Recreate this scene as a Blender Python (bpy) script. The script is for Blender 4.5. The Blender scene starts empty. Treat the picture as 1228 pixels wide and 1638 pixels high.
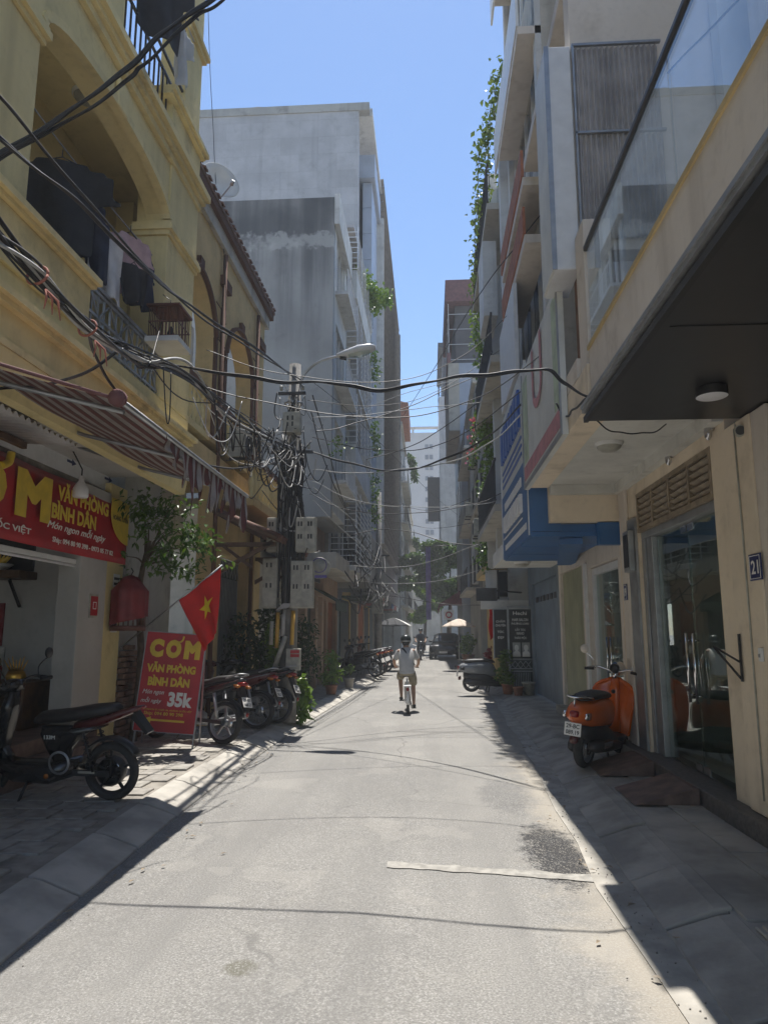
import bpy, math, random
from mathutils import Vector, Matrix
R = math.radians
SC = bpy.context.scene
COL = SC.collection
random.seed(7)

# ------------------------------------------------------------------ camera, sky, sun, exposure
cam_d = bpy.data.cameras.new('camera')
cam_d.sensor_fit = 'VERTICAL'; cam_d.sensor_height = 36.0
cam_d.lens = 24.945
cam_d.clip_start = 0.05; cam_d.clip_end = 3000
cam = bpy.data.objects.new('camera', cam_d); COL.objects.link(cam)
cam.location = (0, 0, 1.65)
cam.rotation_euler = (R(90 + 9.454), 0, R(3.68))
SC.camera = cam

SUN_DIR = Vector((0.012, 0.3237, 0.9461)).normalized()
W = bpy.data.worlds.new('World'); SC.world = W; W.use_nodes = True
wn = W.node_tree
bg = wn.nodes['Background']
sky = wn.nodes.new('ShaderNodeTexSky'); sky.sky_type = 'NISHITA'; sky.sun_disc = False
sky.sun_elevation = math.asin(SUN_DIR.z); sky.sun_rotation = math.atan2(SUN_DIR.x, SUN_DIR.y)
sky.altitude = 0; sky.air_density = 1.0; sky.dust_density = 0.2; sky.ozone_density = 3.5
hs = wn.nodes.new('ShaderNodeHueSaturation'); hs.inputs['Saturation'].default_value = 1.05
wn.links.new(sky.outputs[0], hs.inputs['Color']); wn.links.new(hs.outputs[0], bg.inputs[0]); bg.inputs[1].default_value = 0.106
sun_d = bpy.data.lights.new('sun', 'SUN'); sun_d.energy = 4.0; sun_d.angle = R(0.55); sun_d.color = (1, .955, .89)
sun = bpy.data.objects.new('sun', sun_d); COL.objects.link(sun)
sun.rotation_euler = SUN_DIR.to_track_quat('Z', 'Y').to_euler(); sun.location = (0, 10, 40)
vs = SC.view_settings
vs.view_transform = 'Standard'; vs.look = 'None'; vs.exposure = 0.92; vs.gamma = 1.0; vs.use_curve_mapping = False
SC.render.engine = 'CYCLES'
SC.cycles.max_bounces = 6; SC.cycles.diffuse_bounces = 4; SC.cycles.glossy_bounces = 3
SC.cycles.transmission_bounces = 5; SC.cycles.use_adaptive_sampling = True; SC.cycles.adaptive_threshold = .025; SC.cycles.transparent_max_bounces = 8
SC.cycles.use_denoising = True

# ------------------------------------------------------------------ materials
MATS = {}
def _new(name):
    m = bpy.data.materials.new(name); m.use_nodes = True
    nt = m.node_tree; b = nt.nodes['Principled BSDF']
    MATS[name] = m
    return m, nt, b
def _noise(nt, vec, scale, detail=4, rough=.55):
    n = nt.nodes.new('ShaderNodeTexNoise'); n.inputs['Scale'].default_value = scale
    n.inputs['Detail'].default_value = detail; n.inputs['Roughness'].default_value = rough
    nt.links.new(vec, n.inputs['Vector']); return n.outputs['Fac']
def _ramp(nt, fac, a, b):
    r = nt.nodes.new('ShaderNodeMapRange'); r.inputs['From Min'].default_value = a; r.inputs['From Max'].default_value = b
    r.interpolation_type = 'SMOOTHSTEP'
    nt.links.new(fac, r.inputs['Value']); return r.outputs['Result']
def _mix(nt, fac, c1, c2, mode='MIX'):
    m = nt.nodes.new('ShaderNodeMix'); m.data_type = 'RGBA'; m.blend_type = mode
    for i, c in ((6, c1), (7, c2)):
        if isinstance(c, tuple): m.inputs[i].default_value = (*c[:3], 1)
        else: nt.links.new(c, m.inputs[i])
    if isinstance(fac, (int, float)): m.inputs[0].default_value = fac
    else: nt.links.new(fac, m.inputs[0])
    return m.outputs[2]
def _math(nt, op, a, b=0.0):
    m = nt.nodes.new('ShaderNodeMath'); m.operation = op
    for i, v in ((0, a), (1, b)):
        if isinstance(v, (int, float)): m.inputs[i].default_value = v
        else: nt.links.new(v, m.inputs[i])
    return m.outputs[0]
def _vec(nt, scale=(1, 1, 1), world=True):
    if world:
        g = nt.nodes.new('ShaderNodeNewGeometry').outputs['Position']
    else:
        g = nt.nodes.new('ShaderNodeTexCoord').outputs['Object']
    mp = nt.nodes.new('ShaderNodeMapping'); mp.inputs['Scale'].default_value = scale
    nt.links.new(g, mp.inputs['Vector']); return mp.outputs['Vector']
def _bump(nt, b, h, strength, dist=.01):
    n = nt.nodes.new('ShaderNodeBump'); n.inputs['Strength'].default_value = strength; n.inputs['Distance'].default_value = dist
    nt.links.new(h, n.inputs['Height']); nt.links.new(n.outputs['Normal'], b.inputs['Normal'])

def simple(name, col, rough=.6, metal=0.0, var=.12, scale=6.0, bump=0.0, world=False, spec=.5):
    """one colour with a slight mottling and roughness variation"""
    m, nt, b = _new(name)
    v = _vec(nt, world=world)
    n = _noise(nt, v, scale)
    dark = tuple(c * (1 - var) for c in col); light = tuple(min(1, c * (1 + var)) for c in col)
    nt.links.new(_mix(nt, _ramp(nt, n, .3, .7), dark, light), b.inputs['Base Color'])
    rr = nt.nodes.new('ShaderNodeMapRange'); rr.inputs['To Min'].default_value = max(.03, rough - .08); rr.inputs['To Max'].default_value = min(1, rough + .08)
    nt.links.new(n, rr.inputs['Value']); nt.links.new(rr.outputs[0], b.inputs['Roughness'])
    b.inputs['Metallic'].default_value = metal
    b.inputs['Specular IOR Level'].default_value = spec
    if bump: _bump(nt, b, _noise(nt, v, scale * 9), bump)
    return m

def plaster(name, col, dirt=(.12, .11, .09), amt=.35, var=.10, streak=.5, rough=.85, seed=0.0, patch=0.0, patchcol=(.5, .5, .5)):
    """painted or bare wall render: mottled, rain-streaked, a little flaked"""
    m, nt, b = _new(name)
    v = _vec(nt); vs_ = _vec(nt, (1.6, 1.6, .09))
    base = _mix(nt, _ramp(nt, _noise(nt, v, .7 + seed), .3, .7), tuple(c * (1 - var) for c in col), tuple(min(1, c * (1 + var)) for c in col))
    fine = _noise(nt, v, 14, 5)
    base = _mix(nt, _math(nt, 'MULTIPLY', _ramp(nt, fine, .5, .8), .35), base, tuple(c * .72 for c in col))
    st = _math(nt, 'MULTIPLY', _ramp(nt, _noise(nt, vs_, 2.2 + seed, 5), .48, .8), streak)
    blot = _math(nt, 'MULTIPLY', _ramp(nt, _noise(nt, v, 1.7 + seed, 7, .65), .5, .78), amt)
    base = _mix(nt, st, base, tuple(.5 * c + .5 * d for c, d in zip(col, dirt)))
    base = _mix(nt, blot, base, dirt)
    if patch:
        base = _mix(nt, _math(nt, 'MULTIPLY', _ramp(nt, _noise(nt, v, 2.6 + seed, 8, .7), .60, .66), patch), base, patchcol)
    nt.links.new(base, b.inputs['Base Color'])
    b.inputs['Roughness'].default_value = rough
    b.inputs['Specular IOR Level'].default_value = .25
    _bump(nt, b, fine, .25, .012)
    return m

def tower_wall(name, col):
    m = plaster(name, col, (.16, .16, .165), .3, streak=.5, seed=.1, patch=.12, patchcol=(.48, .48, .48))
    nt = m.node_tree; b = nt.nodes['Principled BSDF']; src = b.inputs['Base Color'].links[0].from_socket
    sx = nt.nodes.new('ShaderNodeSeparateXYZ'); nt.links.new(_vec(nt), sx.inputs[0]); cb = nt.nodes.new('ShaderNodeCombineXYZ')
    nt.links.new(_math(nt, 'ADD', sx.outputs['X'], sx.outputs['Y']), cb.inputs['X']); nt.links.new(sx.outputs['Z'], cb.inputs['Y'])
    bk = nt.nodes.new('ShaderNodeTexBrick'); bk.inputs['Scale'].default_value = .32; bk.inputs['Mortar Size'].default_value = .004
    bk.inputs['Color1'].default_value = (.88, .88, .88, 1); bk.inputs['Color2'].default_value = (1.1, 1.1, 1.1, 1); bk.inputs['Mortar'].default_value = (.86, .86, .86, 1)
    nt.links.new(cb.outputs[0], bk.inputs['Vector'])
    nt.links.new(_mix(nt, .55, src, bk.outputs['Color'], 'MULTIPLY'), b.inputs['Base Color'])
    return m
def glass(name, tint=(.85, .93, .9), ior=1.5):
    """thin pane: tinted see-through glass with Fresnel mirror reflection"""
    m, nt, b = _new(name)
    nt.nodes.remove(b)
    tr = nt.nodes.new('ShaderNodeBsdfTransparent'); tr.inputs['Color'].default_value = (*tint, 1)
    gl = nt.nodes.new('ShaderNodeBsdfGlossy'); gl.inputs['Roughness'].default_value = .0; gl.inputs['Color'].default_value = (.95, .97, .96, 1)
    fr = nt.nodes.new('ShaderNodeFresnel')
    bf = nt.nodes.new('ShaderNodeNewGeometry').outputs['Backfacing']      # same reflectance entering and leaving the pane
    nt.links.new(_math(nt, 'ADD', _math(nt, 'MULTIPLY', bf, 1 / ior - ior), ior), fr.inputs['IOR'])
    ms = nt.nodes.new('ShaderNodeMixShader'); nt.links.new(fr.outputs[0], ms.inputs[0])
    nt.links.new(tr.outputs[0], ms.inputs[1]); nt.links.new(gl.outputs[0], ms.inputs[2]); nt.links.new(ms.outputs[0], nt.nodes['Material Output'].inputs['Surface'])
    return m
def dark_glass(name, col=(.02, .025, .03), rough=.06):
    m, nt, b = _new(name)
    b.inputs['Base Color'].default_value = (*col, 1); b.inputs['Roughness'].default_value = rough
    b.inputs['Specular IOR Level'].default_value = .8
    return m
def leafmat(name, c1, c2, rough=.38, trans=.25):
    m, nt, b = _new(name)
    v = _vec(nt)
    n = _noise(nt, v, 5.0, 2)
    col = _mix(nt, _ramp(nt, n, .35, .65), c1, c2)
    nt.links.new(col, b.inputs['Base Color']); b.inputs['Roughness'].default_value = rough
    tr = nt.nodes.new('ShaderNodeBsdfTranslucent'); nt.links.new(_mix(nt, 1.0, col, (1.0, 1.0, .35), 'MULTIPLY'), tr.inputs['Color'])
    ms = nt.nodes.new('ShaderNodeMixShader'); ms.inputs[0].default_value = trans
    out = nt.nodes['Material Output']
    nt.links.new(b.outputs[0], ms.inputs[1]); nt.links.new(tr.outputs[0], ms.inputs[2]); nt.links.new(ms.outputs[0], out.inputs['Surface'])
    return m

# --- ground materials
def road_material():
    m, nt, b = _new('asphalt_worn')
    v = _vec(nt)
    big = _noise(nt, v, .35, 5); mid = _noise(nt, v, 2.1, 6, .65); fine = _noise(nt, v, 85, 3, .7)
    sp = nt.nodes.new('ShaderNodeTexVoronoi'); sp.inputs['Scale'].default_value = 70; nt.links.new(v, sp.inputs['Vector'])
    base = _mix(nt, _ramp(nt, big, .3, .7), (.212, .206, .194), (.27, .262, .245))
    base = _mix(nt, _math(nt, 'MULTIPLY', _ramp(nt, mid, .5, .75), .5), base, (.30, .289, .262))
    base = _mix(nt, _math(nt, 'MULTIPLY', _ramp(nt, mid, .5, .25), .35), base, (.19, .187, .18))
    # aggregate specks
    base = _mix(nt, _math(nt, 'MULTIPLY', _ramp(nt, sp.outputs['Distance'], .35, .05), .4), base, (.16, .157, .15))
    base = _mix(nt, _math(nt, 'MULTIPLY', _ramp(nt, fine, .52, .64), .6), base, (.44, .435, .41))
    base = _mix(nt, _math(nt, 'MULTIPLY', _ramp(nt, fine, .48, .36), .6), base, (.13, .128, .122))
    sx = nt.nodes.new('ShaderNodeSeparateXYZ'); nt.links.new(v, sx.inputs[0])
    # pale dusty concrete strip spreading along the right-hand edge
    wob = _math(nt, 'MULTIPLY', _math(nt, 'SUBTRACT', mid, .5), 1.3)
    edge = _ramp(nt, _math(nt, 'ADD', _math(nt, 'SUBTRACT', sx.outputs['X'], _math(nt, 'MULTIPLY', sx.outputs['Y'], .035)), wob), .45, .95)
    base = _mix(nt, _math(nt, 'MULTIPLY', edge, .6), base, (.40, .36, .295))
    lon = _noise(nt, _vec(nt, (1.5, .10, 1)), 1.6, 4)
    base = _mix(nt, _math(nt, 'MULTIPLY', _ramp(nt, lon, .42, .68), .38), base, (.175, .172, .165))
    pt = _noise(nt, v, .9, 3)
    base = _mix(nt, _math(nt, 'MULTIPLY', _ramp(nt, pt, .56, .575), .22), base, (.20, .195, .185))
    base = _mix(nt, _math(nt, 'MULTIPLY', _ramp(nt, pt, .40, .39), .22), base, (.36, .345, .315))
    # oil / tar stain with its own outline beside the kerb
    def blot(cx, cy, rx, ry, col, k, base, soft=(1.2, .35)):
        dx = _math(nt, 'DIVIDE', _math(nt, 'SUBTRACT', sx.outputs['X'], cx), rx)
        dy = _math(nt, 'DIVIDE', _math(nt, 'SUBTRACT', sx.outputs['Y'], cy), ry)
        d = _math(nt, 'ADD', _math(nt, 'MULTIPLY', dx, dx), _math(nt, 'MULTIPLY', dy, dy))
        d = _math(nt, 'ADD', d, _math(nt, 'MULTIPLY', _math(nt, 'SUBTRACT', _noise(nt, v, 7, 8, .8), .5), 3.6))
        return _mix(nt, _math(nt, 'MULTIPLY', _math(nt, 'MULTIPLY', _ramp(nt, d, *soft), _ramp(nt, fine, .68, .48)), k), base, col)
    base = blot(.90, 5.75, .24, .8, (.035, .035, .037), 1.0, base)
    base = blot(.95, 5.6, .14, .5, (.04, .04, .042), .9, base)
    base = blot(.72, 7.6, .28, .8, (.12, .12, .12), .55, base)
    base = blot(-.95, 3.75, .10, .09, (.12, .115, .085), .7, base)
    base = blot(.1, 12.0, .9, .10, (.12, .118, .11), .55, base)
    base = blot(-.6, 8.2, .9, 1.6, (.17, .168, .162), .35, base)
    # tar-sealed cracks: thin wandering lines
    cr = nt.nodes.new('ShaderNodeTexVoronoi'); cr.feature = 'DISTANCE_TO_EDGE'; cr.inputs['Scale'].default_value = .23
    wv = nt.nodes.new('ShaderNodeVectorMath'); wv.operation = 'ADD'
    nz = nt.nodes.new('ShaderNodeTexNoise'); nz.inputs['Scale'].default_value = 1.1; nt.links.new(v, nz.inputs['Vector'])
    nt.links.new(v, wv.inputs[0]); nt.links.new(nz.outputs['Color'], wv.inputs[1]); nt.links.new(wv.outputs[0], cr.inputs['Vector'])
    crk = _ramp(nt, cr.outputs['Distance'], .005, .001)
    base = _mix(nt, _math(nt, 'MULTIPLY', _math(nt, 'MULTIPLY', crk, _ramp(nt, big, .42, .55)), .4), base, (.09, .088, .085))
    nt.links.new(base, b.inputs['Base Color']); b.inputs['Roughness'].default_value = .88
    b.inputs['Specular IOR Level'].default_value = .3
    _bump(nt, b, fine, .55, .008)
    return m
road_material()

def grey_render(name, top, col=(.36, .36, .345)):
    """bare cement render with a black mildew band under the parapet and a peeled white strip"""
    m, nt, b = _new(name)
    v = _vec(nt)
    sx = nt.nodes.new('ShaderNodeSeparateXYZ'); nt.links.new(v, sx.inputs[0])
    z = sx.outputs['Z']
    big = _noise(nt, v, .5, 6); mid = _noise(nt, v, 2.0, 7, .65); st = _noise(nt, _vec(nt, (1.5, 1.5, .10)), 1.3, 6)
    base = _mix(nt, _ramp(nt, big, .3, .7), tuple(c * .82 for c in col), tuple(c * 1.15 for c in col))
    base = _mix(nt, _math(nt, 'MULTIPLY', _ramp(nt, mid, .52, .75), .5), base, tuple(c * .55 for c in col))
    depth = _math(nt, 'SUBTRACT', top, z)
    dw = _math(nt, 'ADD', depth, _math(nt, 'MULTIPLY', _math(nt, 'SUBTRACT', mid, .5), 1.6))
    fall = _ramp(nt, depth, 6.5, 0.6)
    mil = _math(nt, 'MULTIPLY', _ramp(nt, st, .40, .66), fall)
    base = _mix(nt, _math(nt, 'MULTIPLY', mil, .8), base, (.10, .105, .11))
    bandtop = _math(nt, 'MULTIPLY', _math(nt, 'MULTIPLY', _ramp(nt, dw, 1.5, .95), _ramp(nt, big, .25, .55)), .8)
    base = _mix(nt, bandtop, base, (.09, .095, .10))
    d2 = _math(nt, 'ADD', depth, _math(nt, 'MULTIPLY', _math(nt, 'SUBTRACT', _noise(nt, v, 3.2, 8, .7), .5), .9))
    strip = _math(nt, 'MULTIPLY', _math(nt, 'MULTIPLY', _ramp(nt, d2, 1.0, 1.1), _ramp(nt, d2, 1.5, 1.38)), _ramp(nt, _noise(nt, v, 1.4, 5), .38, .5))
    base = _mix(nt, _math(nt, 'MULTIPLY', strip, .5), base, (.56, .56, .53))
    nt.links.new(base, b.inputs['Base Color']); b.inputs['Roughness'].default_value = .9; b.inputs['Specular IOR Level'].default_value = .2
    _bump(nt, b, mid, .3, .02)
    return m

def stripes(name, c1, c2, axis, period):
    """woven stripes in the cloth itself"""
    m, nt, b = _new(name)
    v = _vec(nt)
    sx = nt.nodes.new('ShaderNodeSeparateXYZ'); nt.links.new(v, sx.inputs[0])
    s = _math(nt, 'FRACT', _math(nt, 'DIVIDE', sx.outputs[axis], period))
    n = _noise(nt, v, 5, 5)
    col = _mix(nt, _ramp(nt, s, .46, .5), c1, c2)
    col = _mix(nt, _math(nt, 'MULTIPLY', _ramp(nt, s, .9, .93), .8), col, (.05, .03, .03))
    col = _mix(nt, _math(nt, 'MULTIPLY', _ramp(nt, n, .45, .75), .55), col, (.12, .10, .09))
    nt.links.new(col, b.inputs['Base Color']); b.inputs['Roughness'].default_value = .9
    tr = nt.nodes.new('ShaderNodeBsdfTranslucent'); nt.links.new(col, tr.inputs['Color'])
    ms = nt.nodes.new('ShaderNodeMixShader'); ms.inputs[0].default_value = .12
    nt.links.new(b.outputs[0], ms.inputs[1]); nt.links.new(tr.outputs[0], ms.inputs[2]); nt.links.new(ms.outputs[0], nt.nodes['Material Output'].inputs['Surface'])
    return m

simple('kerb_concrete', (.39, .37, .33), .9, var=.22, scale=3, bump=.35, world=True)
simple('pale_concrete', (.37, .35, .31), .9, var=.2, scale=4, bump=.35, world=True)
simple('dark_concrete', (.35, .33, .295), .9, var=.25, scale=2.5, bump=.35, world=True)
simple('paver_a', (.31, .295, .265), .88, var=.2, scale=9, bump=.3, world=True)
simple('paver_b', (.29, .272, .245), .88, var=.22, scale=9, bump=.3, world=True)
simple('paver_c', (.33, .308, .272), .88, var=.2, scale=9, bump=.3, world=True)
simple('soil', (.12, .10, .08), .95, var=.3, scale=8, bump=.4, world=True)
simple('ramp_tile', (.17, .115, .095), .8, var=.25, scale=7, bump=.3, world=True)
simple('step_granite', (.13, .12, .115), .5, var=.3, scale=30, world=True)
plaster('yellow_wall', (.73, .61, .31), (.20, .16, .09), .45, streak=.45)
plaster('yellow_trim', (.76, .63, .32), (.18, .14, .08), .5, streak=.55, seed=.4)
plaster('yellow_wall_b', (.60, .45, .22), (.20, .15, .09), .45, streak=.45, seed=.9)
plaster('brown_trim', (.12, .062, .042), (.07, .04, .03), .3)
plaster('cream_wall', (.78, .67, .52), (.24, .18, .12), .4, var=.08, streak=.6)
plaster('cream_pale', (.70, .635, .56), (.25, .2, .15), .4, var=.08, streak=.65, seed=.3)
plaster('white_wall', (.46, .445, .42), (.22, .2, .17), .3, streak=.3, seed=.2)
plaster('white_soffit', (.66, .65, .60), (.26, .25, .22), .45, streak=0, seed=.6)
plaster('weathered_grey', (.36, .36, .34), (.10, .10, .09), .55, streak=.7, patch=.35, patchcol=(.5, .47, .4))
plaster('weathered_beige', (.47, .44, .38), (.12, .11, .09), .5, streak=.7, seed=.5)
plaster('weathered_white', (.58, .58, .56), (.16, .16, .15), .4, streak=.6, seed=.8)
tower_wall('tower_grey', (.40, .405, .42))
plaster('pink_plaster', (.44, .32, .24), (.14, .12, .1), .6, streak=.6, patch=.6, patchcol=(.42, .41, .38))
plaster('old_yellow', (.58, .44, .22), (.16, .12, .08), .4, streak=.5, seed=.7)
grey_render('grey_render', 13.4)
simple('terracotta', (.36, .135, .07), .75, var=.2, scale=5, world=True)
simple('roof_tile', (.15, .08, .06), .8, var=.35, scale=8, bump=.4)
simple('old_brick', (.20, .12, .085), .9, var=.35, scale=6, bump=.4, world=True)
simple('mortar_wall', (.26, .24, .21), .95, var=.25, scale=6, bump=.4, world=True)
simple('wall_brick', (.23, .155, .11), .9, var=.35, scale=5, bump=.4, world=True)
simple('white_paint', (.72, .72, .70), .45, var=.06)
simple('white_metal', (.66, .67, .68), .35, var=.06)
simple('offwhite_plastic', (.38, .37, .315), .55, var=.2, scale=9)
simple('grey_metal', (.33, .34, .35), .42, .6, var=.15)
simple('dark_metal', (.045, .045, .048), .45, .4, var=.25)
simple('galvanised', (.42, .43, .44), .38, .85, var=.15)
simple('chrome', (.75, .75, .76), .12, 1.0, var=.05)
simple('steel', (.55, .55, .56), .25, 1.0, var=.08)
simple('black_panel', (.028, .028, .03), .38, var=.2)
simple('black_plastic', (.022, .022, .024), .42, var=.2)
simple('rubber', (.03, .03, .031), .85, var=.25, scale=25)
simple('cable_black', (.022, .022, .024), .5, var=.2)
simple('cable_grey', (.42, .42, .41), .55, var=.15)
simple('pole_concrete', (.19, .185, .175), .9, var=.25, scale=5, bump=.4)
simple('sign_red', (.42, .020, .028), .42, var=.16, scale=3)
simple('sign_yellow', (.70, .50, .05), .5, var=.1)
simple('sign_white', (.78, .76, .72), .45, var=.05)
simple('letter_black', (.02, .02, .022), .5, var=.05)
simple('plate_blue', (.015, .022, .12), .3, var=.1)
simple('blue_panel', (.035, .13, .33), .42, var=.12, scale=2, world=True)
simple('blue_letter', (.03, .10, .36), .4, var=.08)
simple('faded_white', (.62, .63, .60), .45, var=.12, scale=2.2, world=True)
simple('faded_pink', (.47, .20, .22), .5, var=.2, scale=8, world=True)
simple('faded_green', (.42, .50, .36), .5, var=.25, scale=4, world=True)
simple('blue_door', (.20, .245, .29), .55, var=.15, scale=2, world=True)
simple('olive_shutter', (.34, .345, .22), .55, var=.14, scale=2, world=True)
simple('green_gate', (.045, .06, .055), .5, var=.25)
simple('wood_dark', (.10, .055, .03), .5, var=.3, scale=9)
simple('wood_vent', (.27, .215, .15), .6, var=.25, scale=9)
simple('orange_paint', (.62, .115, .012), .22, var=.05, spec=.6)
simple('car_paint', (.05, .052, .056), .18, var=.05, spec=.7)
simple('grey_paint', (.20, .21, .22), .25, var=.08, spec=.6)
simple('black_paint', (.018, .018, .02), .2, var=.1, spec=.6)
simple('maroon_paint', (.09, .018, .018), .28, var=.1, spec=.6)
simple('silver_paint', (.42, .43, .44), .3, .5, var=.08)
simple('seat_vinyl', (.028, .027, .027), .5, var=.25, scale=14, bump=.2)
simple('tail_red', (.24, .010, .010), .2, var=.05)
simple('amber', (.40, .13, .02), .25, var=.05)
simple('flag_red', (.62, .016, .014), .75, var=.1)
simple('flag_yellow', (.86, .66, .02), .7, var=.05)
simple('cloth_black', (.022, .022, .025), .9, var=.25, bump=.3)
simple('cloth_navy', (.03, .035, .055), .9, var=.25, bump=.3)
simple('cloth_white', (.55, .53, .51), .9, var=.12, bump=.3)
simple('cloth_pink', (.50, .33, .32), .9, var=.15, bump=.3)
simple('cloth_red', (.40, .05, .04), .9, var=.15)
simple('shirt_grey', (.50, .495, .48), .9, var=.08, bump=.3)
simple('shorts_khaki', (.30, .26, .18), .9, var=.12, bump=.3)
simple('skin', (.42, .25, .17), .55, var=.1, scale=12)
simple('helmet', (.035, .045, .042), .3, var=.15)
simple('beige_canvas', (.60, .51, .43), .85, var=.1)
simple('grey_canvas', (.035, .037, .042), .85, var=.1)
simple('terracotta_pot', (.30, .135, .08), .8, var=.25, scale=7)
simple('bark', (.11, .085, .06), .95, var=.35, scale=9, bump=.5)
simple('banana', (.66, .46, .06), .5, var=.2, scale=14)
simple('gold', (.70, .42, .08), .3, .8, var=.2)
simple('poster_maroon', (.20, .03, .035), .6, var=.15)
simple('calendar_grey', (.46, .45, .42), .7, var=.25, scale=14)
simple('cage_wood', (.13, .05, .035), .5, var=.3)
simple('room_dark', (.10, .10, .105), .9, var=.2, scale=1.5)
simple('room_mid', (.62, .61, .58), .9, var=.15, scale=1.5)
simple('lamp_white', (.80, .80, .82), .4, var=.03)
simple('purple_banner', (.16, .13, .36), .7, var=.25, scale=2)
simple('dull_red_sheet', (.17, .075, .075), .8, var=.2)
simple('worn_paint', (.335, .322, .292), .9, var=.22, scale=14, bump=.4, world=True)
simple('maroon_awning', (.16, .025, .03), .8, var=.2)
simple('green_awning', (.05, .075, .06), .7, var=.2)
simple('far_tower', (.47, .455, .44), .85, var=.05, scale=.4, world=True)
simple('far_window', (.16, .17, .19), .3, var=.2)
simple('corrugated', (.38, .36, .35), .55, .2, var=.22, scale=3)
simple('tile_blue_grey', (.36, .40, .47), .35, var=.08, scale=1.5, world=True)
simple('fin_grey', (.23, .225, .22), .7, var=.15, scale=2, world=True)
simple('navy_print', (.03, .045, .13), .5, var=.05)
simple('tape_yellow', (.55, .33, .06), .6, var=.15)
simple('red_string', (.36, .13, .09), .8, var=.15)
stripes('awning_stripe', (.33, .29, .265), (.15, .055, .05), 'X', .15)
stripes('valance_stripe', (.36, .33, .32), (.15, .05, .05), 'Y', .15)
glass('clear_glass', (.80, .86, .82), ior=1.8); glass('rail_glass', (.88, .91, .93), ior=1.6)
dark_glass('window_dark'); dark_glass('mirror_glass', (.10, .14, .20), .03); dark_glass('windscreen', (.03, .04, .05), .04)
leafmat('leaf_bright', (.10, .19, .025), (.20, .30, .05)); leafmat('leaf_mid', (.05, .115, .02), (.10, .18, .035))
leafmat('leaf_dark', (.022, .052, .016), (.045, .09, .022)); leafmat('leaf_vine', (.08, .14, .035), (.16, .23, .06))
leafmat('flower_pink', (.50, .08, .20), (.62, .16, .28))

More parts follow.
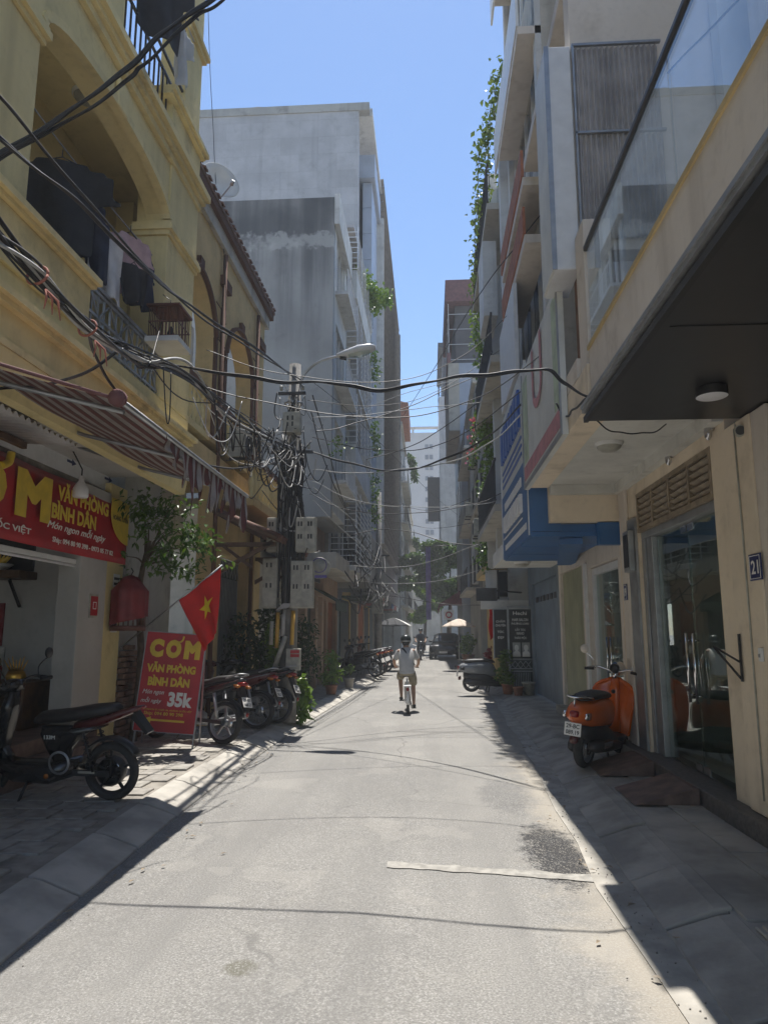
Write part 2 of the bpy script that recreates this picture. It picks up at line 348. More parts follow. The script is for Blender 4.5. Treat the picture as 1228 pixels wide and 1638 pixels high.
# ------------------------------------------------------------------ mesh helpers
class MB:
    def __init__(s): s.v = []; s.f = []; s.sm = []
    def _add(s, vs_, fs, smooth=False):
        o = len(s.v); s.v += [tuple(p) for p in vs_]
        for f in fs: s.f.append(tuple(i + o for i in f)); s.sm.append(smooth)
        return s
    def box(s, x0, x1, y0, y1, z0, z1):
        if x0 > x1: x0, x1 = x1, x0
        if y0 > y1: y0, y1 = y1, y0
        if z0 > z1: z0, z1 = z1, z0
        return s._add([(x0, y0, z0), (x1, y0, z0), (x1, y1, z0), (x0, y1, z0), (x0, y0, z1), (x1, y0, z1), (x1, y1, z1), (x0, y1, z1)],
                      [(0, 3, 2, 1), (4, 5, 6, 7), (0, 1, 5, 4), (1, 2, 6, 5), (2, 3, 7, 6), (3, 0, 4, 7)])
    def beam(s, p, q, w, h=None, up=(0, 0, 1)):
        h = h or w; p = Vector(p); q = Vector(q); d = (q - p).normalized(); u = Vector(up)
        if abs(d.dot(u)) > .98: u = Vector((1, 0, 0))
        r = d.cross(u).normalized() * w / 2; u2 = r.cross(d).normalized() * h / 2
        vs_ = [p - r - u2, p + r - u2, p + r + u2, p - r + u2, q - r - u2, q + r - u2, q + r + u2, q - r + u2]
        return s._add(vs_, [(0, 1, 2, 3), (4, 7, 6, 5), (0, 4, 5, 1), (1, 5, 6, 2), (2, 6, 7, 3), (3, 7, 4, 0)])
    def tube(s, pts, r, n=8, caps=True, smooth=True):
        pts = [Vector(p) for p in pts]; N = len(pts)
        rs = r if isinstance(r, (list, tuple)) else [r] * N
        vs_ = []; prev = None
        for i, p in enumerate(pts):
            d = (pts[min(i + 1, N - 1)] - pts[max(i - 1, 0)])
            d = d.normalized() if d.length > 1e-9 else Vector((0, 0, 1))
            if prev is None:
                a = Vector((0, 0, 1)) if abs(d.z) < .9 else Vector((1, 0, 0))
                u = d.cross(a).normalized()
            else:
                u = (prev - d * prev.dot(d))
                u = u.normalized() if u.length > 1e-6 else d.orthogonal().normalized()
            prev = u; w = d.cross(u)
            for k in range(n):
                a = 2 * math.pi * k / n
                vs_.append(p + (u * math.cos(a) + w * math.sin(a)) * rs[i])
        fs = []
        for i in range(N - 1):
            for k in range(n):
                k2 = (k + 1) % n
                fs.append((i * n + k, i * n + k2, (i + 1) * n + k2, (i + 1) * n + k))
        s._add(vs_, fs, smooth)
        if caps:
            o = len(s.v) - len(vs_)
            s.f.append(tuple(o + k for k in reversed(range(n)))); s.sm.append(False)
            s.f.append(tuple(o + (N - 1) * n + k for k in range(n))); s.sm.append(False)
        return s
    def cyl(s, p, q, r, n=14): return s.tube([p, q], r, n)
    def lathe(s, prof, c=(0, 0, 0), n=20, axis='z'):
        vs_ = []
        for (r, z) in prof:
            for k in range(n):
                a = 2 * math.pi * k / n; x, y = r * math.cos(a), r * math.sin(a)
                p = {'z': (x, y, z), 'x': (z, x, y), 'y': (x, z, y)}[axis]
                vs_.append((p[0] + c[0], p[1] + c[1], p[2] + c[2]))
        fs = []
        for i in range(len(prof) - 1):
            for k in range(n):
                k2 = (k + 1) % n; fs.append((i * n + k, i * n + k2, (i + 1) * n + k2, (i + 1) * n + k))
        return s._add(vs_, fs, True)
    def prism(s, poly, plane, d0, d1, smooth=False):
        def P(a, b, d): return {'xy': (a, b, d), 'yz': (d, a, b), 'xz': (a, d, b)}[plane]
        n = len(poly)
        vs_ = [P(a, b, d0) for a, b in poly] + [P(a, b, d1) for a, b in poly]
        fs = [tuple(range(n)), tuple(reversed(range(n, 2 * n)))] + [(i, i + n, (i + 1) % n + n, (i + 1) % n) for i in range(n)]
        return s._add(vs_, fs, smooth)
    def loft(s, secs, n=16, caps=True):
        """secs: (centre, halfaxis u, halfaxis v, power)"""
        vs_ = []
        for c, u, v, p in secs:
            c, u, v = Vector(c), Vector(u), Vector(v)
            for k in range(n):
                a = 2 * math.pi * k / n; ca, sa = math.cos(a), math.sin(a)
                e = 2.0 / p
                vs_.append(c + u * (abs(ca) ** e * (1 if ca >= 0 else -1)) + v * (abs(sa) ** e * (1 if sa >= 0 else -1)))
        fs = []
        for i in range(len(secs) - 1):
            for k in range(n):
                k2 = (k + 1) % n; fs.append((i * n + k, i * n + k2, (i + 1) * n + k2, (i + 1) * n + k))
        s._add(vs_, fs, True)
        if caps:
            o = len(s.v) - len(vs_)
            s.f.append(tuple(o + k for k in reversed(range(n)))); s.sm.append(True)
            s.f.append(tuple(o + (len(secs) - 1) * n + k for k in range(n))); s.sm.append(True)
        return s
    def loft_y(s, secs, n=16, p=2.6, x=0):
        return s.loft([((x, y, z), (hw, 0, 0), (0, 0, hh), p) for y, z, hw, hh in secs], n)
    def loft_z(s, secs, n=16, p=2.6, x=0):
        return s.loft([((x, y, z), (hw, 0, 0), (0, hd, 0), p) for z, y, hw, hd in secs], n)
    def grid(s, fn, nu, nv, smooth=True):
        vs_ = [fn(i / nu, j / nv) for j in range(nv + 1) for i in range(nu + 1)]
        fs = [(j * (nu + 1) + i, j * (nu + 1) + i + 1, (j + 1) * (nu + 1) + i + 1, (j + 1) * (nu + 1) + i) for j in range(nv) for i in range(nu)]
        return s._add(vs_, fs, smooth)
    def wall_x(s, x0, x1, y0, y1, z0, z1, holes=()):
        """a wall in the plane x = const with rectangular holes (ya, yb, za, zb)"""
        ys = sorted({y0, y1, *[min(max(h[0], y0), y1) for h in holes], *[min(max(h[1], y0), y1) for h in holes]})
        for a, b in zip(ys, ys[1:]):
            hs = sorted([(max(h[2], z0), min(h[3], z1)) for h in holes if h[0] < (a + b) / 2 < h[1]])
            z = z0
            for za, zb in hs:
                if za > z + 1e-6: s.box(x0, x1, a, b, z, za)
                z = max(z, zb)
            if z < z1 - 1e-6: s.box(x0, x1, a, b, z, z1)
        return s
    def wall_y(s, y0, y1, x0, x1, z0, z1, holes=()):
        t = MB().wall_x(y0, y1, x0, x1, z0, z1, holes)
        o = len(s.v); s.v += [(b, a, c) for a, b, c in t.v]
        for f, m in zip(t.f, t.sm): s.f.append(tuple(i + o for i in reversed(f))); s.sm.append(m)
        return s
    def leaf(s, c, d, up, L, w):
        c, d = Vector(c), Vector(d).normalized(); up = Vector(up)
        r = d.cross(up); r = r.normalized() if r.length > 1e-4 else d.orthogonal().normalized()
        nrm = r.cross(d)
        m = c + d * L * .45
        return s._add([c, m + r * w + nrm * w * .35, c + d * L - nrm * L * .12, m - r * w + nrm * w * .35], [(0, 1, 2), (0, 2, 3)])
    def xf(s, M): s.v = [tuple(M @ Vector(p)) for p in s.v]; return s
    def add(s, o, M=None):
        return s._merge(o, M)
    def _merge(s, o, M):
        k = len(s.v); s.v += [tuple(M @ Vector(p)) if M else p for p in o.v]
        for f, m in zip(o.f, o.sm): s.f.append(tuple(i + k for i in f)); s.sm.append(m)
        return s
    def build(s, name, mat, parent=None, bevel=0.0, label=None, kind=None):
        me = bpy.data.meshes.new(name); me.from_pydata(s.v, [], s.f)
        me.polygons.foreach_set('use_smooth', s.sm); me.materials.append(MATS[mat]); me.update()
        o = bpy.data.objects.new(name, me); COL.objects.link(o)
        if bevel:
            bm = o.modifiers.new('edge', 'BEVEL'); bm.width = bevel; bm.segments = 2; bm.limit_method = 'ANGLE'; bm.angle_limit = R(40)
        attach(o, parent)
        if label: o['label'] = label
        if kind: o['kind'] = kind
        return o
WORLD_ROOTS = set()
def attach(o, parent):
    if parent is None: return
    o.parent = parent
    if parent.name in WORLD_ROOTS: o.matrix_parent_inverse = Matrix.Translation(-parent.location)
def thing(name, label, cat, loc=(0, 0, 0), group=None, local=False, rz=0.0, kind=None):
    o = bpy.data.objects.new(name, None); COL.objects.link(o); o.location = loc; o.rotation_euler.z = rz
    o.empty_display_size = .2
    o['label'] = label; o['category'] = cat
    if group: o['group'] = group
    if kind: o['kind'] = kind
    if not local: WORLD_ROOTS.add(o.name)
    return o
def tag(o, label, cat, group=None, kind=None):
    o['label'] = label; o['category'] = cat
    if group: o['group'] = group
    if kind: o['kind'] = kind
    return o
def struct(o): o['kind'] = 'structure'; return o
def copy_tree(o, parent=None):
    c = o.copy(); COL.objects.link(c)
    if parent is not None: c.parent = parent
    for ch in list(o.children): copy_tree(ch, c)
    return c
def clone(src, dv, parent=None, mat=None, sc=None):
    c = src.copy(); COL.objects.link(c); c.location = src.location + Vector(dv)
    if sc: c.scale = sc
    if mat:
        c.material_slots[0].link = 'OBJECT'; c.material_slots[0].material = MATS[mat]
    return c
B = lambda *a: MB().box(*a)
def text_mesh(txt, bold=.0, shear=0.0):
    cu = bpy.data.curves.new('lettering', 'FONT'); cu.body = txt; cu.shear = shear
    cu.bevel_depth = max(bold, .004); cu.bevel_resolution = 0; cu.resolution_u = 3
    t = bpy.data.objects.new('lettering', cu)
    me = bpy.data.meshes.new_from_object(t)
    bpy.data.objects.remove(t); bpy.data.curves.remove(cu)
    return [tuple(v.co) for v in me.vertices], [tuple(p.vertices) for p in me.polygons]
def lettering(txt, mat, parent, origin, right, up, w=None, h=None, bold=.02, shear=0.0, ext=.004, split=False):
    """raised lettering fitted into a w x h box whose lower-left corner is origin; split = one object per letter"""
    vs_, fs = text_mesh(txt, bold, shear)
    xs = [v[0] for v in vs_]; ys = [v[1] for v in vs_]; zm = max(abs(v[2]) for v in vs_) or 1
    x0, x1, y0, y1 = min(xs), max(xs), min(ys), max(ys)
    sx = w / (x1 - x0) if w else h / (y1 - y0)
    sy = h / (y1 - y0) if h else sx
    rv = Vector(right).normalized(); uv = Vector(up).normalized(); nv = rv.cross(uv); o0 = Vector(origin)
    P = [o0 + rv * (v[0] - x0) * sx + uv * (v[1] - y0) * sy + nv * (v[2] / zm * ext / 2) for v in vs_]
    groups = [fs]
    if split:
        par = list(range(len(vs_)))
        def find(i):
            while par[i] != i: par[i] = par[par[i]]; i = par[i]
            return i
        for f in fs:
            for k in f[1:]: par[find(f[0])] = find(k)
        isl = {}
        for f in fs: isl.setdefault(find(f[0]), []).append(f)
        items = sorted(((min(vs_[i][0] for f in g for i in f), max(vs_[i][0] for f in g for i in f), g) for g in isl.values()), key=lambda q: q[0])
        merged = []
        for a, b, g in items:
            if merged and a < merged[-1][1] - .35 * min(b - a, merged[-1][1] - merged[-1][0]): merged[-1] = (merged[-1][0], max(b, merged[-1][1]), merged[-1][2] + g)
            else: merged.append((a, b, g))
        groups = [g for _, _, g in merged]
    o = None
    for g in groups:
        ids = {}; m = MB()
        for f in g:
            m.f.append(tuple(ids.setdefault(i, len(ids)) for i in f)); m.sm.append(False)
        m.v = [None] * len(ids)
        for i, k in ids.items(): m.v[k] = tuple(P[i])
        o = m.build('letter' if split else 'lettering', mat, parent)
    return o
def sag(p, q, d, n=18):
    p, q = Vector(p), Vector(q)
    return [p.lerp(q, i / n) - Vector((0, 0, d * 4 * (i / n) * (1 - i / n))) for i in range(n + 1)]
def spline(pts, k=6):
    P = [Vector(p) for p in pts]; out = []
    for i in range(len(P) - 1):
        a = P[max(i - 1, 0)]; b = P[i]; c = P[i + 1]; d = P[min(i + 2, len(P) - 1)]
        for j in range(k):
            t = j / k
            out.append(.5 * ((2 * b) + (c - a) * t + (2 * a - 5 * b + 4 * c - d) * t * t + (3 * b - a - 3 * c + d) * t ** 3))
    out.append(P[-1]); return out
def rdir(rng, down=0.0):
    while True:
        v = Vector((rng.uniform(-1, 1), rng.uniform(-1, 1), rng.uniform(-1, 1)))
        if .05 < v.length < 1: v.normalize(); v.z -= down; return v.normalized()
def blob_leaves(m, c, rad, n, L, w, rng, down=.25, shell=.55):
    c = Vector(c)
    for _ in range(n):
        d = rdir(rng); t = shell + (1 - shell) * rng.random() ** .7
        p = c + Vector((d.x * rad[0], d.y * rad[1], d.z * rad[2])) * t
        m.leaf(p, rdir(rng, down), rdir(rng) + Vector((0, 0, 1.4)), L * rng.uniform(.7, 1.25), w * rng.uniform(.7, 1.2))
    return m
# ------------------------------------------------------------------ the ground
def pl(tab, y):
    if y <= tab[0][0]: return tab[0][1]
    for (a, va), (b, vb) in zip(tab, tab[1:]):
        if y <= b: return va + (vb - va) * (y - a) / (b - a)
    return tab[-1][1]
XL = [(-8, -2.1), (3.7, -2.15), (7, -2.3), (12, -2.27), (24, -1.8), (40, -1.6), (90, -1.5)]
XR = [(-8, 1.0), (3.4, 1.05), (6.3, 1.13), (11, 1.31), (17.6, 1.5), (30, 1.75), (90, 1.9)]
xl = lambda y: pl(XL, y)
xr = lambda y: pl(XR, y)
struct(B(-160, 160, -60, 240, -.5, -.02).build('ground', 'dark_concrete'))
ROAD = MB()
ROAD.grid(lambda u, v: ((xl(-8 + 118 * v) - .05) * (1 - u) + (xr(-8 + 118 * v) + .05) * u, -8 + 118 * v, .018 * math.sin(math.pi * u)), 8, 118)
road = struct(ROAD.build('road', 'asphalt_worn'))
def strip(y0, y1, fa, fb, za, zb, step=1.0, bottom=-.05):
    m = MB(); n = max(1, round((y1 - y0) / step))
    vs_ = []
    for i in range(n + 1):
        y = y0 + (y1 - y0) * i / n
        vs_ += [(fa(y), y, za), (fb(y), y, zb), (fb(y), y, bottom), (fa(y), y, bottom)]
    fs = []
    for i in range(n):
        a = 4 * i; b = a + 4
        fs += [(a, a + 1, b + 1, b), (a + 1, a + 2, b + 2, b + 1), (a + 2, a + 3, b + 3, b + 2), (a + 3, a, b, b + 3)]
    fs += [(0, 3, 2, 1), (4 * n, 4 * n + 1, 4 * n + 2, 4 * n + 3)]
    return m._add(vs_, fs)
pv_left = struct(strip(-8, 110, lambda y: -9.0, lambda y: xl(y) - .36, .112, .112).build('pavement_left', 'mortar_wall'))
pv_right = struct(strip(-8, 110, lambda y: xr(y) + .55, lambda y: 9.0, .115, .115).build('pavement_right', 'dark_concrete'))
gutter = struct(strip(-8, 110, lambda y: xr(y) + .03 * math.sin(y * 2.3) + .02 * math.sin(y * 7.1), lambda y: xr(y) + .21, .008, .010).build('gutter_right', 'pale_concrete'))
rng = random.Random(3)
def kerbs(parent, f0, f1, z1, name, mat, y0, y1):
    y = y0
    while y < y1:
        L = rng.choice((.78, .95, 1.0, 1.0)); g = .014
        t = rng.uniform(-.012, .012); ya, yb = y + g, y + L - g
        m = MB(); vs_ = []
        for yy in (ya, yb):
            vs_ += [(f0(yy), yy, -.03), (f0(yy), yy, .018), (f1(yy) + .10 * (1 if f1(yy) < f0(yy) else -1), yy, z1 - .008 + t), (f1(yy), yy, z1 + .006 + t), (f1(yy), yy, -.03)]
        fs = [(0, 1, 2, 3, 4), (9, 8, 7, 6, 5)] + [(i, i + 5, (i + 1) % 5 + 5, (i + 1) % 5) for i in range(5)]
        m._add(vs_, fs).build(name, mat, parent, bevel=.012)
        y += L
kerbs(pv_left, lambda y: xl(y), lambda y: xl(y) - .36, .117, 'kerb_stone', 'kerb_concrete', -2, 34)
kerbs(pv_right, lambda y: xr(y) + .20, lambda y: xr(y) + .58, .121, 'kerb_stone', 'dark_concrete', -2, 34)
strip(34, 110, lambda y: xl(y), lambda y: xl(y) - .36, .018, .122).build('kerb_run', 'kerb_concrete', pv_left)
strip(34, 110, lambda y: xr(y) + .24, lambda y: xr(y) + .55, .018, .122).build('kerb_run', 'pale_concrete', pv_right)
# pavers in the left pavement, each its own piece
pm = B(-.142, .142, -.142, .142, -.02, .012).build('paver', 'paver_a', pv_left, bevel=.008); pm.location = (-2.85, 4.0, .118)
first = True
for j in range(33):
    for i in range(6):
        y = 4.0 + j * .3; x = -2.85 - i * .3 - (.15 if j % 2 else 0)
        if first: first = False; continue
        c = pm.copy(); COL.objects.link(c); c.location = (x + rng.uniform(-.006, .006), y + rng.uniform(-.006, .006), .118 + rng.uniform(-.005, .006))
        c.rotation_euler = (rng.uniform(-.015, .015), rng.uniform(-.015, .015), rng.uniform(-.02, .02))
        k = rng.choice(('paver_a', 'paver_b', 'paver_c'))
        if k != 'paver_a': c.material_slots[0].link = 'OBJECT'; c.material_slots[0].material = MATS[k]
# slabs of the right pavement
tm = B(-.193, .193, -.193, .193, -.02, .012).build('paving_slab', 'dark_concrete', pv_right, bevel=.006); tm.location = (1.86, 4.4, .118)
for j in range(18):
    for i in range(4):
        if i == j == 0: continue
        y = 4.4 + j * .4; x = 1.86 + i * .4
        if xr(y) + .6 > x - .2: continue
        c = tm.copy(); COL.objects.link(c); c.location = (x, y, .118 + rng.uniform(-.003, .004)); c.rotation_euler.z = rng.uniform(-.008, .008)
# faded white cross strip on the road
ST = MB(); rs = random.Random(11); n = 26
vs_ = []
for i in range(n + 1):
    t = i / n; x = -.32 + 1.50 * t; y = 5.33 - .16 * t; w = .062 + rs.uniform(-.012, .012)
    z = .006 + .018 * math.sin(math.pi * min(1, max(0, (x - xl(y) + .05) / (xr(y) - xl(y) + .1))))
    vs_ += [(x, y - w, z), (x, y + w + rs.uniform(-.01, .01), z)]
ST._add(vs_, [(2 * i, 2 * i + 2, 2 * i + 3, 2 * i + 1) for i in range(n)]).build('road_marking', 'worn_paint', road)
# ribbed concrete ramp let into the right pavement
rr = thing('ribbed_ramp', 'grooved grey concrete ramp plate in the shaded right pavement', 'ramp', (1.95, 3.5, .12))
B(1.66, 2.36, 3.0, 4.1, .119, .137).build('slab', 'dark_concrete', rr, bevel=.01)
rib = MB()
for i in range(10): rib.box(1.69 + i * .066, 1.735 + i * .066, 3.03, 4.07, .138, .152)
rib.build('ribs', 'dark_concrete', rr)

# ------------------------------------------------------------------ right side: number 21 (cream house with the black canopy)
h21 = thing('cream_house', 'cream house with black flat canopy and glass balcony rail, number plate 21', 'house', (2.8, 2, 0))
MB().wall_x(2.75, 3.0, -8, 5.45, 0, 9.5, [(-4, .8, .2, 3.0), (1.2, 5.2, .2, 3.0), (1.0, 4.6, 4.2, 6.6)]).box(3.0, 7, -8, -7.8, 0, 9.5).box(3.0, 7, 5.25, 5.45, 0, 9.5).box(3.0, 7, -7.8, 5.25, 9.3, 9.5).build('wall', 'cream_pale', h21)
B(2.46, 2.76, 5.45, 5.98, .28, 3.305).build('pillar', 'cream_wall', h21, bevel=.012)
B(2.47, 2.745, 5.2, 5.448, .28, 3.305).build('pillar', 'cream_pale', h21, bevel=.012)
B(2.86, 2.93, 1.2, 5.2, .2, 3.0).build('shutter', 'black_panel', h21)
for k in range(3): B(2.80, 2.86, 1.2 + k * 1.333 + .02, 1.2 + (k + 1) * 1.333 - .02, .25, 2.95).build('door_panel', 'black_panel', h21, bevel=.015)
B(2.86, 2.93, -4, .8, .2, 3.0).build('shutter', 'black_panel', h21)
B(2.84, 2.90, 1.0, 4.6, 4.2, 6.6).build('window_pane', 'window_dark', h21)
for yy in (1.0, 2.2, 3.4, 4.54): B(2.78, 2.84, yy, yy + .06, 4.2, 6.6).build('window_frame', 'dark_metal', h21)
B(1.262, 2.75, -8, 5.618, 3.312, 3.36).build('canopy_soffit', 'black_panel', h21)
B(1.25, 1.285, -8, 5.62, 3.30, 3.345).build('canopy_edge', 'black_plastic', h21)
for yy in (-1.6, .2, 2.0, 3.8): B(1.34, 2.74, yy, yy + .012, 3.306, 3.311).build('soffit_joint', 'black_plastic', h21)
MB().box(1.235, 1.35, -8, 5.60, 3.37, 3.40).box(1.225, 1.35, -8, 5.60, 3.401, 3.43).build('edge_trim', 'grey_metal', h21)
B(1.35, 2.75, -8, 5.75, 3.43, 4.02).build('balcony_slab', 'cream_pale', h21, bevel=.01)
B(1.335, 1.36, -8, 5.75, 3.965, 4.0).build('fascia_strip', 'old_yellow', h21)
for k in range(6):
    y1 = 5.74 - k * 2.1
    B(1.372, 1.388, y1 - 2.085, y1, 4.03, 4.88).build('glass_panel', 'rail_glass', h21)
B(1.355, 1.405, -8, 5.80, 4.885, 4.935).build('handrail', 'dark_metal', h21, bevel=.01)
B(1.36, 1.60, 5.80, 6.13, 3.55, 5.20).build('end_post', 'cream_pale', h21, bevel=.01)
B(2.35, 2.76, 4.0, 9.5, .115, .275).build('step', 'step_granite', h21, bevel=.012)
B(2.30, 7, -8, 4.0, .115, .2).build('step', 'step_granite', h21, bevel=.012)
# things on number 21
def round_lamp(name, label, x, y, z, r, mat='lamp_white', dome=False):
    t = thing(name, label, 'lamp', (x, y, z))
    if dome:
        MB().lathe([(r, z), (r, z - .02), (r * .9, z - .035), (r * .88, z - .04)], (x, y, 0), 28).build('rim', 'white_paint', t)
        MB().lathe([(r * .86, z - .03), (r * .8, z - .06), (r * .55, z - .085), (0.001, z - .095)], (x, y, 0), 28).build('shade', mat, t)
    else:
        MB().lathe([(r, z), (r, z - .05), (r * .985, z - .062)], (x, y, 0), 36).build('rim', 'black_plastic', t)
        MB().lathe([(r * .985, z - .061), (r * .9, z - .066), (.001, z - .066)], (x, y, 0), 36).build('diffuser', mat, t)
    return t
round_lamp('ceiling_lamp', 'flat round white ceiling light under the black canopy', 1.96, 4.85, 3.306, .105)
def number_plate(label, txt, o, right, up, w, h):
    t = thing('number_plate', label, 'number plate', o)
    rv, uv = Vector(right), Vector(up); nv = rv.cross(uv); o = Vector(o)
    M = Matrix((rv, uv, nv)).transposed().to_4x4(); M.translation = o
    B(0, w, 0, h, 0, .01).xf(M).build('plate', 'plate_blue', t, bevel=.003)
    bd = MB().box(.012, w - .012, .012, .017, .0105, .013).box(.012, w - .012, h - .017, h - .012, .0105, .013).box(.012, .017, .0175, h - .0175, .0105, .013).box(w - .017, w - .012, .0175, h - .0175, .0105, .013)
    bd.xf(M).build('border', 'sign_white', t)
    lettering(txt, 'sign_white', t, o + rv * w * .2 + uv * h * .24 + nv * .012, rv, uv, w * .6, h * .52, .02, ext=.003)
    return t
number_plate('dark blue house number plate reading 21 on the cream pillar', '21', (2.457, 5.62, 2.02), (0, -1, 0), (0, 0, 1), .2, .2)
t = thing('security_camera', 'small round security camera under the black canopy beside the pillar', 'camera', (2.5, 5.75, 3.2))
MB().cyl((2.48, 5.7, 3.30), (2.46, 5.66, 3.23), .018).build('bracket', 'offwhite_plastic', t)
MB().tube([(2.52, 5.72, 3.215), (2.44, 5.55, 3.195)], .045, 16).build('housing', 'offwhite_plastic', t)
MB().tube([(2.441, 5.552, 3.195), (2.437, 5.543, 3.194)], .036, 16).build('lens', 'black_plastic', t)
t = thing('doorbell', 'tiny white doorbell box on the cream pillar below plate 21', 'doorbell', (2.45, 5.55, 1.45))
B(2.435, 2.459, 5.52, 5.565, 1.42, 1.52).build('body', 'white_paint', t, bevel=.005); B(2.43, 2.435, 5.53, 5.555, 1.45, 1.475).build('button', 'grey_metal', t)
MB().tube([(2.455, 5.70, 3.25), (2.452, 5.69, 2.4), (2.454, 5.71, .4)], .007, 6).build('wall_cable', 'offwhite_plastic', h21)
t = thing('door_stay', 'rusty triangular steel bracket on the cream pillar next to the glass door', 'bracket', (2.45, 6.0, 1.3))
MB().beam((2.445, 5.9, 1.25), (2.445, 5.9, 1.62), .025, .012).beam((2.44, 5.9, 1.27), (2.30, 6.05, 1.52), .02, .012).beam((2.44, 5.9, 1.40), (2.30, 6.05, 1.52), .02, .012).build('arm', 'dark_metal', t)

# ------------------------------------------------------------------ number 19
h19 = thing('shop_house', 'cream shop house with full-height glass doors under a slatted vent, number 19', 'house', (2.8, 7.7, 0))
DY0, DY1 = 6.32, 8.62
MB().wall_x(2.5, 2.74, 5.985, 9.5, .115, 3.52, [(DY0, DY1, .115, 3.27)]).build('wall', 'cream_wall', h19)
MB().box(2.74, 6.5, 5.985, 6.15, .1, 9.4).box(2.74, 6.5, 9.35, 9.5, .1, 9.4).box(6.4, 6.5, 6.15, 9.35, .1, 9.4).box(2.74, 6.4, 6.15, 9.35, 3.4, 3.55).build('side_wall', 'room_mid', h19)
B(2.74, 6.4, 6.15, 9.35, .116, .27).build('floor', 'room_mid', h19)
B(2.47, 2.498, 8.66, 8.98, .28, 3.0).build('post', 'grey_metal', h19)
B(2.455, 2.498, 8.99, 9.28, .28, 3.45).build('post', 'cream_pale', h19, bevel=.01)
# vent: frame, mullions, slats
vf = MB().box(2.49, 2.56, DY0, DY1, 3.215, 3.265).box(2.49, 2.56, DY0, DY1, 2.80, 2.85)
vp = (DY1 - DY0) / 4
for k in range(5): vf.box(2.492, 2.558, DY0 + k * vp - (.05 if k == 4 else .025 if k else 0), DY0 + k * vp + (.025 if 0 < k < 4 else .05 if k == 0 else 0), 2.851, 3.214)
vf.build('vent_frame', 'wood_vent', h19)
sl = None
for k in range(4):
    for j in range(5):
        if sl is None:
            sl = B(-.03, .03, -vp / 2 + .03, vp / 2 - .03, -.011, .011).build('vent_slat', 'wood_vent', h19); s_ = sl
        else:
            s_ = sl.copy(); COL.objects.link(s_)
        s_.location = (2.525, DY0 + (k + .5) * vp, 2.887 + j * .072); s_.rotation_euler.y = R(38)
B(2.62, 2.64, DY0, DY1, 2.80, 3.27).build('vent_back', 'room_dark', h19)
# glass doors
dm = (DY0 + DY1 - .36) / 2
MB().box(2.53, 2.72, DY0, DY1, 2.72, 2.799).box(2.53, 2.72, DY1 - .12, DY1, .28, 2.719).box(2.545, 2.70, DY1 - .34, DY1 - .15, .28, 2.719).build('door_frame', 'grey_metal', h19, bevel=.006)
for ya, yb in ((DY0 + .01, dm - .004), (dm + .004, DY1 - .36)):
    d = B(2.60, 2.612, ya, yb, .29, 2.715).build('glass_door', 'clear_glass', h19)
    for zz in (.29, 2.635):
        e = (yb - .17, yb - .01) if ya < dm - .1 else (ya + .01, ya + .17)
        B(2.592, 2.598, e[0], e[1], zz, zz + .08).build('patch_fitting', 'steel', d)
    hy = yb - .09 if ya < dm - .1 else ya + .09
    hm = MB().cyl((2.55, hy, .95), (2.55, hy, 1.62), .016).cyl((2.55, hy, 1.02), (2.60, hy, 1.02), .008).cyl((2.55, hy, 1.55), (2.60, hy, 1.55), .008)
    hm.build('door_handle', 'chrome', d)
# things inside the shop
t = thing('shop_cabinet', 'dark cabinet with shelves standing inside the glass doors', 'cabinet', (4.2, 7.4, .28))
MB().box(4.3, 4.7, 6.5, 8.4, .272, 2.2).build('carcass', 'wood_dark', t)
for zz in (.8, 1.25, 1.7): B(4.2, 4.299, 6.5, 8.4, zz, zz + .03).build('shelf', 'wood_vent', t)
t = thing('shutter_stack', 'white louvred panel leaning inside the glass shop doors', 'panel', (3.9, 8.8, .28))
for k in range(22): B(3.6, 3.64, 8.5, 8.9, .55 + k * .07, .60 + k * .07).build('slat', 'white_paint', t)
B(3.645, 3.66, 8.5, 8.9, .272, 2.15).build('back', 'white_paint', t)
# soffit, beam, end panel, balcony front
B(1.58, 2.499, 5.99, 9.30, 3.52, 3.60).build('soffit', 'white_soffit', h19)
MB().box(2.40, 2.498, 5.99, 9.30, 3.40, 3.519).box(1.582, 2.398, 9.19, 9.30, 3.40, 3.519).build('cove', 'white_soffit', h19)
B(1.33, 1.575, 5.76, 9.30, 3.50, 3.86).build('front_beam', 'cream_wall', h19, bevel=.01)
B(1.58, 2.52, 9.302, 9.45, 3.05, 3.72).build('end_panel', 'cream_wall', h19)
B(1.33, 2.6, 6.14, 9.45, 3.87, 4.05).build('floor_slab', 'cream_pale', h19)
B(1.42, 1.6, 6.14, 6.5, 4.06, 5.1).build('brick_pier', 'old_brick', h19)
upper = MB().wall_y(6.2, 6.42, 1.42, 7, 5.12, 14.0).box(1.42, 7, 6.421, 9.45, 8.2, 8.35)
upper.box(2.35, 2.6, 6.421, 9.45, 4.06, 14.0)
upper.build('upper_wall', 'cream_pale', h19)
cp = MB(); nx = 26
def corr(x0, x1, y, z0, z1, n, m, dep=.02):
    def fn(u, v):
        return (x0 + (x1 - x0) * u, y + dep * math.cos(u * n * 2 * math.pi), z0 + (z1 - z0) * v)
    m.grid(fn, n * 8, 1)
corr(1.44, 2.24, 6.165, 5.22, 6.28, 16, cp); corr(1.44, 2.24, 6.165, 6.31, 7.22, 16, cp)
cp.build('corrugated_panel', 'corrugated', h19)
MB().box(1.42, 2.26, 6.13, 6.16, 7.225, 7.25).box(1.42, 2.26, 6.13, 6.16, 6.283, 6.305).box(1.42, 1.438, 6.13, 6.16, 5.2, 7.22).build('panel_frame', 'grey_metal', h19)
t = thing('light_box_sign', 'tall blank white light box sign seen from its end, above the faded signboard', 'sign', (1.28, 6.3, 4.9))
B(1.18, 1.41, 6.16, 6.75, 4.92, 7.25).build('case', 'white_metal', t, bevel=.01)
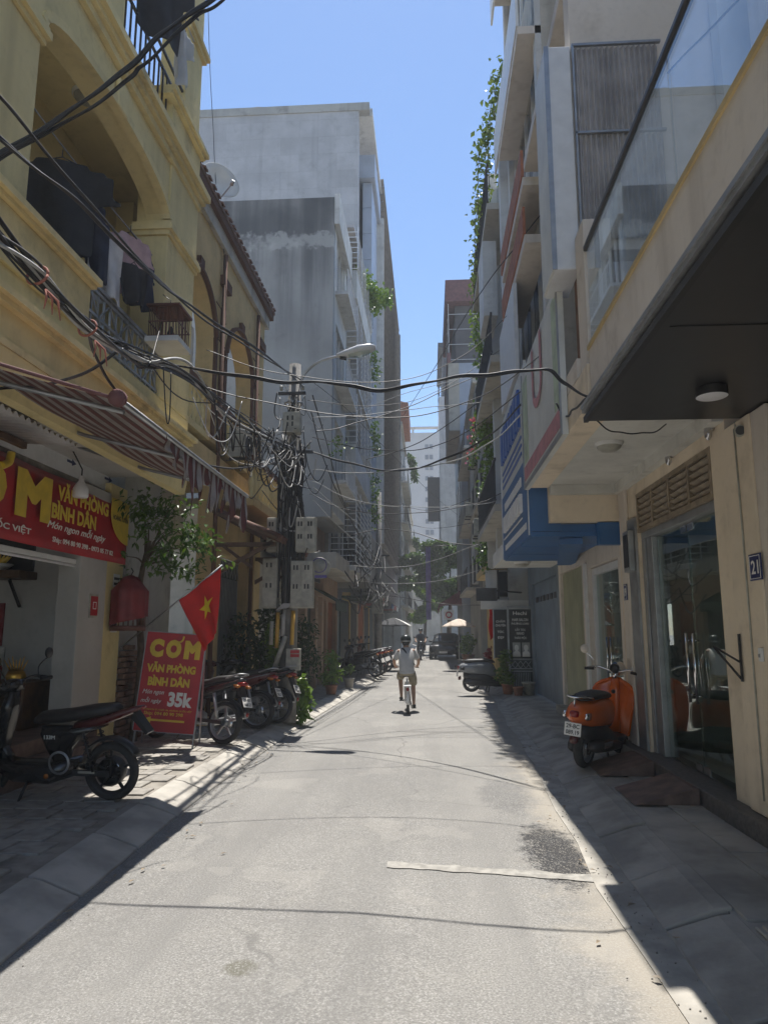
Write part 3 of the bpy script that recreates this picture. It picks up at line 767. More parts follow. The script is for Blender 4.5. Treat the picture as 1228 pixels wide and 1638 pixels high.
B(1.160, 1.179, 6.17, 6.74, 4.93, 7.24).build('face', 'faded_white', t); B(1.155, 1.20, 6.150, 6.159, 4.92, 7.25).build('edge_trim', 'grey_metal', t)
# big faded signboard
sg = thing('faded_signboard', 'large bleached white signboard with a pink U and pink strip along its foot', 'sign', (1.29, 8, 3.4))
B(1.27, 1.325, 6.6, 9.32, 3.48, 5.05).build('board', 'faded_white', sg)
MB().box(1.255, 1.269, 6.6, 9.32, 3.48, 3.53).box(1.255, 1.269, 6.6, 6.64, 3.53, 5.05).box(1.255, 1.269, 9.28, 9.32, 3.53, 5.05).build('frame', 'grey_metal', sg)
B(1.262, 1.2685, 6.66, 9.26, 3.58, 3.76).build('strip', 'faded_pink', sg)
for a, b, c, d in ((6.66, 6.95, 3.8, 4.95), (8.85, 9.24, 3.8, 4.9)): B(1.264, 1.2685, a, b, c, d).build('printed_band', 'faded_green', sg)
lettering('U', 'faded_pink', sg, (1.258, 8.35, 4.2), (0, -1, 0), (0, 0, 1), .75, .8, .0, ext=.003)
# small lamps of number 19
round_lamp('dome_lamp', 'round white dome lamp on the stained white soffit over the glass doors', 1.82, 7.1, 3.52, .14, 'offwhite_plastic', True)
def small_lamp(label, p):
    t = thing('wall_spot', label, 'lamp', p); x, y, z = p
    MB().cyl((x, y, z), (x - .03, y, z - .02), .02).build('base', 'steel', t)
    MB().lathe([(.001, 0), (.025, -.01), (.035, -.05), (.03, -.10), (.012, -.125), (.001, -.13)], (x - .05, y, z + .02), 14).build('bulb', 'steel', t)
small_lamp('small chrome wall lamp above the slatted vent', (2.498, 7.25, 3.42))
small_lamp('small white lamp by the pillar under the end of the black canopy', (2.498, 6.2, 3.40))
number_plate('small dark blue number plate reading 19 beside the glass doors', '19', (2.452, 9.2, 2.02), (0, -1, 0), (0, 0, 1), .15, .2)
t = thing('meter_box', 'narrow grey meter box on the post above number plate 19', 'meter box', (2.45, 8.85, 2.3))
B(2.40, 2.468, 8.7, 8.96, 2.35, 2.85).build('case', 'grey_metal', t, bevel=.01); B(2.394, 2.399, 8.73, 8.93, 2.4, 2.8).build('lid', 'dark_metal', t)
# two wedge ramps up to the doors
for lab, ya, yb in (('reddish wedge ramp to the glass doors, the one nearer the orange scooter', 8.0, 8.75), ('reddish wedge ramp at the foot of the cream pillar with plate 21', 6.72, 7.45)):
    o = MB().prism([(1.78, .128), (2.345, .128), (2.345, .272), (2.30, .272)], 'xz', ya, yb).build('wedge_ramp', 'ramp_tile', None, bevel=.006)
    tag(o, lab, 'ramp', 'door ramps')

# ------------------------------------------------------------------ number 17: the blue signed shop
h17 = thing('blue_shop_house', 'shop house behind the big blue sign box, glass door and olive shutter', 'house', (2.8, 12, 0))
MB().wall_x(2.5, 2.72, 9.505, 14.05, .115, 3.2, [(9.62, 11.45, .115, 2.62), (11.9, 13.85, .115, 2.72)]).build('wall', 'cream_pale', h17)
MB().box(2.72, 6.5, 9.505, 9.6, .1, 3.2).box(2.72, 6.5, 11.5, 11.6, .1, 3.2).box(6.4, 6.5, 9.6, 11.5, .1, 3.2).box(2.72, 6.4, 9.6, 11.5, 2.9, 3.0).build('side_wall', 'room_mid', h17)
MB().box(2.56, 2.66, 9.62, 9.74, .28, 2.6).box(2.56, 2.66, 11.33, 11.45, .28, 2.6).box(2.56, 2.66, 9.741, 11.329, 2.5, 2.6).build('door_frame', 'white_metal', h17)
for ya, yb in ((9.75, 10.53), (10.545, 11.32)):
    d = B(2.60, 2.612, ya, yb, .29, 2.49).build('glass_door', 'clear_glass', h17)
    hy = yb - .1 if ya < 10 else ya + .1
    MB().cyl((2.55, hy, .95), (2.55, hy, 1.55), .015).build('door_handle', 'chrome', d)
B(2.35, 2.72, 9.505, 14.0, .115, .27).build('step', 'pale_concrete', h17, bevel=.01)
for k in range(10):
    B(2.55, 2.575, 11.9 + k * .195 + .006, 11.9 + (k + 1) * .195 - .006, .2, 2.7).build('shutter_slat', 'olive_shutter', h17)
B(2.576, 2.6, 11.9, 13.85, .2, 2.72).build('shutter_back', 'olive_shutter', h17)
B(2.46, 2.498, 11.5, 11.62, .28, 2.7).build('post', 'white_paint', h17)
# blue sign box
sb = thing('blue_sign_box', 'big blue shop sign box with white lettering over the shop door', 'sign', (1.35, 11, 2.9))
B(1.36, 1.75, 9.47, 12.9, 2.95, 4.2).build('case', 'blue_panel', sb)
for k in range(3): B(1.36 + .0, 2.45, 9.48 + k * 1.15, 9.48 + k * 1.15 + 1.12, 2.88, 2.945).build('soffit_panel', 'blue_panel', sb)
B(1.751, 2.48, 9.47, 9.60, 2.946, 3.04).build('end_beam', 'blue_panel', sb); B(2.2, 2.49, 9.32, 9.46, 2.75, 3.04).build('end_block', 'blue_panel', sb)
MB().beam((1.9, 9.62, 2.83), (2.42, 12.8, 2.83), .3, .08).build('soffit_beam', 'blue_panel', sb)
B(1.335, 1.358, 9.47, 12.9, 2.90, 4.0).build('lower_face', 'blue_panel', sb)
B(1.335, 1.358, 9.47, 12.9, 4.005, 5.35).build('upper_face', 'faded_white', sb)
MB().box(1.32, 1.334, 9.47, 9.5, 2.9, 5.35).box(1.32, 1.334, 12.87, 12.9, 2.9, 5.35).build('frame', 'white_metal', sb)
B(1.315, 1.33, 10.1, 12.6, 3.22, 3.235).build('rule', 'sign_white', sb)
for k in range(3): B(1.322, 1.334, 10.0, 12.6, 4.13 + k * .12, 4.13 + k * .12 + .045).build('rule', 'blue_letter', sb)
for i in range(7): B(1.29, 1.333, 10.05 + i * .37, 10.05 + i * .37 + .27, 4.55, 5.12).build('raised_letter', 'blue_letter', sb)
for i in range(8): B(1.29, 1.333, 10.1 + i * .3, 10.1 + i * .3 + .22, 3.32, 3.58).build('raised_letter', 'sign_white', sb)
for i in range(12): B(1.32, 1.333, 10.15 + i * .19, 10.15 + i * .19 + .13, 3.70, 3.83).build('raised_letter', 'sign_white', sb)
for i in range(14): B(1.325, 1.333, 9.75 + i * .2, 9.75 + i * .2 + .13, 3.02, 3.11).build('raised_letter', 'sign_white', sb)
# upper floors above the blue sign
ha = thing('tall_house', 'tall pale house with terracotta balcony bands above the blue sign', 'house', (2.2, 11.3, 3.2))
MB().wall_x(1.75, 2.0, 9.46, 13.2, 4.21, 17.5, [(10.0, 12.6, z, z + 1.9) for z in (5.6, 9.0, 12.4)]).box(2.0, 6.5, 9.46, 9.7, 3.21, 17.5).box(2.0, 6.5, 12.95, 13.2, 3.21, 17.5).box(2.0, 6.5, 9.7, 12.95, 17.2, 17.5).box(6.3, 6.5, 9.7, 12.95, 3.21, 17.2).build('wall', 'weathered_beige', ha)
for z in (5.6, 9.0, 12.4):
    B(1.86, 1.9, 10.0, 12.6, z, z + 1.9).build('window_pane', 'mirror_glass', ha)
    for yy in (10.0, 10.85, 11.7, 12.55): B(1.80, 1.855, yy, yy + .05, z, z + 1.9).build('window_frame', 'white_paint', ha)
for z in (7.1, 8.0, 10.5, 13.9):
    B(1.40, 1.75, 9.46, 12.4, z, z + .13).build('balcony_slab', 'cream_pale', ha)
for z in (7.24, 8.14):
    B(1.38, 1.42, 9.46, 12.4, z, z + .42).build('balcony_band', 'terracotta', ha)
for z in (10.64, 14.04): B(1.38, 1.42, 9.46, 13.0, z, z + .85).build('balcony_front', 'white_paint', ha)
B(1.36, 1.42, 10.6, 12.8, 5.6, 7.08).build('white_screen', 'white_metal', ha)
for yy in (9.46, 12.98): B(1.66, 1.749, yy, yy + .22, 4.21, 17.5).build('pilaster', 'weathered_white', ha)
hb = thing('narrow_house', 'narrow grey house with black balcony railing and hanging vines', 'house', (2.2, 15.5, 0))
MB().wall_x(1.72, 2.0, 13.21, 18.6, 3.22, 12.2, [(13.9, 15.6, z, z + 2.1) for z in (4.3, 7.4)] + [(16.3, 18.0, z, z + 2.1) for z in (4.3, 7.4)]).box(2.0, 6.5, 13.21, 13.4, 3.22, 12.2).box(2.0, 6.5, 18.4, 18.6, 0.1, 12.2).box(2.0, 6.5, 13.4, 18.4, 12.0, 12.2).build('wall', 'weathered_grey', hb)
for z in (4.3, 7.4):
    for ya in (13.9, 16.3):
        B(1.86, 1.9, ya, ya + 1.7, z, z + 2.1).build('window_pane', 'mirror_glass', hb)
        for yy in (ya, ya + .82, ya + 1.64): B(1.78, 1.855, yy, yy + .06, z, z + 2.1).build('window_frame', 'dark_metal', hb)
for yy in (13.21, 15.8, 18.3): B(1.5, 1.719, yy, yy + .28, 3.22, 12.6).build('pilaster', 'weathered_white', hb)
for z in (3.9, 6.9, 10.2):
    B(1.25, 1.72, 13.5, 18.3, z, z + .14).build('balcony_slab', 'weathered_beige', hb)
    rl = MB().box(1.26, 1.30, 13.5, 18.3, z + 1.0, z + 1.05).box(1.26, 1.29, 13.5, 18.3, z + .2, z + .23)
    for k in range(32): rl.box(1.268, 1.285, 13.52 + k * .15, 13.535 + k * .15, z + .23, z + 1.0)
    rl.build('railing', 'dark_metal', hb)
B(1.20, 1.49, 14.2, 15.4, 8.2, 9.9).build('canopy_board', 'weathered_white', hb)
# the blue garage front and white soffit beside the salon
MB().wall_x(2.5, 2.7, 14.06, 18.38, .115, 3.2, [(14.35, 17.75, .115, 2.75)]).build('ground_wall', 'blue_door', hb)
for k in range(14): B(2.56, 2.585, 14.35 + k * .2429 + .006, 14.35 + (k + 1) * .2429 - .006, .16, 2.74).build('shutter_slat', 'blue_door', hb)
B(2.59, 2.61, 14.35, 17.75, .16, 2.75).build('shutter_back', 'room_dark', hb)
for k in range(6): B(2.53, 2.56, 14.6 + k * .5, 14.6 + k * .5 + .26, 2.3, 2.42).build('vent_hole', 'room_dark', hb)
B(1.32, 2.5, 12.95, 14.9, 2.93, 3.2).build('entrance_canopy', 'white_soffit', hb, bevel=.01)
round_lamp('soffit_lamp', 'flat round lamp under the white canopy beyond the blue sign box', 1.75, 13.6, 2.928, .16, 'offwhite_plastic', True)
# ------------------------------------------------------------------ left side: the near yellow house with the food shop
XB = -3.3
ya_ = thing('yellow_house', 'yellow balconied house above the food shop with the red banner', 'house', (-5, 6.5, 0))
# balcony slab and mouldings of the first floor
mo = MB()
mo.box(XB - 1.6, XB + .04, -6, 9.2, 3.86, 4.12).box(XB - .1, XB + .10, -6, 9.23, 4.121, 4.17).box(XB - .1, XB + .15, -6, 9.26, 4.171, 4.23).box(XB - .1, XB + .09, -6, 9.22, 4.231, 4.27)
mo.box(XB - .1, XB + .08, -6, 9.22, 3.80, 3.859)
mo.build('balcony_moulding', 'yellow_trim', ya_)
B(XB - .12, XB + .02, -6, 9.2, 4.271, 4.46).build('balcony_kerb', 'yellow_wall', ya_)
def slope_fascia(z0, z1, o, y1):
    return MB().prism([(XB - .1, z0), (XB + .02, z0), (XB + o, z1), (XB - .1, z1)], 'xz', -6, y1)
slope_fascia(3.45, 3.795, .07, 9.2).build('slab_fascia', 'yellow_wall', ya_)
# solid parapet with coping, then open railing
B(XB - .12, XB + .05, -6, 6.25, 4.461, 4.93).build('parapet', 'yellow_wall', ya_, bevel=.01)
MB().box(XB - .14, XB + .09, -6, 6.29, 4.931, 4.97).box(XB - .14, XB + .13, -6, 6.32, 4.971, 5.03).box(XB - .14, XB + .10, -6, 6.30, 5.031, 5.06).build('parapet_coping', 'yellow_trim', ya_)
rl = MB()
for z in (4.52, 4.75, 5.0): rl.box(XB - .04, XB - .01, 6.33, 8.15, z, z + .03)
for k in range(13): rl.box(XB - .035, XB - .015, 6.4 + k * .14, 6.42 + k * .14, 4.47, 5.05)
for k in range(4):
    a = 6.36 + k * .45; rl.beam((XB - .025, a, 4.53), (XB - .025, a + .42, 4.98), .02, .02); rl.beam((XB - .02, a + .42, 4.53), (XB - .02, a, 4.98), .02, .02)
rl.box(XB - .05, XB, 6.33, 8.15, 5.05, 5.09)
rl.build('railing', 'galvanised', ya_)
# columns
for ya, yb, nm in ((8.15, 9.18, 'far'), (4.55, 5.15, 'near')):
    B(XB - .42, XB + .02, ya, yb, 4.47, 6.62).build('column', 'yellow_wall', ya_, bevel=.012)
    MB().box(XB - .44, XB + .05, ya - .03, yb + .03, 6.621, 6.68).box(XB - .46, XB + .09, ya - .06, yb + .05, 6.681, 6.75).box(XB - .44, XB + .07, ya - .04, yb + .04, 6.751, 6.80).build('capital', 'yellow_trim', ya_)
    B(XB - .40, XB + .03, ya, yb, 6.801, 7.62).build('column', 'yellow_wall', ya_)
# arched spandrel between the columns
n = 18; pts = [(5.15, 7.62), (5.15, 6.81)]
for i in range(1, n):
    a = math.pi * (1 - i / n); pts.append((6.65 + 1.5 * math.cos(a), 6.81 + .62 * math.sin(a)))
pts += [(8.15, 6.81), (8.15, 7.62)]
def spandrel(pts_top, poly_bottom, x0, x1):
    m = MB()
    for (a, b) in zip(poly_bottom, poly_bottom[1:]):
        m.prism([(a[0], a[1]), (b[0], b[1]), (b[0], pts_top), (a[0], pts_top)], 'yz', x0, x1)
    return m
arc = [(6.65 - 1.5 * math.cos(math.pi * i / n), 6.84 + .37 * math.sin(math.pi * i / n)) for i in range(n + 1)]
spandrel(7.62, arc, XB - .28, XB + .0).build('arch', 'yellow_wall', ya_)
am = MB()
for (a, b) in zip(arc, arc[1:]): am.beam((XB + .0, a[0], a[1]), (XB + .0, b[0], b[1]), .10, .09)
am.build('arch_moulding', 'yellow_trim', ya_)
B(XB + .01, XB + .06, 6.52, 6.78, 7.16, 7.5).build('keystone', 'yellow_trim', ya_, bevel=.02)
# near bay wall (towards and behind the camera)
B(XB - .35, XB - .02, -6, 4.54, 4.47, 7.62).build('bay_wall', 'yellow_wall', ya_)
# loggia back wall, ceiling, door, dome lamp
MB().wall_x(-4.5, -4.35, 4.5, 9.2, 4.12, 7.6, [(6.6, 7.4, 4.12, 6.75)]).build('back_wall', 'yellow_wall', ya_)
B(-4.48, -4.42, 6.6, 7.4, 4.12, 6.75).build('door', 'wood_dark', ya_)
B(-4.9, XB - .29, 4.5, 9.2, 7.62, 7.78).build('loggia_ceiling', 'yellow_wall', ya_)
# side pier of the loggia at the far end
B(-4.34, -4.1, 8.9, 9.2, 4.47, 7.6).build('side_pier', 'yellow_wall', ya_)
# upper cornice and second-floor parapet
co = MB()
for k, (z, dz, o) in enumerate(((7.62, .10, .06), (7.721, .07, .11), (7.792, .09, .17), (7.883, .06, .13), (7.944, .08, .05))): co.box(XB - .3, XB + o, -6, 9.2 + o * .6, z, z + dz)
co.build('cornice', 'yellow_trim', ya_)
B(XB - .25, XB + .02, -6, 6.6, 8.025, 8.55).build('upper_parapet', 'yellow_wall', ya_)
B(XB - .25, XB + .02, 8.1, 9.2, 8.025, 8.45).build('upper_parapet', 'yellow_wall', ya_)
MB().box(XB - .27, XB + .08, 7.9, 9.26, 8.451, 8.50).box(XB - .27, XB + .12, 7.9, 9.3, 8.501, 8.57).build('upper_coping', 'yellow_trim', ya_)
MB().box(XB - .27, XB + .08, -6, 6.64, 8.551, 8.60).box(XB - .27, XB + .12, -6, 6.68, 8.601, 8.67).build('upper_coping', 'yellow_trim', ya_)
B(XB - .38, XB + .0, 8.55, 9.16, 8.571, 11.3).build('column', 'yellow_wall', ya_, bevel=.012)
MB().box(XB - .42, XB + .05, 8.5, 9.21, 10.0, 10.07).box(XB - .44, XB + .09, 8.46, 9.25, 10.071, 10.14).build('capital', 'yellow_trim', ya_)
B(XB - .38, XB + .0, 4.55, 5.15, 8.671, 11.3).build('column', 'yellow_wall', ya_)
MB().box(XB - 2.6, XB + .2, -6, 9.3, 11.3, 11.6).build('roof', 'yellow_trim', ya_)
rl = MB()
for z in (8.75, 9.0): rl.box(XB - .06, XB - .03, 5.15, 8.55, z, z + .03)
for k in range(24): rl.box(XB - .055, XB - .035, 5.2 + k * .14, 5.22 + k * .14, 8.1, 8.75)
rl.build('railing', 'dark_metal', ya_)
B(-5.05, -4.9, -6, 7.2, 8.03, 11.3).build('back_wall', 'yellow_wall', ya_)
# ground floor of the food shop
B(-8.2, XB - .25, -6, 9.2, 3.70, 3.799).build('ground_ceiling', 'white_wall', ya_)
B(-8.3, -8.2, -6, 9.6, .1, 3.8).build('shop_back_wall', 'white_wall', ya_)
MB().box(-8.2, -4.55, 9.05, 9.25, .1, 3.7).build('shop_side_wall', 'white_wall', ya_)
B(-4.50, -4.22, 8.35, 9.06, .5, 3.45).build('white_pillar', 'white_wall', ya_, bevel=.012)
B(-4.55, -4.24, 9.07, 9.6, .115, 3.6).build('yellow_pillar', 'yellow_wall', ya_, bevel=.012)
MB().box(-8.2, -4.0, -6, 9.04, .115, .34).box(-8.2, -4.2, -6, 9.04, .341, .50).build('shop_step', 'ramp_tile', ya_, bevel=.01)
B(-4.40, -4.34, -6, 9.2, 3.42, 4.4).build('panel_backing', 'mortar_wall', ya_)
for k, (a, b) in enumerate(((.3, 2.9), (2.92, 6.0), (6.02, 9.2))):
    B(-4.335, -4.32, a, b, 3.50, 4.4).build('composite_panel', 'white_metal', ya_)
for yy in (5.2, 6.6, 7.75, 8.75):
    m = MB().prism([(yy + .0, 3.98), (yy - .17, 3.98), (yy - .02, 4.13)], 'yz', -4.319, -4.315)
    m.build('printed_logo', 'navy_print', ya_)
    lettering('OSITE', 'navy_print', ya_, (-4.312, yy + .06, 3.98), (0, 0, 1), (0, 1, 0), .2, .06, .01, ext=.002)
    MB().prism([(yy + .5, 3.66), (yy + .4, 3.70), (yy + .4, 3.675), (yy + .28, 3.675), (yy + .28, 3.645), (yy + .4, 3.645), (yy + .4, 3.62)], 'yz', -4.319, -4.315).build('printed_arrow', 'navy_print', ya_)
# red banner
bn = thing('shop_banner', 'long red shop banner with yellow lettering over the food shop entrance', 'banner', (-4.2, 7.5, 2.5))
BX = -4.20
def bfn(u, v):
    y = 4.6 + 4.93 * u; return (BX + .03 * math.sin(u * 19) * v * .5 + .02 * math.sin(u * 7) - (.06 * max(0, v - .9) / .1 if u > .3 else 0), y, 2.54 + .87 * v)
MB().grid(bfn, 60, 8).build('cloth', 'sign_red', bn).modifiers.new('t', 'SOLIDIFY').thickness = .004
def blet(t, mat, y, z, w, h, bold=.03, shear=0): return lettering(t, mat, bn, (BX + .035, y, z), (0, 1, 0), (0, 0, 1), w, h, bold, shear, ext=.006, split=h > .07)
def horned_o(put, tube_parent, P):
    """the letter O with a horn at its upper right; P maps (x, z) in board units to a point"""
    MB().tube(spline([P(.82, .88), P(1.0, 1.0), P(1.05, 1.22)], 5), [.06 * (P(1, 0) - P(0, 0)).length + .01 * i * 0 for i in range(11)], 8).build('letter_horn', 'sign_yellow', tube_parent)
blet('C', 'sign_yellow', 5.3, 2.80, .56, .50, .07); blet('O', 'sign_yellow', 5.98, 2.80, .66, .50, .07); blet('M', 'sign_yellow', 6.80, 2.80, .68, .50, .07)
horned_o(None, bn, lambda x, z: Vector((BX + .03, 5.98 + .66 * x, 2.80 + .50 * z)))
blet('VĂN PHÒNG', 'sign_yellow', 7.60, 3.10, 1.28, .225, .05); blet('BÌNH DÂN', 'sign_yellow', 7.50, 2.88, 1.06, .215, .05)
blet('Món ngon mỗi ngày', 'sign_white', 7.43, 2.74, 1.42, .13, .02, .35)
blet('Ship: 094 80 90 398 - 0973 05 77 82', 'sign_white', 7.56, 2.60, 1.52, .08, .03)
blet('HOÀNG QUỐC VIỆT', 'sign_white', 5.6, 2.62, 1.53, .115, .03)
m = MB(); pp = [(9.52, 2.82), (9.52, 3.38), (8.98, 3.38)] + [(9.52 - .56 * math.cos(a), 3.22 - .42 * math.sin(a)) for a in [i * math.pi / 2 / 10 for i in range(0, 11)]]
m.prism(pp, 'yz', BX + .028, BX + .034).build('yellow_corner', 'sign_yellow', bn)
lettering('HOÀNG TUYẾN', 'letter_black', bn, (BX + .038, 9.02, 3.10), (0, 1, 0), (0, 0, 1), .46, .10, .02, ext=.002)
# fluorescent batten, bulb, scrap of corrugated roof, things in the shop
t = thing('tube_lamp', 'long white fluorescent batten under the red banner', 'lamp', (-4.3, 7, 2.5))
B(-4.36, -4.28, 5.2, 8.55, 2.44, 2.50).build('batten', 'white_paint', t, bevel=.008); MB().cyl((-4.30, 5.3, 2.42), (-4.30, 8.4, 2.42), .016).build('tube', 'lamp_white', t)
t = thing('hanging_bulb', 'white globe bulb hanging in front of the red banner', 'lamp', (-3.98, 7.7, 3.3))
MB().lathe([(.001, .10), (.028, .10), (.03, .04), (.06, .0), (.085, -.05), (.088, -.13), (.08, -.15), (.001, -.155)], (-3.98, 7.75, 3.30), 20).build('bulb', 'lamp_white', t)
MB().tube([(-3.98, 7.75, 3.40), (-3.98, 7.75, 3.48), (-4.1, 7.75, 3.69)], .008, 6).build('cord', 'cable_black', t)
t = thing('corrugated_sheet', 'scrap of grey corrugated roof sheet at the edge of the awning', 'roof sheet', (-3.6, 5, 3.4))
def cf(u, v): return (-3.95 + .55 * v, 4.6 + 1.9 * u, 3.46 - .04 * v + .02 * math.cos(u * 20 * 2 * math.pi))
MB().grid(cf, 120, 1).build('sheet', 'corrugated', t).modifiers.new('t', 'SOLIDIFY').thickness = .004
B(-3.9, -3.85, 4.6, 6.4, 3.37, 3.43).build('batten', 'wood_dark', t)
t = thing('wall_shelf', 'dark altar shelf with a bowl of bananas on the white shop wall', 'shelf', (-5.6, 9.0, 2.2))
B(-6.6, -5.15, 8.62, 9.045, 2.30, 2.40).build('board', 'wood_dark', t, bevel=.01); B(-6.6, -5.2, 9.0, 9.045, 2.41, 2.95).build('back', 'black_panel', t)
for x in (-6.3, -5.35): MB().beam((x, 9.03, 1.95), (x, 8.75, 2.29), .03).build('bracket', 'dark_metal', t)
t = thing('banana_bowl', 'white bowl heaped with bananas on the dark shelf', 'fruit bowl', (-5.55, 8.8, 2.4))
MB().lathe([(.05, 2.401), (.13, 2.44), (.19, 2.49), (.18, 2.485), (.04, 2.42)], (-5.55, 8.8, 0), 20).build('bowl', 'white_paint', t)
for k in range(9):
    a = -1.1 + k * .275; MB().tube([(-5.55 + .05 * math.sin(a), 8.78, 2.46), (-5.55 + .15 * math.sin(a), 8.75, 2.53), (-5.55 + .23 * math.sin(a), 8.74, 2.63 - .05 * abs(a))], [.012, .024, .008], 8).build('banana', 'banana', t)
o = B(-6.9, -5.55, 9.02, 9.045, 1.45, 2.0).build('red_poster', 'poster_maroon'); tag(o, 'plain dark maroon poster on the white wall inside the food shop', 'poster')
t = thing('wall_calendar', 'pale grey printed sheet on the white wall below the maroon poster', 'calendar', (-6, 9.04, 1.2))
B(-6.9, -5.5, 9.025, 9.045, 1.10, 1.43).build('sheet', 'calendar_grey', t)
for k in range(4): B(-6.5 + k * .24, -6.48 + k * .24, 9.018, 9.024, 1.16, 1.30).build('printed_line', 'letter_black', t)
B(-6.75, -5.62, 9.018, 9.024, 1.315, 1.325).build('printed_line', 'letter_black', t)
t = thing('payment_sign', 'small framed red payment notice on the white pillar', 'notice', (-4.2, 8.7, 2))
B(-4.219, -4.21, 8.62, 8.86, 1.80, 2.10).build('frame', 'offwhite_plastic', t); B(-4.209, -4.205, 8.65, 8.83, 1.83, 2.07).build('print', 'sign_red', t)
MB().box(-4.204, -4.202, 8.70, 8.79, 1.99, 2.0).box(-4.204, -4.202, 8.70, 8.79, 1.91, 1.92).box(-4.204, -4.202, 8.70, 8.71, 1.92, 1.99).box(-4.204, -4.202, 8.78, 8.79, 1.92, 1.99).build('printed_square', 'sign_white', t)
t = thing('paper_notices', 'strip of black and white paper notices on the yellow pillar', 'notice', (-4.23, 9.4, 2))
for k in range(4):
    B(-4.239, -4.236, 9.30, 9.50, 1.62 + k * .2, 1.80 + k * .2).build('paper', 'sign_white', t)
    for j in range(2): B(-4.2355, -4.234, 9.32, 9.48, 1.65 + k * .2 + j * .07, 1.685 + k * .2 + j * .07).build('printed_line', 'letter_black', t)
# dim household altar and clutter on the shop step
t = thing('floor_altar', 'dark wooden altar table with gold ornament beside the white pillar', 'altar', (-5, 8.3, .5))
MB().box(-5.5, -4.7, 8.2, 8.9, .98, 1.04).box(-5.45, -5.37, 8.25, 8.85, .501, .979).box(-4.83, -4.75, 8.25, 8.85, .501, .979).box(-5.36, -4.84, 8.7, 8.8, .501, .95).build('table', 'wood_dark', t)
MB().lathe([(.09, 1.041), (.12, 1.10), (.09, 1.17), (.07, 1.16)], (-4.95, 8.4, 0), 16).build('gold_bowl', 'gold', t)
for k in range(7): MB().tube([(-4.95 + .02 * k - .06, 8.4, 1.15), (-4.95 + .05 * (k - 3), 8.38, 1.30 + .02 * (k % 3))], [.012, .004], 6).build('incense_stick', 'gold', t)
MB().lathe([(.09, 1.041), (.1, 1.2), (.05, 1.3), (.03, 1.42), (.035, 1.45)], (-5.3, 8.5, 0), 14).build('vase', 'poster_maroon', t)
t = thing('stacked_basins', 'dark stack of basins and pots on the shop step', 'cookware', (-5, 7.4, .5))
for k, (x, y, r, z) in enumerate(((-4.75, 7.5, .2, .501), (-4.75, 7.5, .17, .62), (-5.1, 7.2, .24, .501), (-4.6, 7.05, .15, .501), (-5.15, 7.2, .18, .70), (-4.62, 7.05, .12, .66))):
    MB().lathe([(r * .7, z), (r, z + .12), (r * 1.05, z + .15), (r * .95, z + .14), (r * .62, z + .02)], (x, y, 0), 20).build('basin', ('steel', 'dark_metal', 'galvanised')[k % 3], t)
# awning
aw = thing('striped_awning', 'worn red and white striped awning with a torn valance over the food shop', 'awning', (-3, 6, 3))
def af(u, v):
    y = 4.5 + 3.35 * u; x = -2.09 - 2.13 * v
    return (x, y, 3.19 - .02 * u + .72 * v - .05 * math.sin(math.pi * v) + .012 * math.sin(u * 14) * math.sin(math.pi * v))
MB().grid(af, 50, 10).build('cloth', 'awning_stripe', aw).modifiers.new('t', 'SOLIDIFY').thickness = .004
MB().cyl((-2.08, 4.46, 3.185), (-2.08, 7.9, 3.165), .022).build('front_rail', 'galvanised', aw)
MB().cyl((-4.22, 4.4, 3.92), (-4.22, 7.9, 3.92), .06).build('roller', 'dark_metal', aw)
MB().tube([(-4.2, 4.49, 3.91), (-3.15, 4.49, 3.53), (-2.09, 4.49, 3.19)], .014, 6).build('side_hem', 'dull_red_sheet', aw)
for yy in (4.7, 6.2, 7.6): MB().tube([(-4.25, yy, 3.80), (-3.2, yy + .05, 3.45), (-2.14, yy, 3.17)], .018, 8).build('folding_arm', 'grey_metal', aw)
MB().lathe([(.001, -.02), (.06, -.02), (.06, .02), (.001, .02)], (-2.08, 4.46, 3.19), 16, 'y').build('joint_cap', 'dull_red_sheet', aw)
rv = random.Random(5)
def vf_(u, v):
    y = 5.3 + 2.55 * u; L = min(1, u * 5) * (.30 + .10 * math.sin(u * 27) + .08 * math.sin(u * 67 + 1) + .05 * math.sin(u * 151))
    return (-2.085 + .03 * math.sin(u * 70 + v * 2) * v, y + .02 * math.sin(u * 90) * v, 3.17 - L * v)
MB().grid(vf_, 150, 5).build('valance', 'valance_stripe', aw).modifiers.new('t', 'SOLIDIFY').thickness = .003

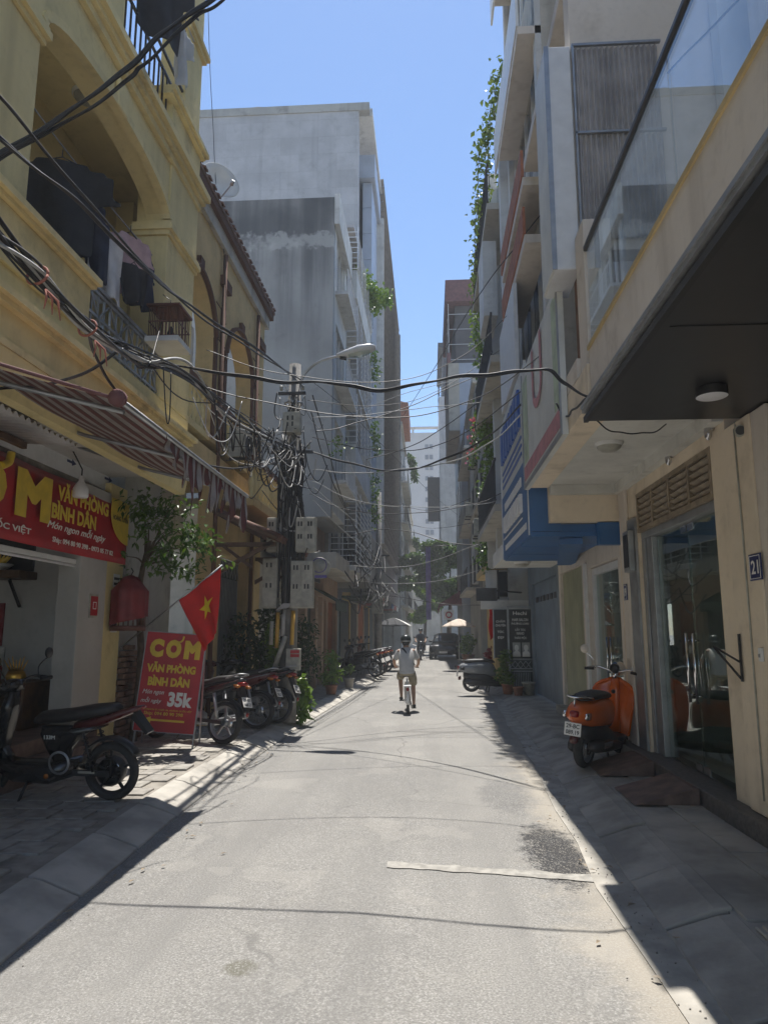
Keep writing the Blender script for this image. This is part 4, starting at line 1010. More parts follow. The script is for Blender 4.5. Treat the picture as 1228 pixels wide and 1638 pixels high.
# laundry on the balconies
def garment(name, label, c, w, h, kind, mat, yaw=0.0, group=None):
    """hanging garment: shirt / trousers / sheet, local x-right z-down plane turned by yaw"""
    m = MB(); x0, y0, z0 = c
    rg = random.Random(hash(label) % 1000)
    ph = rg.uniform(0, 6)
    outline = {'shirt': [(-.18, 0), (-.5, -.10), (-.62, -.42), (-.44, -.47), (-.36, -.3), (-.38, -1), (.38, -1), (.36, -.3), (.44, -.47), (.62, -.42), (.5, -.10), (.18, 0)],
               'cloth': [(-.5, 0), (-.5, -.97), (-.2, -1), (.2, -.95), (.5, -.99), (.5, 0)],
               'trousers': [(-.4, 0), (-.46, -.95), (-.08, -1), (0, -.35), (.10, -.98), (.46, -.94), (.4, 0)]}[kind]
    nU, nV = 14, 16
    def inside(px, pz):
        c_ = False; j = len(outline) - 1
        for i in range(len(outline)):
            xi, zi = outline[i]; xj, zj = outline[j]
            if (zi > pz) != (zj > pz) and px < (xj - xi) * (pz - zi) / (zj - zi) + xi: c_ = not c_
            j = i
        return c_
    ids = {}
    cs, sn = math.cos(yaw), math.sin(yaw)
    def vid(i, j):
        if (i, j) not in ids:
            u = -.64 + 1.28 * i / nU; v = -1 * j / nV
            d = (.075 * math.sin(u * 11 + ph + v * 2.5) + .03 * math.sin(u * 23 + ph * 2 - v * 4)) * (.25 - v * .75)
            ids[(i, j)] = len(m.v); m.v.append((x0 + (u * w) * cs - d * sn, y0 + (u * w) * sn + d * cs, z0 + v * h))
        return ids[(i, j)]
    for i in range(nU):
        for j in range(nV):
            if inside(-.64 + 1.28 * (i + .5) / nU, -(j + .5) / nV):
                m.f.append((vid(i, j), vid(i + 1, j), vid(i + 1, j + 1), vid(i, j + 1))); m.sm.append(True)
    t = thing(name, label, 'laundry', c, group)
    b = m.build('cloth', mat, t); sd = b.modifiers.new('t', 'SOLIDIFY'); sd.thickness = .008
    ss = b.modifiers.new('s', 'SUBSURF'); ss.levels = 1; ss.render_levels = 1
    MB().tube([(x0 - .16 * w * cs, y0 - .16 * w * sn, z0 - .02), (x0, y0, z0 + .04), (x0 + .16 * w * cs, y0 + .16 * w * sn, z0 - .02)], .006, 6).tube([(x0, y0, z0 + .04), (x0, y0, z0 + .12)], .005, 6).build('hanger', 'dark_metal', t)
garment('hanging_shirt', 'big black shirt hanging in the arched balcony', (-3.62, 6.2, 6.28), .92, 1.0, 'shirt', 'cloth_black', .35)
garment('hanging_shirt', 'black trousers hanging behind the big black shirt on the balcony', (-3.55, 6.55, 6.05), .6, .95, 'trousers', 'cloth_navy', .6)
garment('hanging_cloth', 'white towel hanging low beside the big black shirt', (-3.38, 6.75, 5.75), .42, .72, 'cloth', 'cloth_white', .8)
garment('hanging_shirt', 'faded pink shirt hanging at the far end of the arched balcony', (-3.4, 7.35, 6.15), .5, .75, 'shirt', 'cloth_pink', .9)
garment('hanging_cloth', 'small black cloth hanging on the outside of the balcony railing', (-3.2, 7.05, 5.60), .36, .45, 'cloth', 'cloth_black', .9)
garment('hanging_shirt', 'slim dark top hanging next to the yellow column', (-3.38, 7.7, 6.1), .34, .7, 'shirt', 'cloth_navy', 1.1)
garment('hanging_shirt', 'black jacket hanging over the upper parapet at the top of the yellow house', (-3.15, 7.25, 9.75), .85, 1.15, 'shirt', 'cloth_black', 1.0)
garment('hanging_shirt', 'black trousers hanging at the top edge beside the black jacket', (-3.2, 6.3, 9.9), .6, 1.3, 'trousers', 'cloth_black', .9)
garment('hanging_shirt', 'grey vest hanging at the far corner of the upper balcony', (-3.15, 7.95, 9.45), .34, .85, 'shirt', 'shirt_grey', 1.2)
MB().tube(sag((-3.6, 5.2, 6.42), (-3.45, 8.1, 6.32), .05), .008, 6).build('clothes_line', 'galvanised', ya_)
MB().tube(sag((-3.25, 5.2, 9.95), (-3.2, 8.5, 9.75), .04), .008, 6).build('clothes_line', 'galvanised', ya_)
def birdcage(label, c, r, h, round_=True):
    t = thing('bird_cage', label, 'bird cage', c); x, y, z = c
    wires = MB()
    for k in range(22):
        a = 2 * math.pi * k / 22; dx, dy = math.cos(a), math.sin(a)
        wires.tube([(x + r * dx, y + r * dy, z + .08), (x + r * dx, y + r * dy, z + h * .68), (x + r * .8 * dx, y + r * .8 * dy, z + h * .85), (x + r * .25 * dx, y + r * .25 * dy, z + h)], .005, 5)
    for zz in (.08, .3, .5, .68): wires.tube([(x + r * math.cos(a), y + r * math.sin(a), z + h * zz) for a in [2 * math.pi * i / 24 for i in range(25)]], .007, 5)
    wires.build('bars', 'cage_wood', t)
    MB().lathe([(.001, .02), (r * 1.05, .02), (r * 1.08, .08), (r, .09), (r * .4, .07), (.001, .07)], c, 24).build('tray', 'cage_wood', t)
    MB().lathe([(r * .55, h * .9), (r * .45, h * .98), (.03, h * 1.03), (.001, h * 1.03)], c, 24).build('dome', 'cage_wood', t)
    MB().tube([(x, y, z + h * 1.02), (x + .03, y, z + h * 1.1), (x, y, z + h * 1.16)], .008, 6).build('hook', 'dark_metal', t)
    MB().lathe([(.001, .30), (.035, .31), (.05, .36), (.04, .42), (.03, .45), (.001, .47)], (x + .03, y, z), 12).build('perched_bird', 'black_plastic', t)
    return t
birdcage('round dark red bird cage half covered with cloth below the red banner', (-4.02, 9.35, 1.62), .215, .74)
t = thing('bird_cage', 'small square bird cage hanging by the yellow balcony column', 'bird cage', (-3.1, 7.9, 5.0))
m = MB()
for k in range(9):
    for (ax, ay, bx, by) in ((-.17, -.2 + .05 * k, 0, 0), (.17, -.2 + .05 * k, 0, 0), (-.17 + .0425 * k, -.2, 0, 0), (-.17 + .0425 * k, .2, 0, 0)): m.box(-3.1 + ax - .004, -3.1 + ax + .004, 7.9 + ay - .004, 7.9 + ay + .004, 5.06, 5.42)
for z in (5.06, 5.24, 5.42): m.box(-3.28, -2.92, 7.69, 7.702, z, z + .012).box(-3.28, -2.92, 8.098, 8.11, z, z + .012).box(-3.28, -3.268, 7.702, 8.098, z, z + .012).box(-2.932, -2.92, 7.702, 8.098, z, z + .012)
m.build('bars', 'cage_wood', t)
B(-3.3, -2.9, 7.67, 8.13, 4.99, 5.055).build('tray', 'faded_white', t); B(-3.3, -2.9, 7.67, 8.13, 5.435, 5.46).build('lid', 'cage_wood', t)
MB().lathe([(.001, 0), (.03, .01), (.045, .05), (.03, .10), (.022, .13), (.001, .15)], (-3.08, 7.9, 5.12), 12).build('perched_bird', 'black_plastic', t)
MB().tube([(-3.1, 7.9, 5.46), (-3.1, 7.9, 5.6), (-3.2, 7.9, 5.68)], .006, 6).build('hook', 'dark_metal', t)
m = MB()
def cov(u, v):
    a = -2.6 + 3.4 * u; rr_ = .235 * (1 - .62 * max(0, v - .68) / .32) if v > .68 else .235 + .012 * math.sin(u * 30)
    return (-4.02 + rr_ * math.cos(a), 9.35 + rr_ * math.sin(a), 1.62 + .74 * (.22 + .78 * v) - .0 + (.16 * (u - .5) if v < .01 else 0))
o = m.grid(cov, 30, 12).build('cage_cover', 'poster_maroon'); tag(o, 'dark maroon cloth thrown over the round bird cage', 'cloth'); o.modifiers.new('t', 'SOLIDIFY').thickness = .006
round_lamp('loggia_lamp', 'round dome lamp on the yellow balcony ceiling', -3.80, 6.9, 7.618, .16, 'offwhite_plastic', True)

# ------------------------------------------------------------------ plaster wall between the yellow houses, brick base
gw = thing('plaster_wall', 'stained grey plaster wall with brick foot between the two yellow houses', 'wall', (-4.4, 10.2, 0))
B(-4.9, -4.3, 9.62, 11.6, .1, 4.2).build('render', 'weathered_grey', gw)
B(-4.6, -4.28, 11.0, 11.62, 2.9, 4.6).build('ledge', 'weathered_beige', gw)
bm_ = None; rb = random.Random(8)
for r_ in range(17):
    for k in range(8):
        y = 9.64 + k * .235 + (.117 if r_ % 2 else 0)
        if y > 11.45: continue
        if r_ > 14 and rb.random() < .4: continue
        if bm_ is None: bm_ = B(-.05, .05, -.108, .108, -.032, .032).build('brick', 'wall_brick', gw, bevel=.008); q = bm_
        else: q = bm_.copy(); COL.objects.link(q)
        q.location = (-4.27 + rb.uniform(-.012, .012), y + .11, .16 + r_ * .078); q.rotation_euler.z = rb.uniform(-.03, .03)
        q.matrix_parent_inverse = Matrix.Translation(-gw.location)

# ------------------------------------------------------------------ second yellow house with two arches
XH = -3.6
hy = thing('arched_house', 'ochre two-storey house with brown-trimmed arches and a tiled eave', 'house', (-5, 12.2, 0))
A1, A2 = (9.35, 11.15), (11.85, 13.65)
def arch_wall(x0, x1, y0, y1, z0, z1, arches, zs, rise):
    m = MB(); ys = y0
    for (a, b) in arches:
        m.box(x0, x1, ys, a, z0, z1); ys = b
        nn = 14; c = (a + b) / 2; r = (b - a) / 2
        ar = [(c - r * math.cos(math.pi * i / nn), zs + rise * math.sin(math.pi * i / nn)) for i in range(nn + 1)]
        for p, q in zip(ar, ar[1:]): m.prism([p, q, (q[0], z1), (p[0], z1)], 'yz', x0, x1)
    m.box(x0, x1, ys, y1, z0, z1)
    return m
arch_wall(XH - .3, XH, 9.205, 14.7, 4.75, 8.3, (A1, A2), 6.35, .9).build('wall', 'yellow_wall_b', hy)
tr = MB()
for a, b in (A1, A2):
    nn = 16; c = (a + b) / 2; r = (b - a) / 2 + .06
    ar = [(XH + .02, c - r * math.cos(math.pi * i / nn), 6.35 + (.96) * math.sin(math.pi * i / nn)) for i in range(nn + 1)]
    ar = [(XH + .02, a - .06, 4.8)] + ar + [(XH + .02, b + .06, 4.8)]
    for p, q in zip(ar, ar[1:]): tr.beam(p, q, .11, .05)
    tr.box(XH - .0, XH + .07, c - .1, c + .1, 7.28, 7.48)
tr.build('arch_trim', 'brown_trim', hy)
for yy in (9.25, 11.5, 14.2): MB().box(XH + .0, XH + .08, yy - .12, yy + .35, 7.62, 7.80).build('bracket', 'brown_trim', hy)
jl = MB()
for yy in (11.2, 13.75):
    for z in (5.4, 6.0, 6.6, 7.2): jl.box(XH + .001, XH + .008, yy, yy + .6, z, z + .018)
    for z in (5.4, 6.6): jl.box(XH + .001, XH + .008, yy + .28, yy + .298, z, z + .6)
jl.build('wall_joint', 'brown_trim', hy)
B(-5.4, -5.2, 9.205, 14.7, 3.3, 8.3).build('back_wall', 'room_mid', hy)
B(-5.2, XH - .31, 9.205, 14.7, 4.56, 4.74).build('floor_slab', 'yellow_wall_b', hy)
for a, b in (A1, A2): B(-5.19, -5.14, a + .3, b - .3, 4.75, 6.9).build('window_pane', 'window_dark', hy)
# balustrades
bal_src = None
for a, b in (A1, A2):
    MB().box(XH - .22, XH - .02, a, b, 5.52, 5.62).build('balustrade_rail', 'brown_trim', hy); MB().box(XH - .22, XH - .02, a, b, 4.75, 4.85).build('balustrade_base', 'yellow_trim', hy)
    for k in range(9):
        y = a + .1 + k * (b - a - .2) / 8
        if bal_src is None:
            bal_src = MB().lathe([(.05, 0), (.055, .04), (.03, .08), (.06, .22), (.065, .30), (.03, .48), (.028, .55), (.05, .6), (.05, .665)], (0, 0, 0), 10).build('baluster', 'yellow_trim', hy); q = bal_src
        else: q = bal_src.copy(); COL.objects.link(q)
        q.location = (XH - .12, y, 4.852)
# eave: white fascia, brown soffit board, tiled roof
B(XH - .3, XH + .07, 9.205, 14.85, 8.301, 8.55).build('fascia', 'weathered_beige', hy)
B(XH - .3, XH + .14, 9.205, 14.95, 8.551, 8.70).build('eave_board', 'brown_trim', hy)
MB().prism([(XH + .16, 8.701), (XH + .16, 8.76), (-6.4, 10.0), (-6.4, 9.94)], 'xz', 9.27, 15.0).build('roof', 'roof_tile', hy)
tl = None
for k in range(24):
    y = 9.3 + k * .237
    if tl is None:
        tl = MB().prism([(XH + .19, .0 + 8.762), (XH + .19, 8.80), (-6.35, 10.03), (-6.35, 9.99)], 'xz', -.06, .06).build('tile_row', 'roof_tile', hy); q = tl
    else: q = tl.copy(); COL.objects.link(q)
    q.location = (0, y + .12, 0)
# lower storey
MB().wall_x(XH - .3, XH - .02, 11.62, 14.7, .1, 4.55, [(12.1, 13.9, .1, 3.0)]).build('ground_wall', 'yellow_wall_b', hy)
B(XH - .32, XH + .05, 9.205, 14.72, 4.30, 4.55).build('floor_band', 'yellow_wall_b', hy)
for k in range(4): B(XH - .25, XH - .21, 12.1 + k * .45 + .01, 12.1 + (k + 1) * .45 - .01, .13, 2.95).build('gate_leaf', 'green_gate', hy)
gt = MB()
for k in range(19): gt.box(XH - .20, XH - .185, 12.12 + k * .095, 12.135 + k * .095, .2, 2.6)
for k in range(9): gt.beam((XH - .18, 12.14 + k * .19, 2.62), (XH - .18, 12.30 + k * .19, 2.92), .014).beam((XH - .17, 12.30 + k * .19, 2.62), (XH - .17, 12.14 + k * .19, 2.92), .014)
gt.build('gate_bars', 'grey_metal', hy)
B(XH - .02, XH + .1, 14.0, 14.5, .12, 4.28).build('pillar', 'yellow_wall_b', hy, bevel=.01)
for yy in (11.45, 13.9): MB().cyl((XH + .06, yy, .3), (XH + .06, yy, 8.2), .038).build('downpipe', 'brown_trim', hy)
# lower balcony with balusters beyond the awning and the tiled lean-to on a timber bracket
B(XH - .02, XH + .55, 12.0, 15.0, 3.80, 3.95).build('balcony_slab', 'yellow_wall_b', hy)
for k in range(13):
    q = bal_src.copy(); COL.objects.link(q); q.location = (XH + .47, 12.15 + k * .225, 3.951)
B(XH + .38, XH + .56, 12.0, 15.0, 4.617, 4.70).build('balustrade_rail', 'brown_trim', hy)
lt = thing('tiled_lean_to', 'small red-tiled canopy on a dark timber bracket beside the pole', 'canopy', (-3, 13, 3.2))
MB().prism([(-2.5, 3.12), (-2.5, 3.17), (-3.58, 3.62), (-3.58, 3.57)], 'xz', 11.4, 14.3).build('deck', 'wood_dark', lt)
for k in range(14):
    MB().tube([(-2.47, 11.5 + k * .21, 3.165), (-3.56, 11.5 + k * .21, 3.62)], .06, 8).build('roof_tile', 'roof_tile', lt)
for yy in (11.6, 14.1): MB().beam((-3.58, yy, 2.55), (-2.6, yy, 3.10), .07).beam((-3.58, yy, 3.06), (-2.55, yy, 3.06), .07).beam((-3.45, yy, 3.05), (-2.95, yy, 2.68), .05).build('bracket', 'wood_dark', lt)
# satellite dish on the eave
t = thing('satellite_dish', 'white satellite dish on the tiled eave of the ochre house', 'satellite dish', (-3.7, 11.3, 9))
dish = MB().lathe([(.001, .06), (.12, .05), (.25, .02), (.36, -.05), (.365, -.045), (.25, .03), (.001, .07)], (0, 0, 0), 28)
Mx = Matrix.Translation((-3.72, 11.5, 9.68)) @ Vector((-.62, .72, -.2)).to_track_quat('Z', 'Y').to_matrix().to_4x4()
dish.xf(Mx).build('reflector', 'faded_white', t)
MB().tube([(-3.85, 11.7, 8.85), (-3.8, 11.6, 9.6)], .025).build('mast', 'grey_metal', t)
MB().tube([(-3.66, 11.45, 9.34), (-3.40, 11.2, 9.42)], .012).cyl((-3.42, 11.22, 9.4), (-3.37, 11.17, 9.46), .03).build('feed_arm', 'grey_metal', t)
def ac_unit(label, x0, y0, z0, face=1, w=.78, group='outdoor air-conditioner units', cage=False):
    """outdoor unit: long side along y, grille towards the street"""
    t = thing('air_conditioner', label, 'air conditioner', (x0, y0, z0), group)
    xa, xb = (x0, x0 + .28 * face)
    B(xa, xb, y0, y0 + w, z0, z0 + .54).build('case', 'offwhite_plastic', t, bevel=.012)
    c = (0, y0 + w * .4, z0 + .27)
    MB().lathe([(.23, xb + .004 * face), (.23, xb + .016 * face), (.205, xb + .016 * face), (.205, xb + .004 * face)], (0, c[1], c[2]), 22, 'x').build('fan_ring', 'dark_metal', t)
    MB().lathe([(.2, xb + .003 * face), (.001, xb + .006 * face)], (0, c[1], c[2]), 22, 'x').build('fan', 'black_plastic', t)
    for ya in (y0 + .06, y0 + w - .1): B(xa, xb, ya, ya + .04, z0 - .05, z0 - .002).build('bracket', 'dark_metal', t)
    if cage:
        m = MB()
        for k in range(8): m.box(xb + .12 * face, xb + .13 * face, y0 - .1 + k * .13, y0 - .09 + k * .13, z0 - .1, z0 + .65)
        for k in range(4): m.box(xb + .12 * face, xb + .13 * face, y0 - .1, y0 + w + .1, z0 - .1 + k * .24, z0 - .09 + k * .24)
        for k in range(4): m.box(xa, xb + .12 * face, y0 - .11, y0 - .10, z0 - .1 + k * .24, z0 - .09 + k * .24)
        m.build('cage', 'dark_metal', t)
    return t
ac_unit('caged outdoor air conditioner on the ochre house beside the brown downpipe', XH + .1, 11.9, 5.0 - .35, 1, cage=True)
ac_unit('caged outdoor air conditioner at the corner of the grey house behind the pole', XH + .1, 14.9, 4.1, 1, cage=True)
# ------------------------------------------------------------------ left side further on
lh = thing('low_shop', 'low dark shop with white louvred shutters behind the utility pole', 'house', (-4, 16, 0))
MB().wall_x(-3.75, -3.55, 14.73, 17.65, .1, 4.3, [(14.95, 16.6, .1, 2.9), (16.75, 17.5, 1.0, 2.6)]).box(-8, -3.75, 17.45, 17.65, .1, 4.3).box(-8, -3.55, 14.73, 17.65, 4.301, 4.45).build('wall', 'weathered_beige', lh)
B(-3.74, -3.70, 14.95, 16.6, .1, 2.9).build('shutter', 'green_gate', lh)
for k in range(16): B(-3.70, -3.66, 15.0, 16.55, 1.55 + k * .085, 1.605 + k * .085).build('shutter_slat', 'weathered_white', lh)
for k in range(18): B(-3.66, -3.62, 16.78, 17.47, 1.02 + k * .088, 1.07 + k * .088).build('shutter_slat', 'weathered_white', lh)
B(-3.55, -2.75, 14.9, 17.6, 3.02, 3.10).build('canopy', 'dark_metal', lh)
B(-2.76, -2.72, 14.9, 17.6, 2.80, 3.12).build('canopy_fascia', 'black_panel', lh)
B(-3.5, -3.45, 14.8, 17.5, 3.3, 4.0).build('sign_panel', 'black_panel', lh)
gh = thing('grey_house', 'bare grey cement house with mildewed blank side wall and white peeled strip', 'house', (-4, 19, 0))
MB().box(-8.5, -2.5, 17.7, 17.95, 4.5, 13.4).box(-8.5, -2.5, 20.6, 20.8, 4.5, 13.3).box(-8.5, -2.7, 17.95, 20.6, 4.5, 4.7).box(-8.5, -2.55, 17.95, 20.6, 12.9, 13.35).box(-8.5, -8.3, 17.95, 20.6, 4.7, 12.9).build('side_wall', 'grey_render', gh)
MB().wall_x(-2.7, -2.5, 17.951, 20.599, 4.71, 12.89, [(18.3, 20.2, z, z + 1.7) for z in (5.6, 8.3, 10.9)]).build('front_wall', 'weathered_white', gh)
for z in (5.6, 8.3, 10.9):
    B(-2.66, -2.63, 18.3, 20.2, z, z + 1.7).build('window_pane', 'window_dark', gh)
    for yy in (18.3, 18.93, 19.56, 20.14): B(-2.62, -2.56, yy, yy + .06, z, z + 1.7).build('window_frame', 'white_paint', gh)
    B(-2.5, -2.15, 18.1, 20.5, z - .16, z - .06).build('balcony_slab', 'weathered_white', gh)
    rl = MB().box(-2.18, -2.15, 18.1, 20.5, z + .55, z + .58)
    for k in range(13): rl.box(-2.175, -2.16, 18.12 + k * .19, 18.135 + k * .19, z - .059, z + .55)
    rl.build('railing', 'white_metal', gh)
B(-2.49, -2.35, 17.7, 20.8, 12.6, 13.5).build('parapet', 'weathered_white', gh)
MB().wall_x(-3.3, -3.1, 17.66, 20.8, .1, 4.49, [(18.0, 19.3, .1, 2.7), (19.6, 20.5, .1, 2.6)]).build('ground_wall', 'pink_plaster', gh)
B(-3.28, -3.24, 18.0, 19.3, .1, 2.7).build('door', 'green_gate', gh)
B(-3.27, -3.23, 19.6, 20.5, .1, 2.6).build('door', 'white_metal', gh)
dt = MB()
for i in range(6):
    for j in range(17): dt.box(-3.229, -3.22, 19.68 + i * .13, 19.74 + i * .13, .35 + j * .13, .41 + j * .13)
o = dt.build('door_perforations', 'room_dark', gh, kind='stuff')
MB().prism([(-3.1, 2.75), (-3.1, 2.78), (-2.45, 2.42), (-2.45, 2.38)], 'xz', 18.6, 20.9).build('green_awning', 'green_awning', gh)
B(-2.46, -2.44, 18.6, 20.9, 2.16, 2.39).build('awning_valance', 'green_awning', gh)
B(-3.1, -2.35, 17.75, 20.7, 3.2, 3.6).build('sign_ledge', 'weathered_beige', gh)
# round sign
t = thing('round_sign', 'small round white shop sign hanging beside the meter boxes', 'sign', (-2.5, 15.5, 3))
MB().lathe([(.001, 15.48), (.24, 15.48), (.24, 15.52), (.001, 15.52)], (-2.42, 0, 3.0), 28, 'y').build('disc', 'offwhite_plastic', t)
MB().lathe([(.15, 15.476), (.17, 15.476), (.17, 15.472), (.15, 15.472)], (-2.42, 0, 3.06), 24, 'y').build('printed_ring', 'purple_banner', t)
B(-2.59, -2.25, 15.470, 15.476, 2.78, 2.84).build('printed_band', 'purple_banner', t)
MB().cyl((-2.70, 15.5, 3.0), (-3.45, 15.5, 3.1), .02).build('bracket', 'dark_metal', t)

def cage_bars(parent, x0, x1, y0, y1, z0, z1, dz=.18, mat='white_metal'):
    m = MB(); z = z0
    while z <= z1 + 1e-6:
        m.box(x1 - .02, x1, y0, y1, z, z + .025); m.box(min(x0, x1), max(x0, x1) - .021, y0 - .0, y0 + .02, z, z + .025); z += dz
    for k in range(5): yy = y0 + (y1 - y0) * k / 4; m.box(x1, x1 + .02, yy - .015, yy + .015, z0, z1 + .03)
    for k in range(3): xx = x0 + (x1 - x0) * k / 2.001; m.box(xx - .015, xx + .015, y0 - .021, y0 - .001, z0, z1 + .03)
    return m.build('security_cage', mat, parent)
ch = thing('caged_house', 'narrow pale house hung with white barred balcony cages and plants', 'house', (-4, 23.5, 0))
MB().box(-8, -3.0, 20.81, 26.2, 3.4, 13.6).build('wall', 'weathered_beige', ch)
MB().wall_x(-3.6, -3.4, 20.81, 26.2, .1, 3.39, [(21.2, 23.3, .1, 2.6), (23.8, 25.8, .1, 2.6)]).build('ground_wall', 'pink_plaster', ch)
B(-3.58, -3.54, 21.2, 23.3, .1, 2.6).build('shutter', 'dark_metal', ch); B(-3.58, -3.54, 23.8, 25.8, .1, 2.6).build('shutter', 'terracotta', ch)
for i, z in enumerate((3.4, 6.3, 9.2, 12.0)):
    B(-2.999, -2.2, 20.9, 26.1, z, z + .16).build('balcony_slab', 'weathered_white', ch)
    if i % 2: B(-2.24, -2.2, 20.9, 26.1, z + .161, z + .95).build('balcony_front', 'weathered_white', ch); B(-2.999, -2.24, 20.9, 20.94, z + .161, z + .95).build('balcony_side', 'weathered_white', ch)
    cage_bars(ch, -2.98, -2.18, 20.9, 26.1, z + .25 + (.75 if i % 2 else 0), min(z + 2.5, 14.4))
    for ya in (21.5, 23.9): B(-3.0, -2.97, ya, ya + 1.3, z + .5, z + 2.3).build('window_pane', 'window_dark', ch)
B(-3.4, -2.3, 20.85, 26.1, 14.4, 14.5).build('roof_sheet', 'corrugated', ch)
# the tall tower
tw = thing('grey_tower', 'tall grey tower with blank side wall and finned street front', 'tower', (-6, 38, 0))
MB().box(-14.5, -2.75, 26.3, 26.7, 3.5, 23.0).box(-14.5, -2.9, 26.7, 52, 3.5, 22.6).build('wall', 'tower_grey', tw)
B(-14.5, -2.3, 26.25, 26.62, 23.001, 23.35).build('parapet', 'weathered_grey', tw)
B(-3.2, -2.2, 26.63, 44, 23.0, 23.35).build('roof_slab', 'weathered_white', tw)
MB().prism([(-11.5, 23.36), (-3.5, 23.36), (-7.2, 24.0)], 'xz', 27, 33).build('metal_roof', 'corrugated', tw)
for x in (-13.9, -13.5): MB().cyl((x, 26.5, 23.36), (x, 26.5, 24.6), .05).build('roof_post', 'dark_metal', tw)
for k in range(14): B(-2.749, -2.35, 28.3, 31.2, 4.0 + k * 1.22, 4.0 + k * 1.22 + 1.2).build('cladding_panel', 'tile_blue_grey', tw)
B(-2.9, -2.2, 28.0, 31.6, 21.1, 22.2).build('cladding_cap', 'tile_blue_grey', tw)
B(-2.75, -2.05, 31.61, 31.85, 5.5, 21.4).build('fin_frame', 'weathered_white', tw); B(-2.75, -2.0, 50, 50.3, 5.5, 23.4).build('fin_frame', 'fin_grey', tw)
fs = None
for k in range(46):
    if fs is None: fs = B(-.28, .28, 31.87, 49.98, -.03, .03).build('fin', 'fin_grey', tw); q = fs
    else: q = fs.copy(); COL.objects.link(q)
    q.location = (-2.35, 0, 5.6 + k * .40); q.rotation_euler.y = R(-14); q.matrix_parent_inverse = Matrix.Translation(-tw.location)
B(-2.88, -2.8, 31.9, 50, 5.5, 23.0).build('window_band', 'window_dark', tw)
B(-3.4, -2.2, 26.3, 52, 3.2, 5.2).build('podium', 'weathered_grey', tw)
for k in range(8):
    ya = 26.6 + k * 3.1
    B(-3.39, -3.33, ya, ya + 2.6, .1, 2.8).build('shop_front', ('green_gate', 'room_dark', 'terracotta', 'dark_metal')[k % 4], tw)
    B(-3.6, -3.3, ya + 2.61, ya + 3.08, .1, 3.19).build('pier', ('old_yellow', 'weathered_beige', 'pink_plaster')[k % 3], tw)
    B(-3.3, -2.3, ya, ya + 2.7, 2.85, 2.93).build('shop_canopy', ('green_awning', 'dark_metal', 'maroon_awning')[k % 3], tw)
    B(-2.32, -2.25, ya, ya + 2.6, 2.94, 3.5).build('shop_sign', ('black_panel', 'blue_panel', 'sign_red', 'faded_white')[k % 4], tw)
# recessed balconies of the tower between the caged house and the fins
for i, z in enumerate((5.3, 8.2, 11.1, 14.0)):
    B(-2.8, -2.3, 26.75, 28.2, z, z + .14).build('balcony_slab', 'weathered_white', tw); cage_bars(tw, -2.8, -2.28, 26.8, 28.2, z + .2, z + 2.2, .3, 'tile_blue_grey')
def block(name, label, x0, x1, y0, y1, z1, mat, face, z0=0.1, win=True, floors=3.1, group=None):
    """plain far building: body, window panes and slabs on its street side and on the side facing down the street"""
    t = thing(name, label, 'building', ((x0 + x1) / 2, (y0 + y1) / 2, 0), group)
    B(x0, x1, y0, y1, z0, z1).build('wall', mat, t)
    xf = x1 if face > 0 else x0
    B(x0 - .15, x1 + .15, y0 - .15, y1, z1, z1 + .3).build('roof', 'weathered_beige', t)
    z = 3.3; i = 0
    while z < z1 - 2.2:
        B(xf, xf + .55 * face, y0 + .1, y1 - .1, z, z + .14).build('balcony_slab', 'weathered_beige', t)
        if i % 2 == 0:
            rl = MB().box(xf + .5 * face, xf + .53 * face, y0 + .1, y1 - .1, z + .95, z + 1.0)
            for k in range(int((y1 - y0) / .3)): rl.box(xf + .51 * face, xf + .525 * face, y0 + .15 + k * .3, y0 + .17 + k * .3, z + .141, z + .95)
            rl.build('railing', 'dark_metal', t)
        else: B(xf + .48 * face, xf + .54 * face, y0 + .1, y1 - .1, z + .141, z + .9).build('balcony_front', mat, t)
        if win:
            n = max(1, int((y1 - y0) / 2.6))
            for k in range(n):
                a = y0 + (k + .3) * (y1 - y0) / n; B(xf, xf + .03 * face, a, a + 1.2, z + .5, z + 2.3).build('window', 'window_dark', t)
        z += floors; i += 1
    return t
block('terrace_building', 'shabby terrace building with a red roof edge beyond the grey tower', -9, -2.1, 52.2, 62, 17.0, 'weathered_grey', 1, group='buildings at the far end')
block('terrace_building', 'pale narrow building with plants on its balconies at the far left end', -9, -1.9, 62.2, 78, 13.0, 'weathered_beige', 1, group='buildings at the far end')
rd = MB().prism([(-2.6, 17.3), (-1.5, 17.3), (-1.5, 18.9), (-2.6, 19.2)], 'xz', 52.5, 58).build('roof_shed', 'terracotta'); tag(rd, 'red corrugated rooftop shed beyond the grey tower', 'shed')

# ------------------------------------------------------------------ right side further on
rc = thing('ornate_house', 'old weathered house with scalloped ornament and yellow ground floor', 'house', (2.4, 23, 0))
MB().box(2.2, 7, 18.61, 30, 3.3, 9.4).build('wall', 'weathered_grey', rc)
MB().wall_x(2.35, 2.55, 18.61, 30, .1, 3.29, [(19.4, 21.0, .1, 2.6), (22.2, 24.2, .1, 2.6), (25.2, 27.6, .1, 2.6)]).build('ground_wall', 'old_yellow', rc)
for ya, yb in ((19.4, 21.0), (22.2, 24.2), (25.2, 27.6)): B(2.48, 2.52, ya, yb, .1, 2.6).build('door', 'wood_dark', rc)
for yy in (21.1, 21.75): B(1.85, 2.1, yy, yy + .22, .12, 3.2).build('pillar', 'old_yellow', rc, bevel=.02)
B(1.5, 2.35, 18.65, 23, 3.21, 3.42).build('balcony_slab', 'old_yellow', rc)
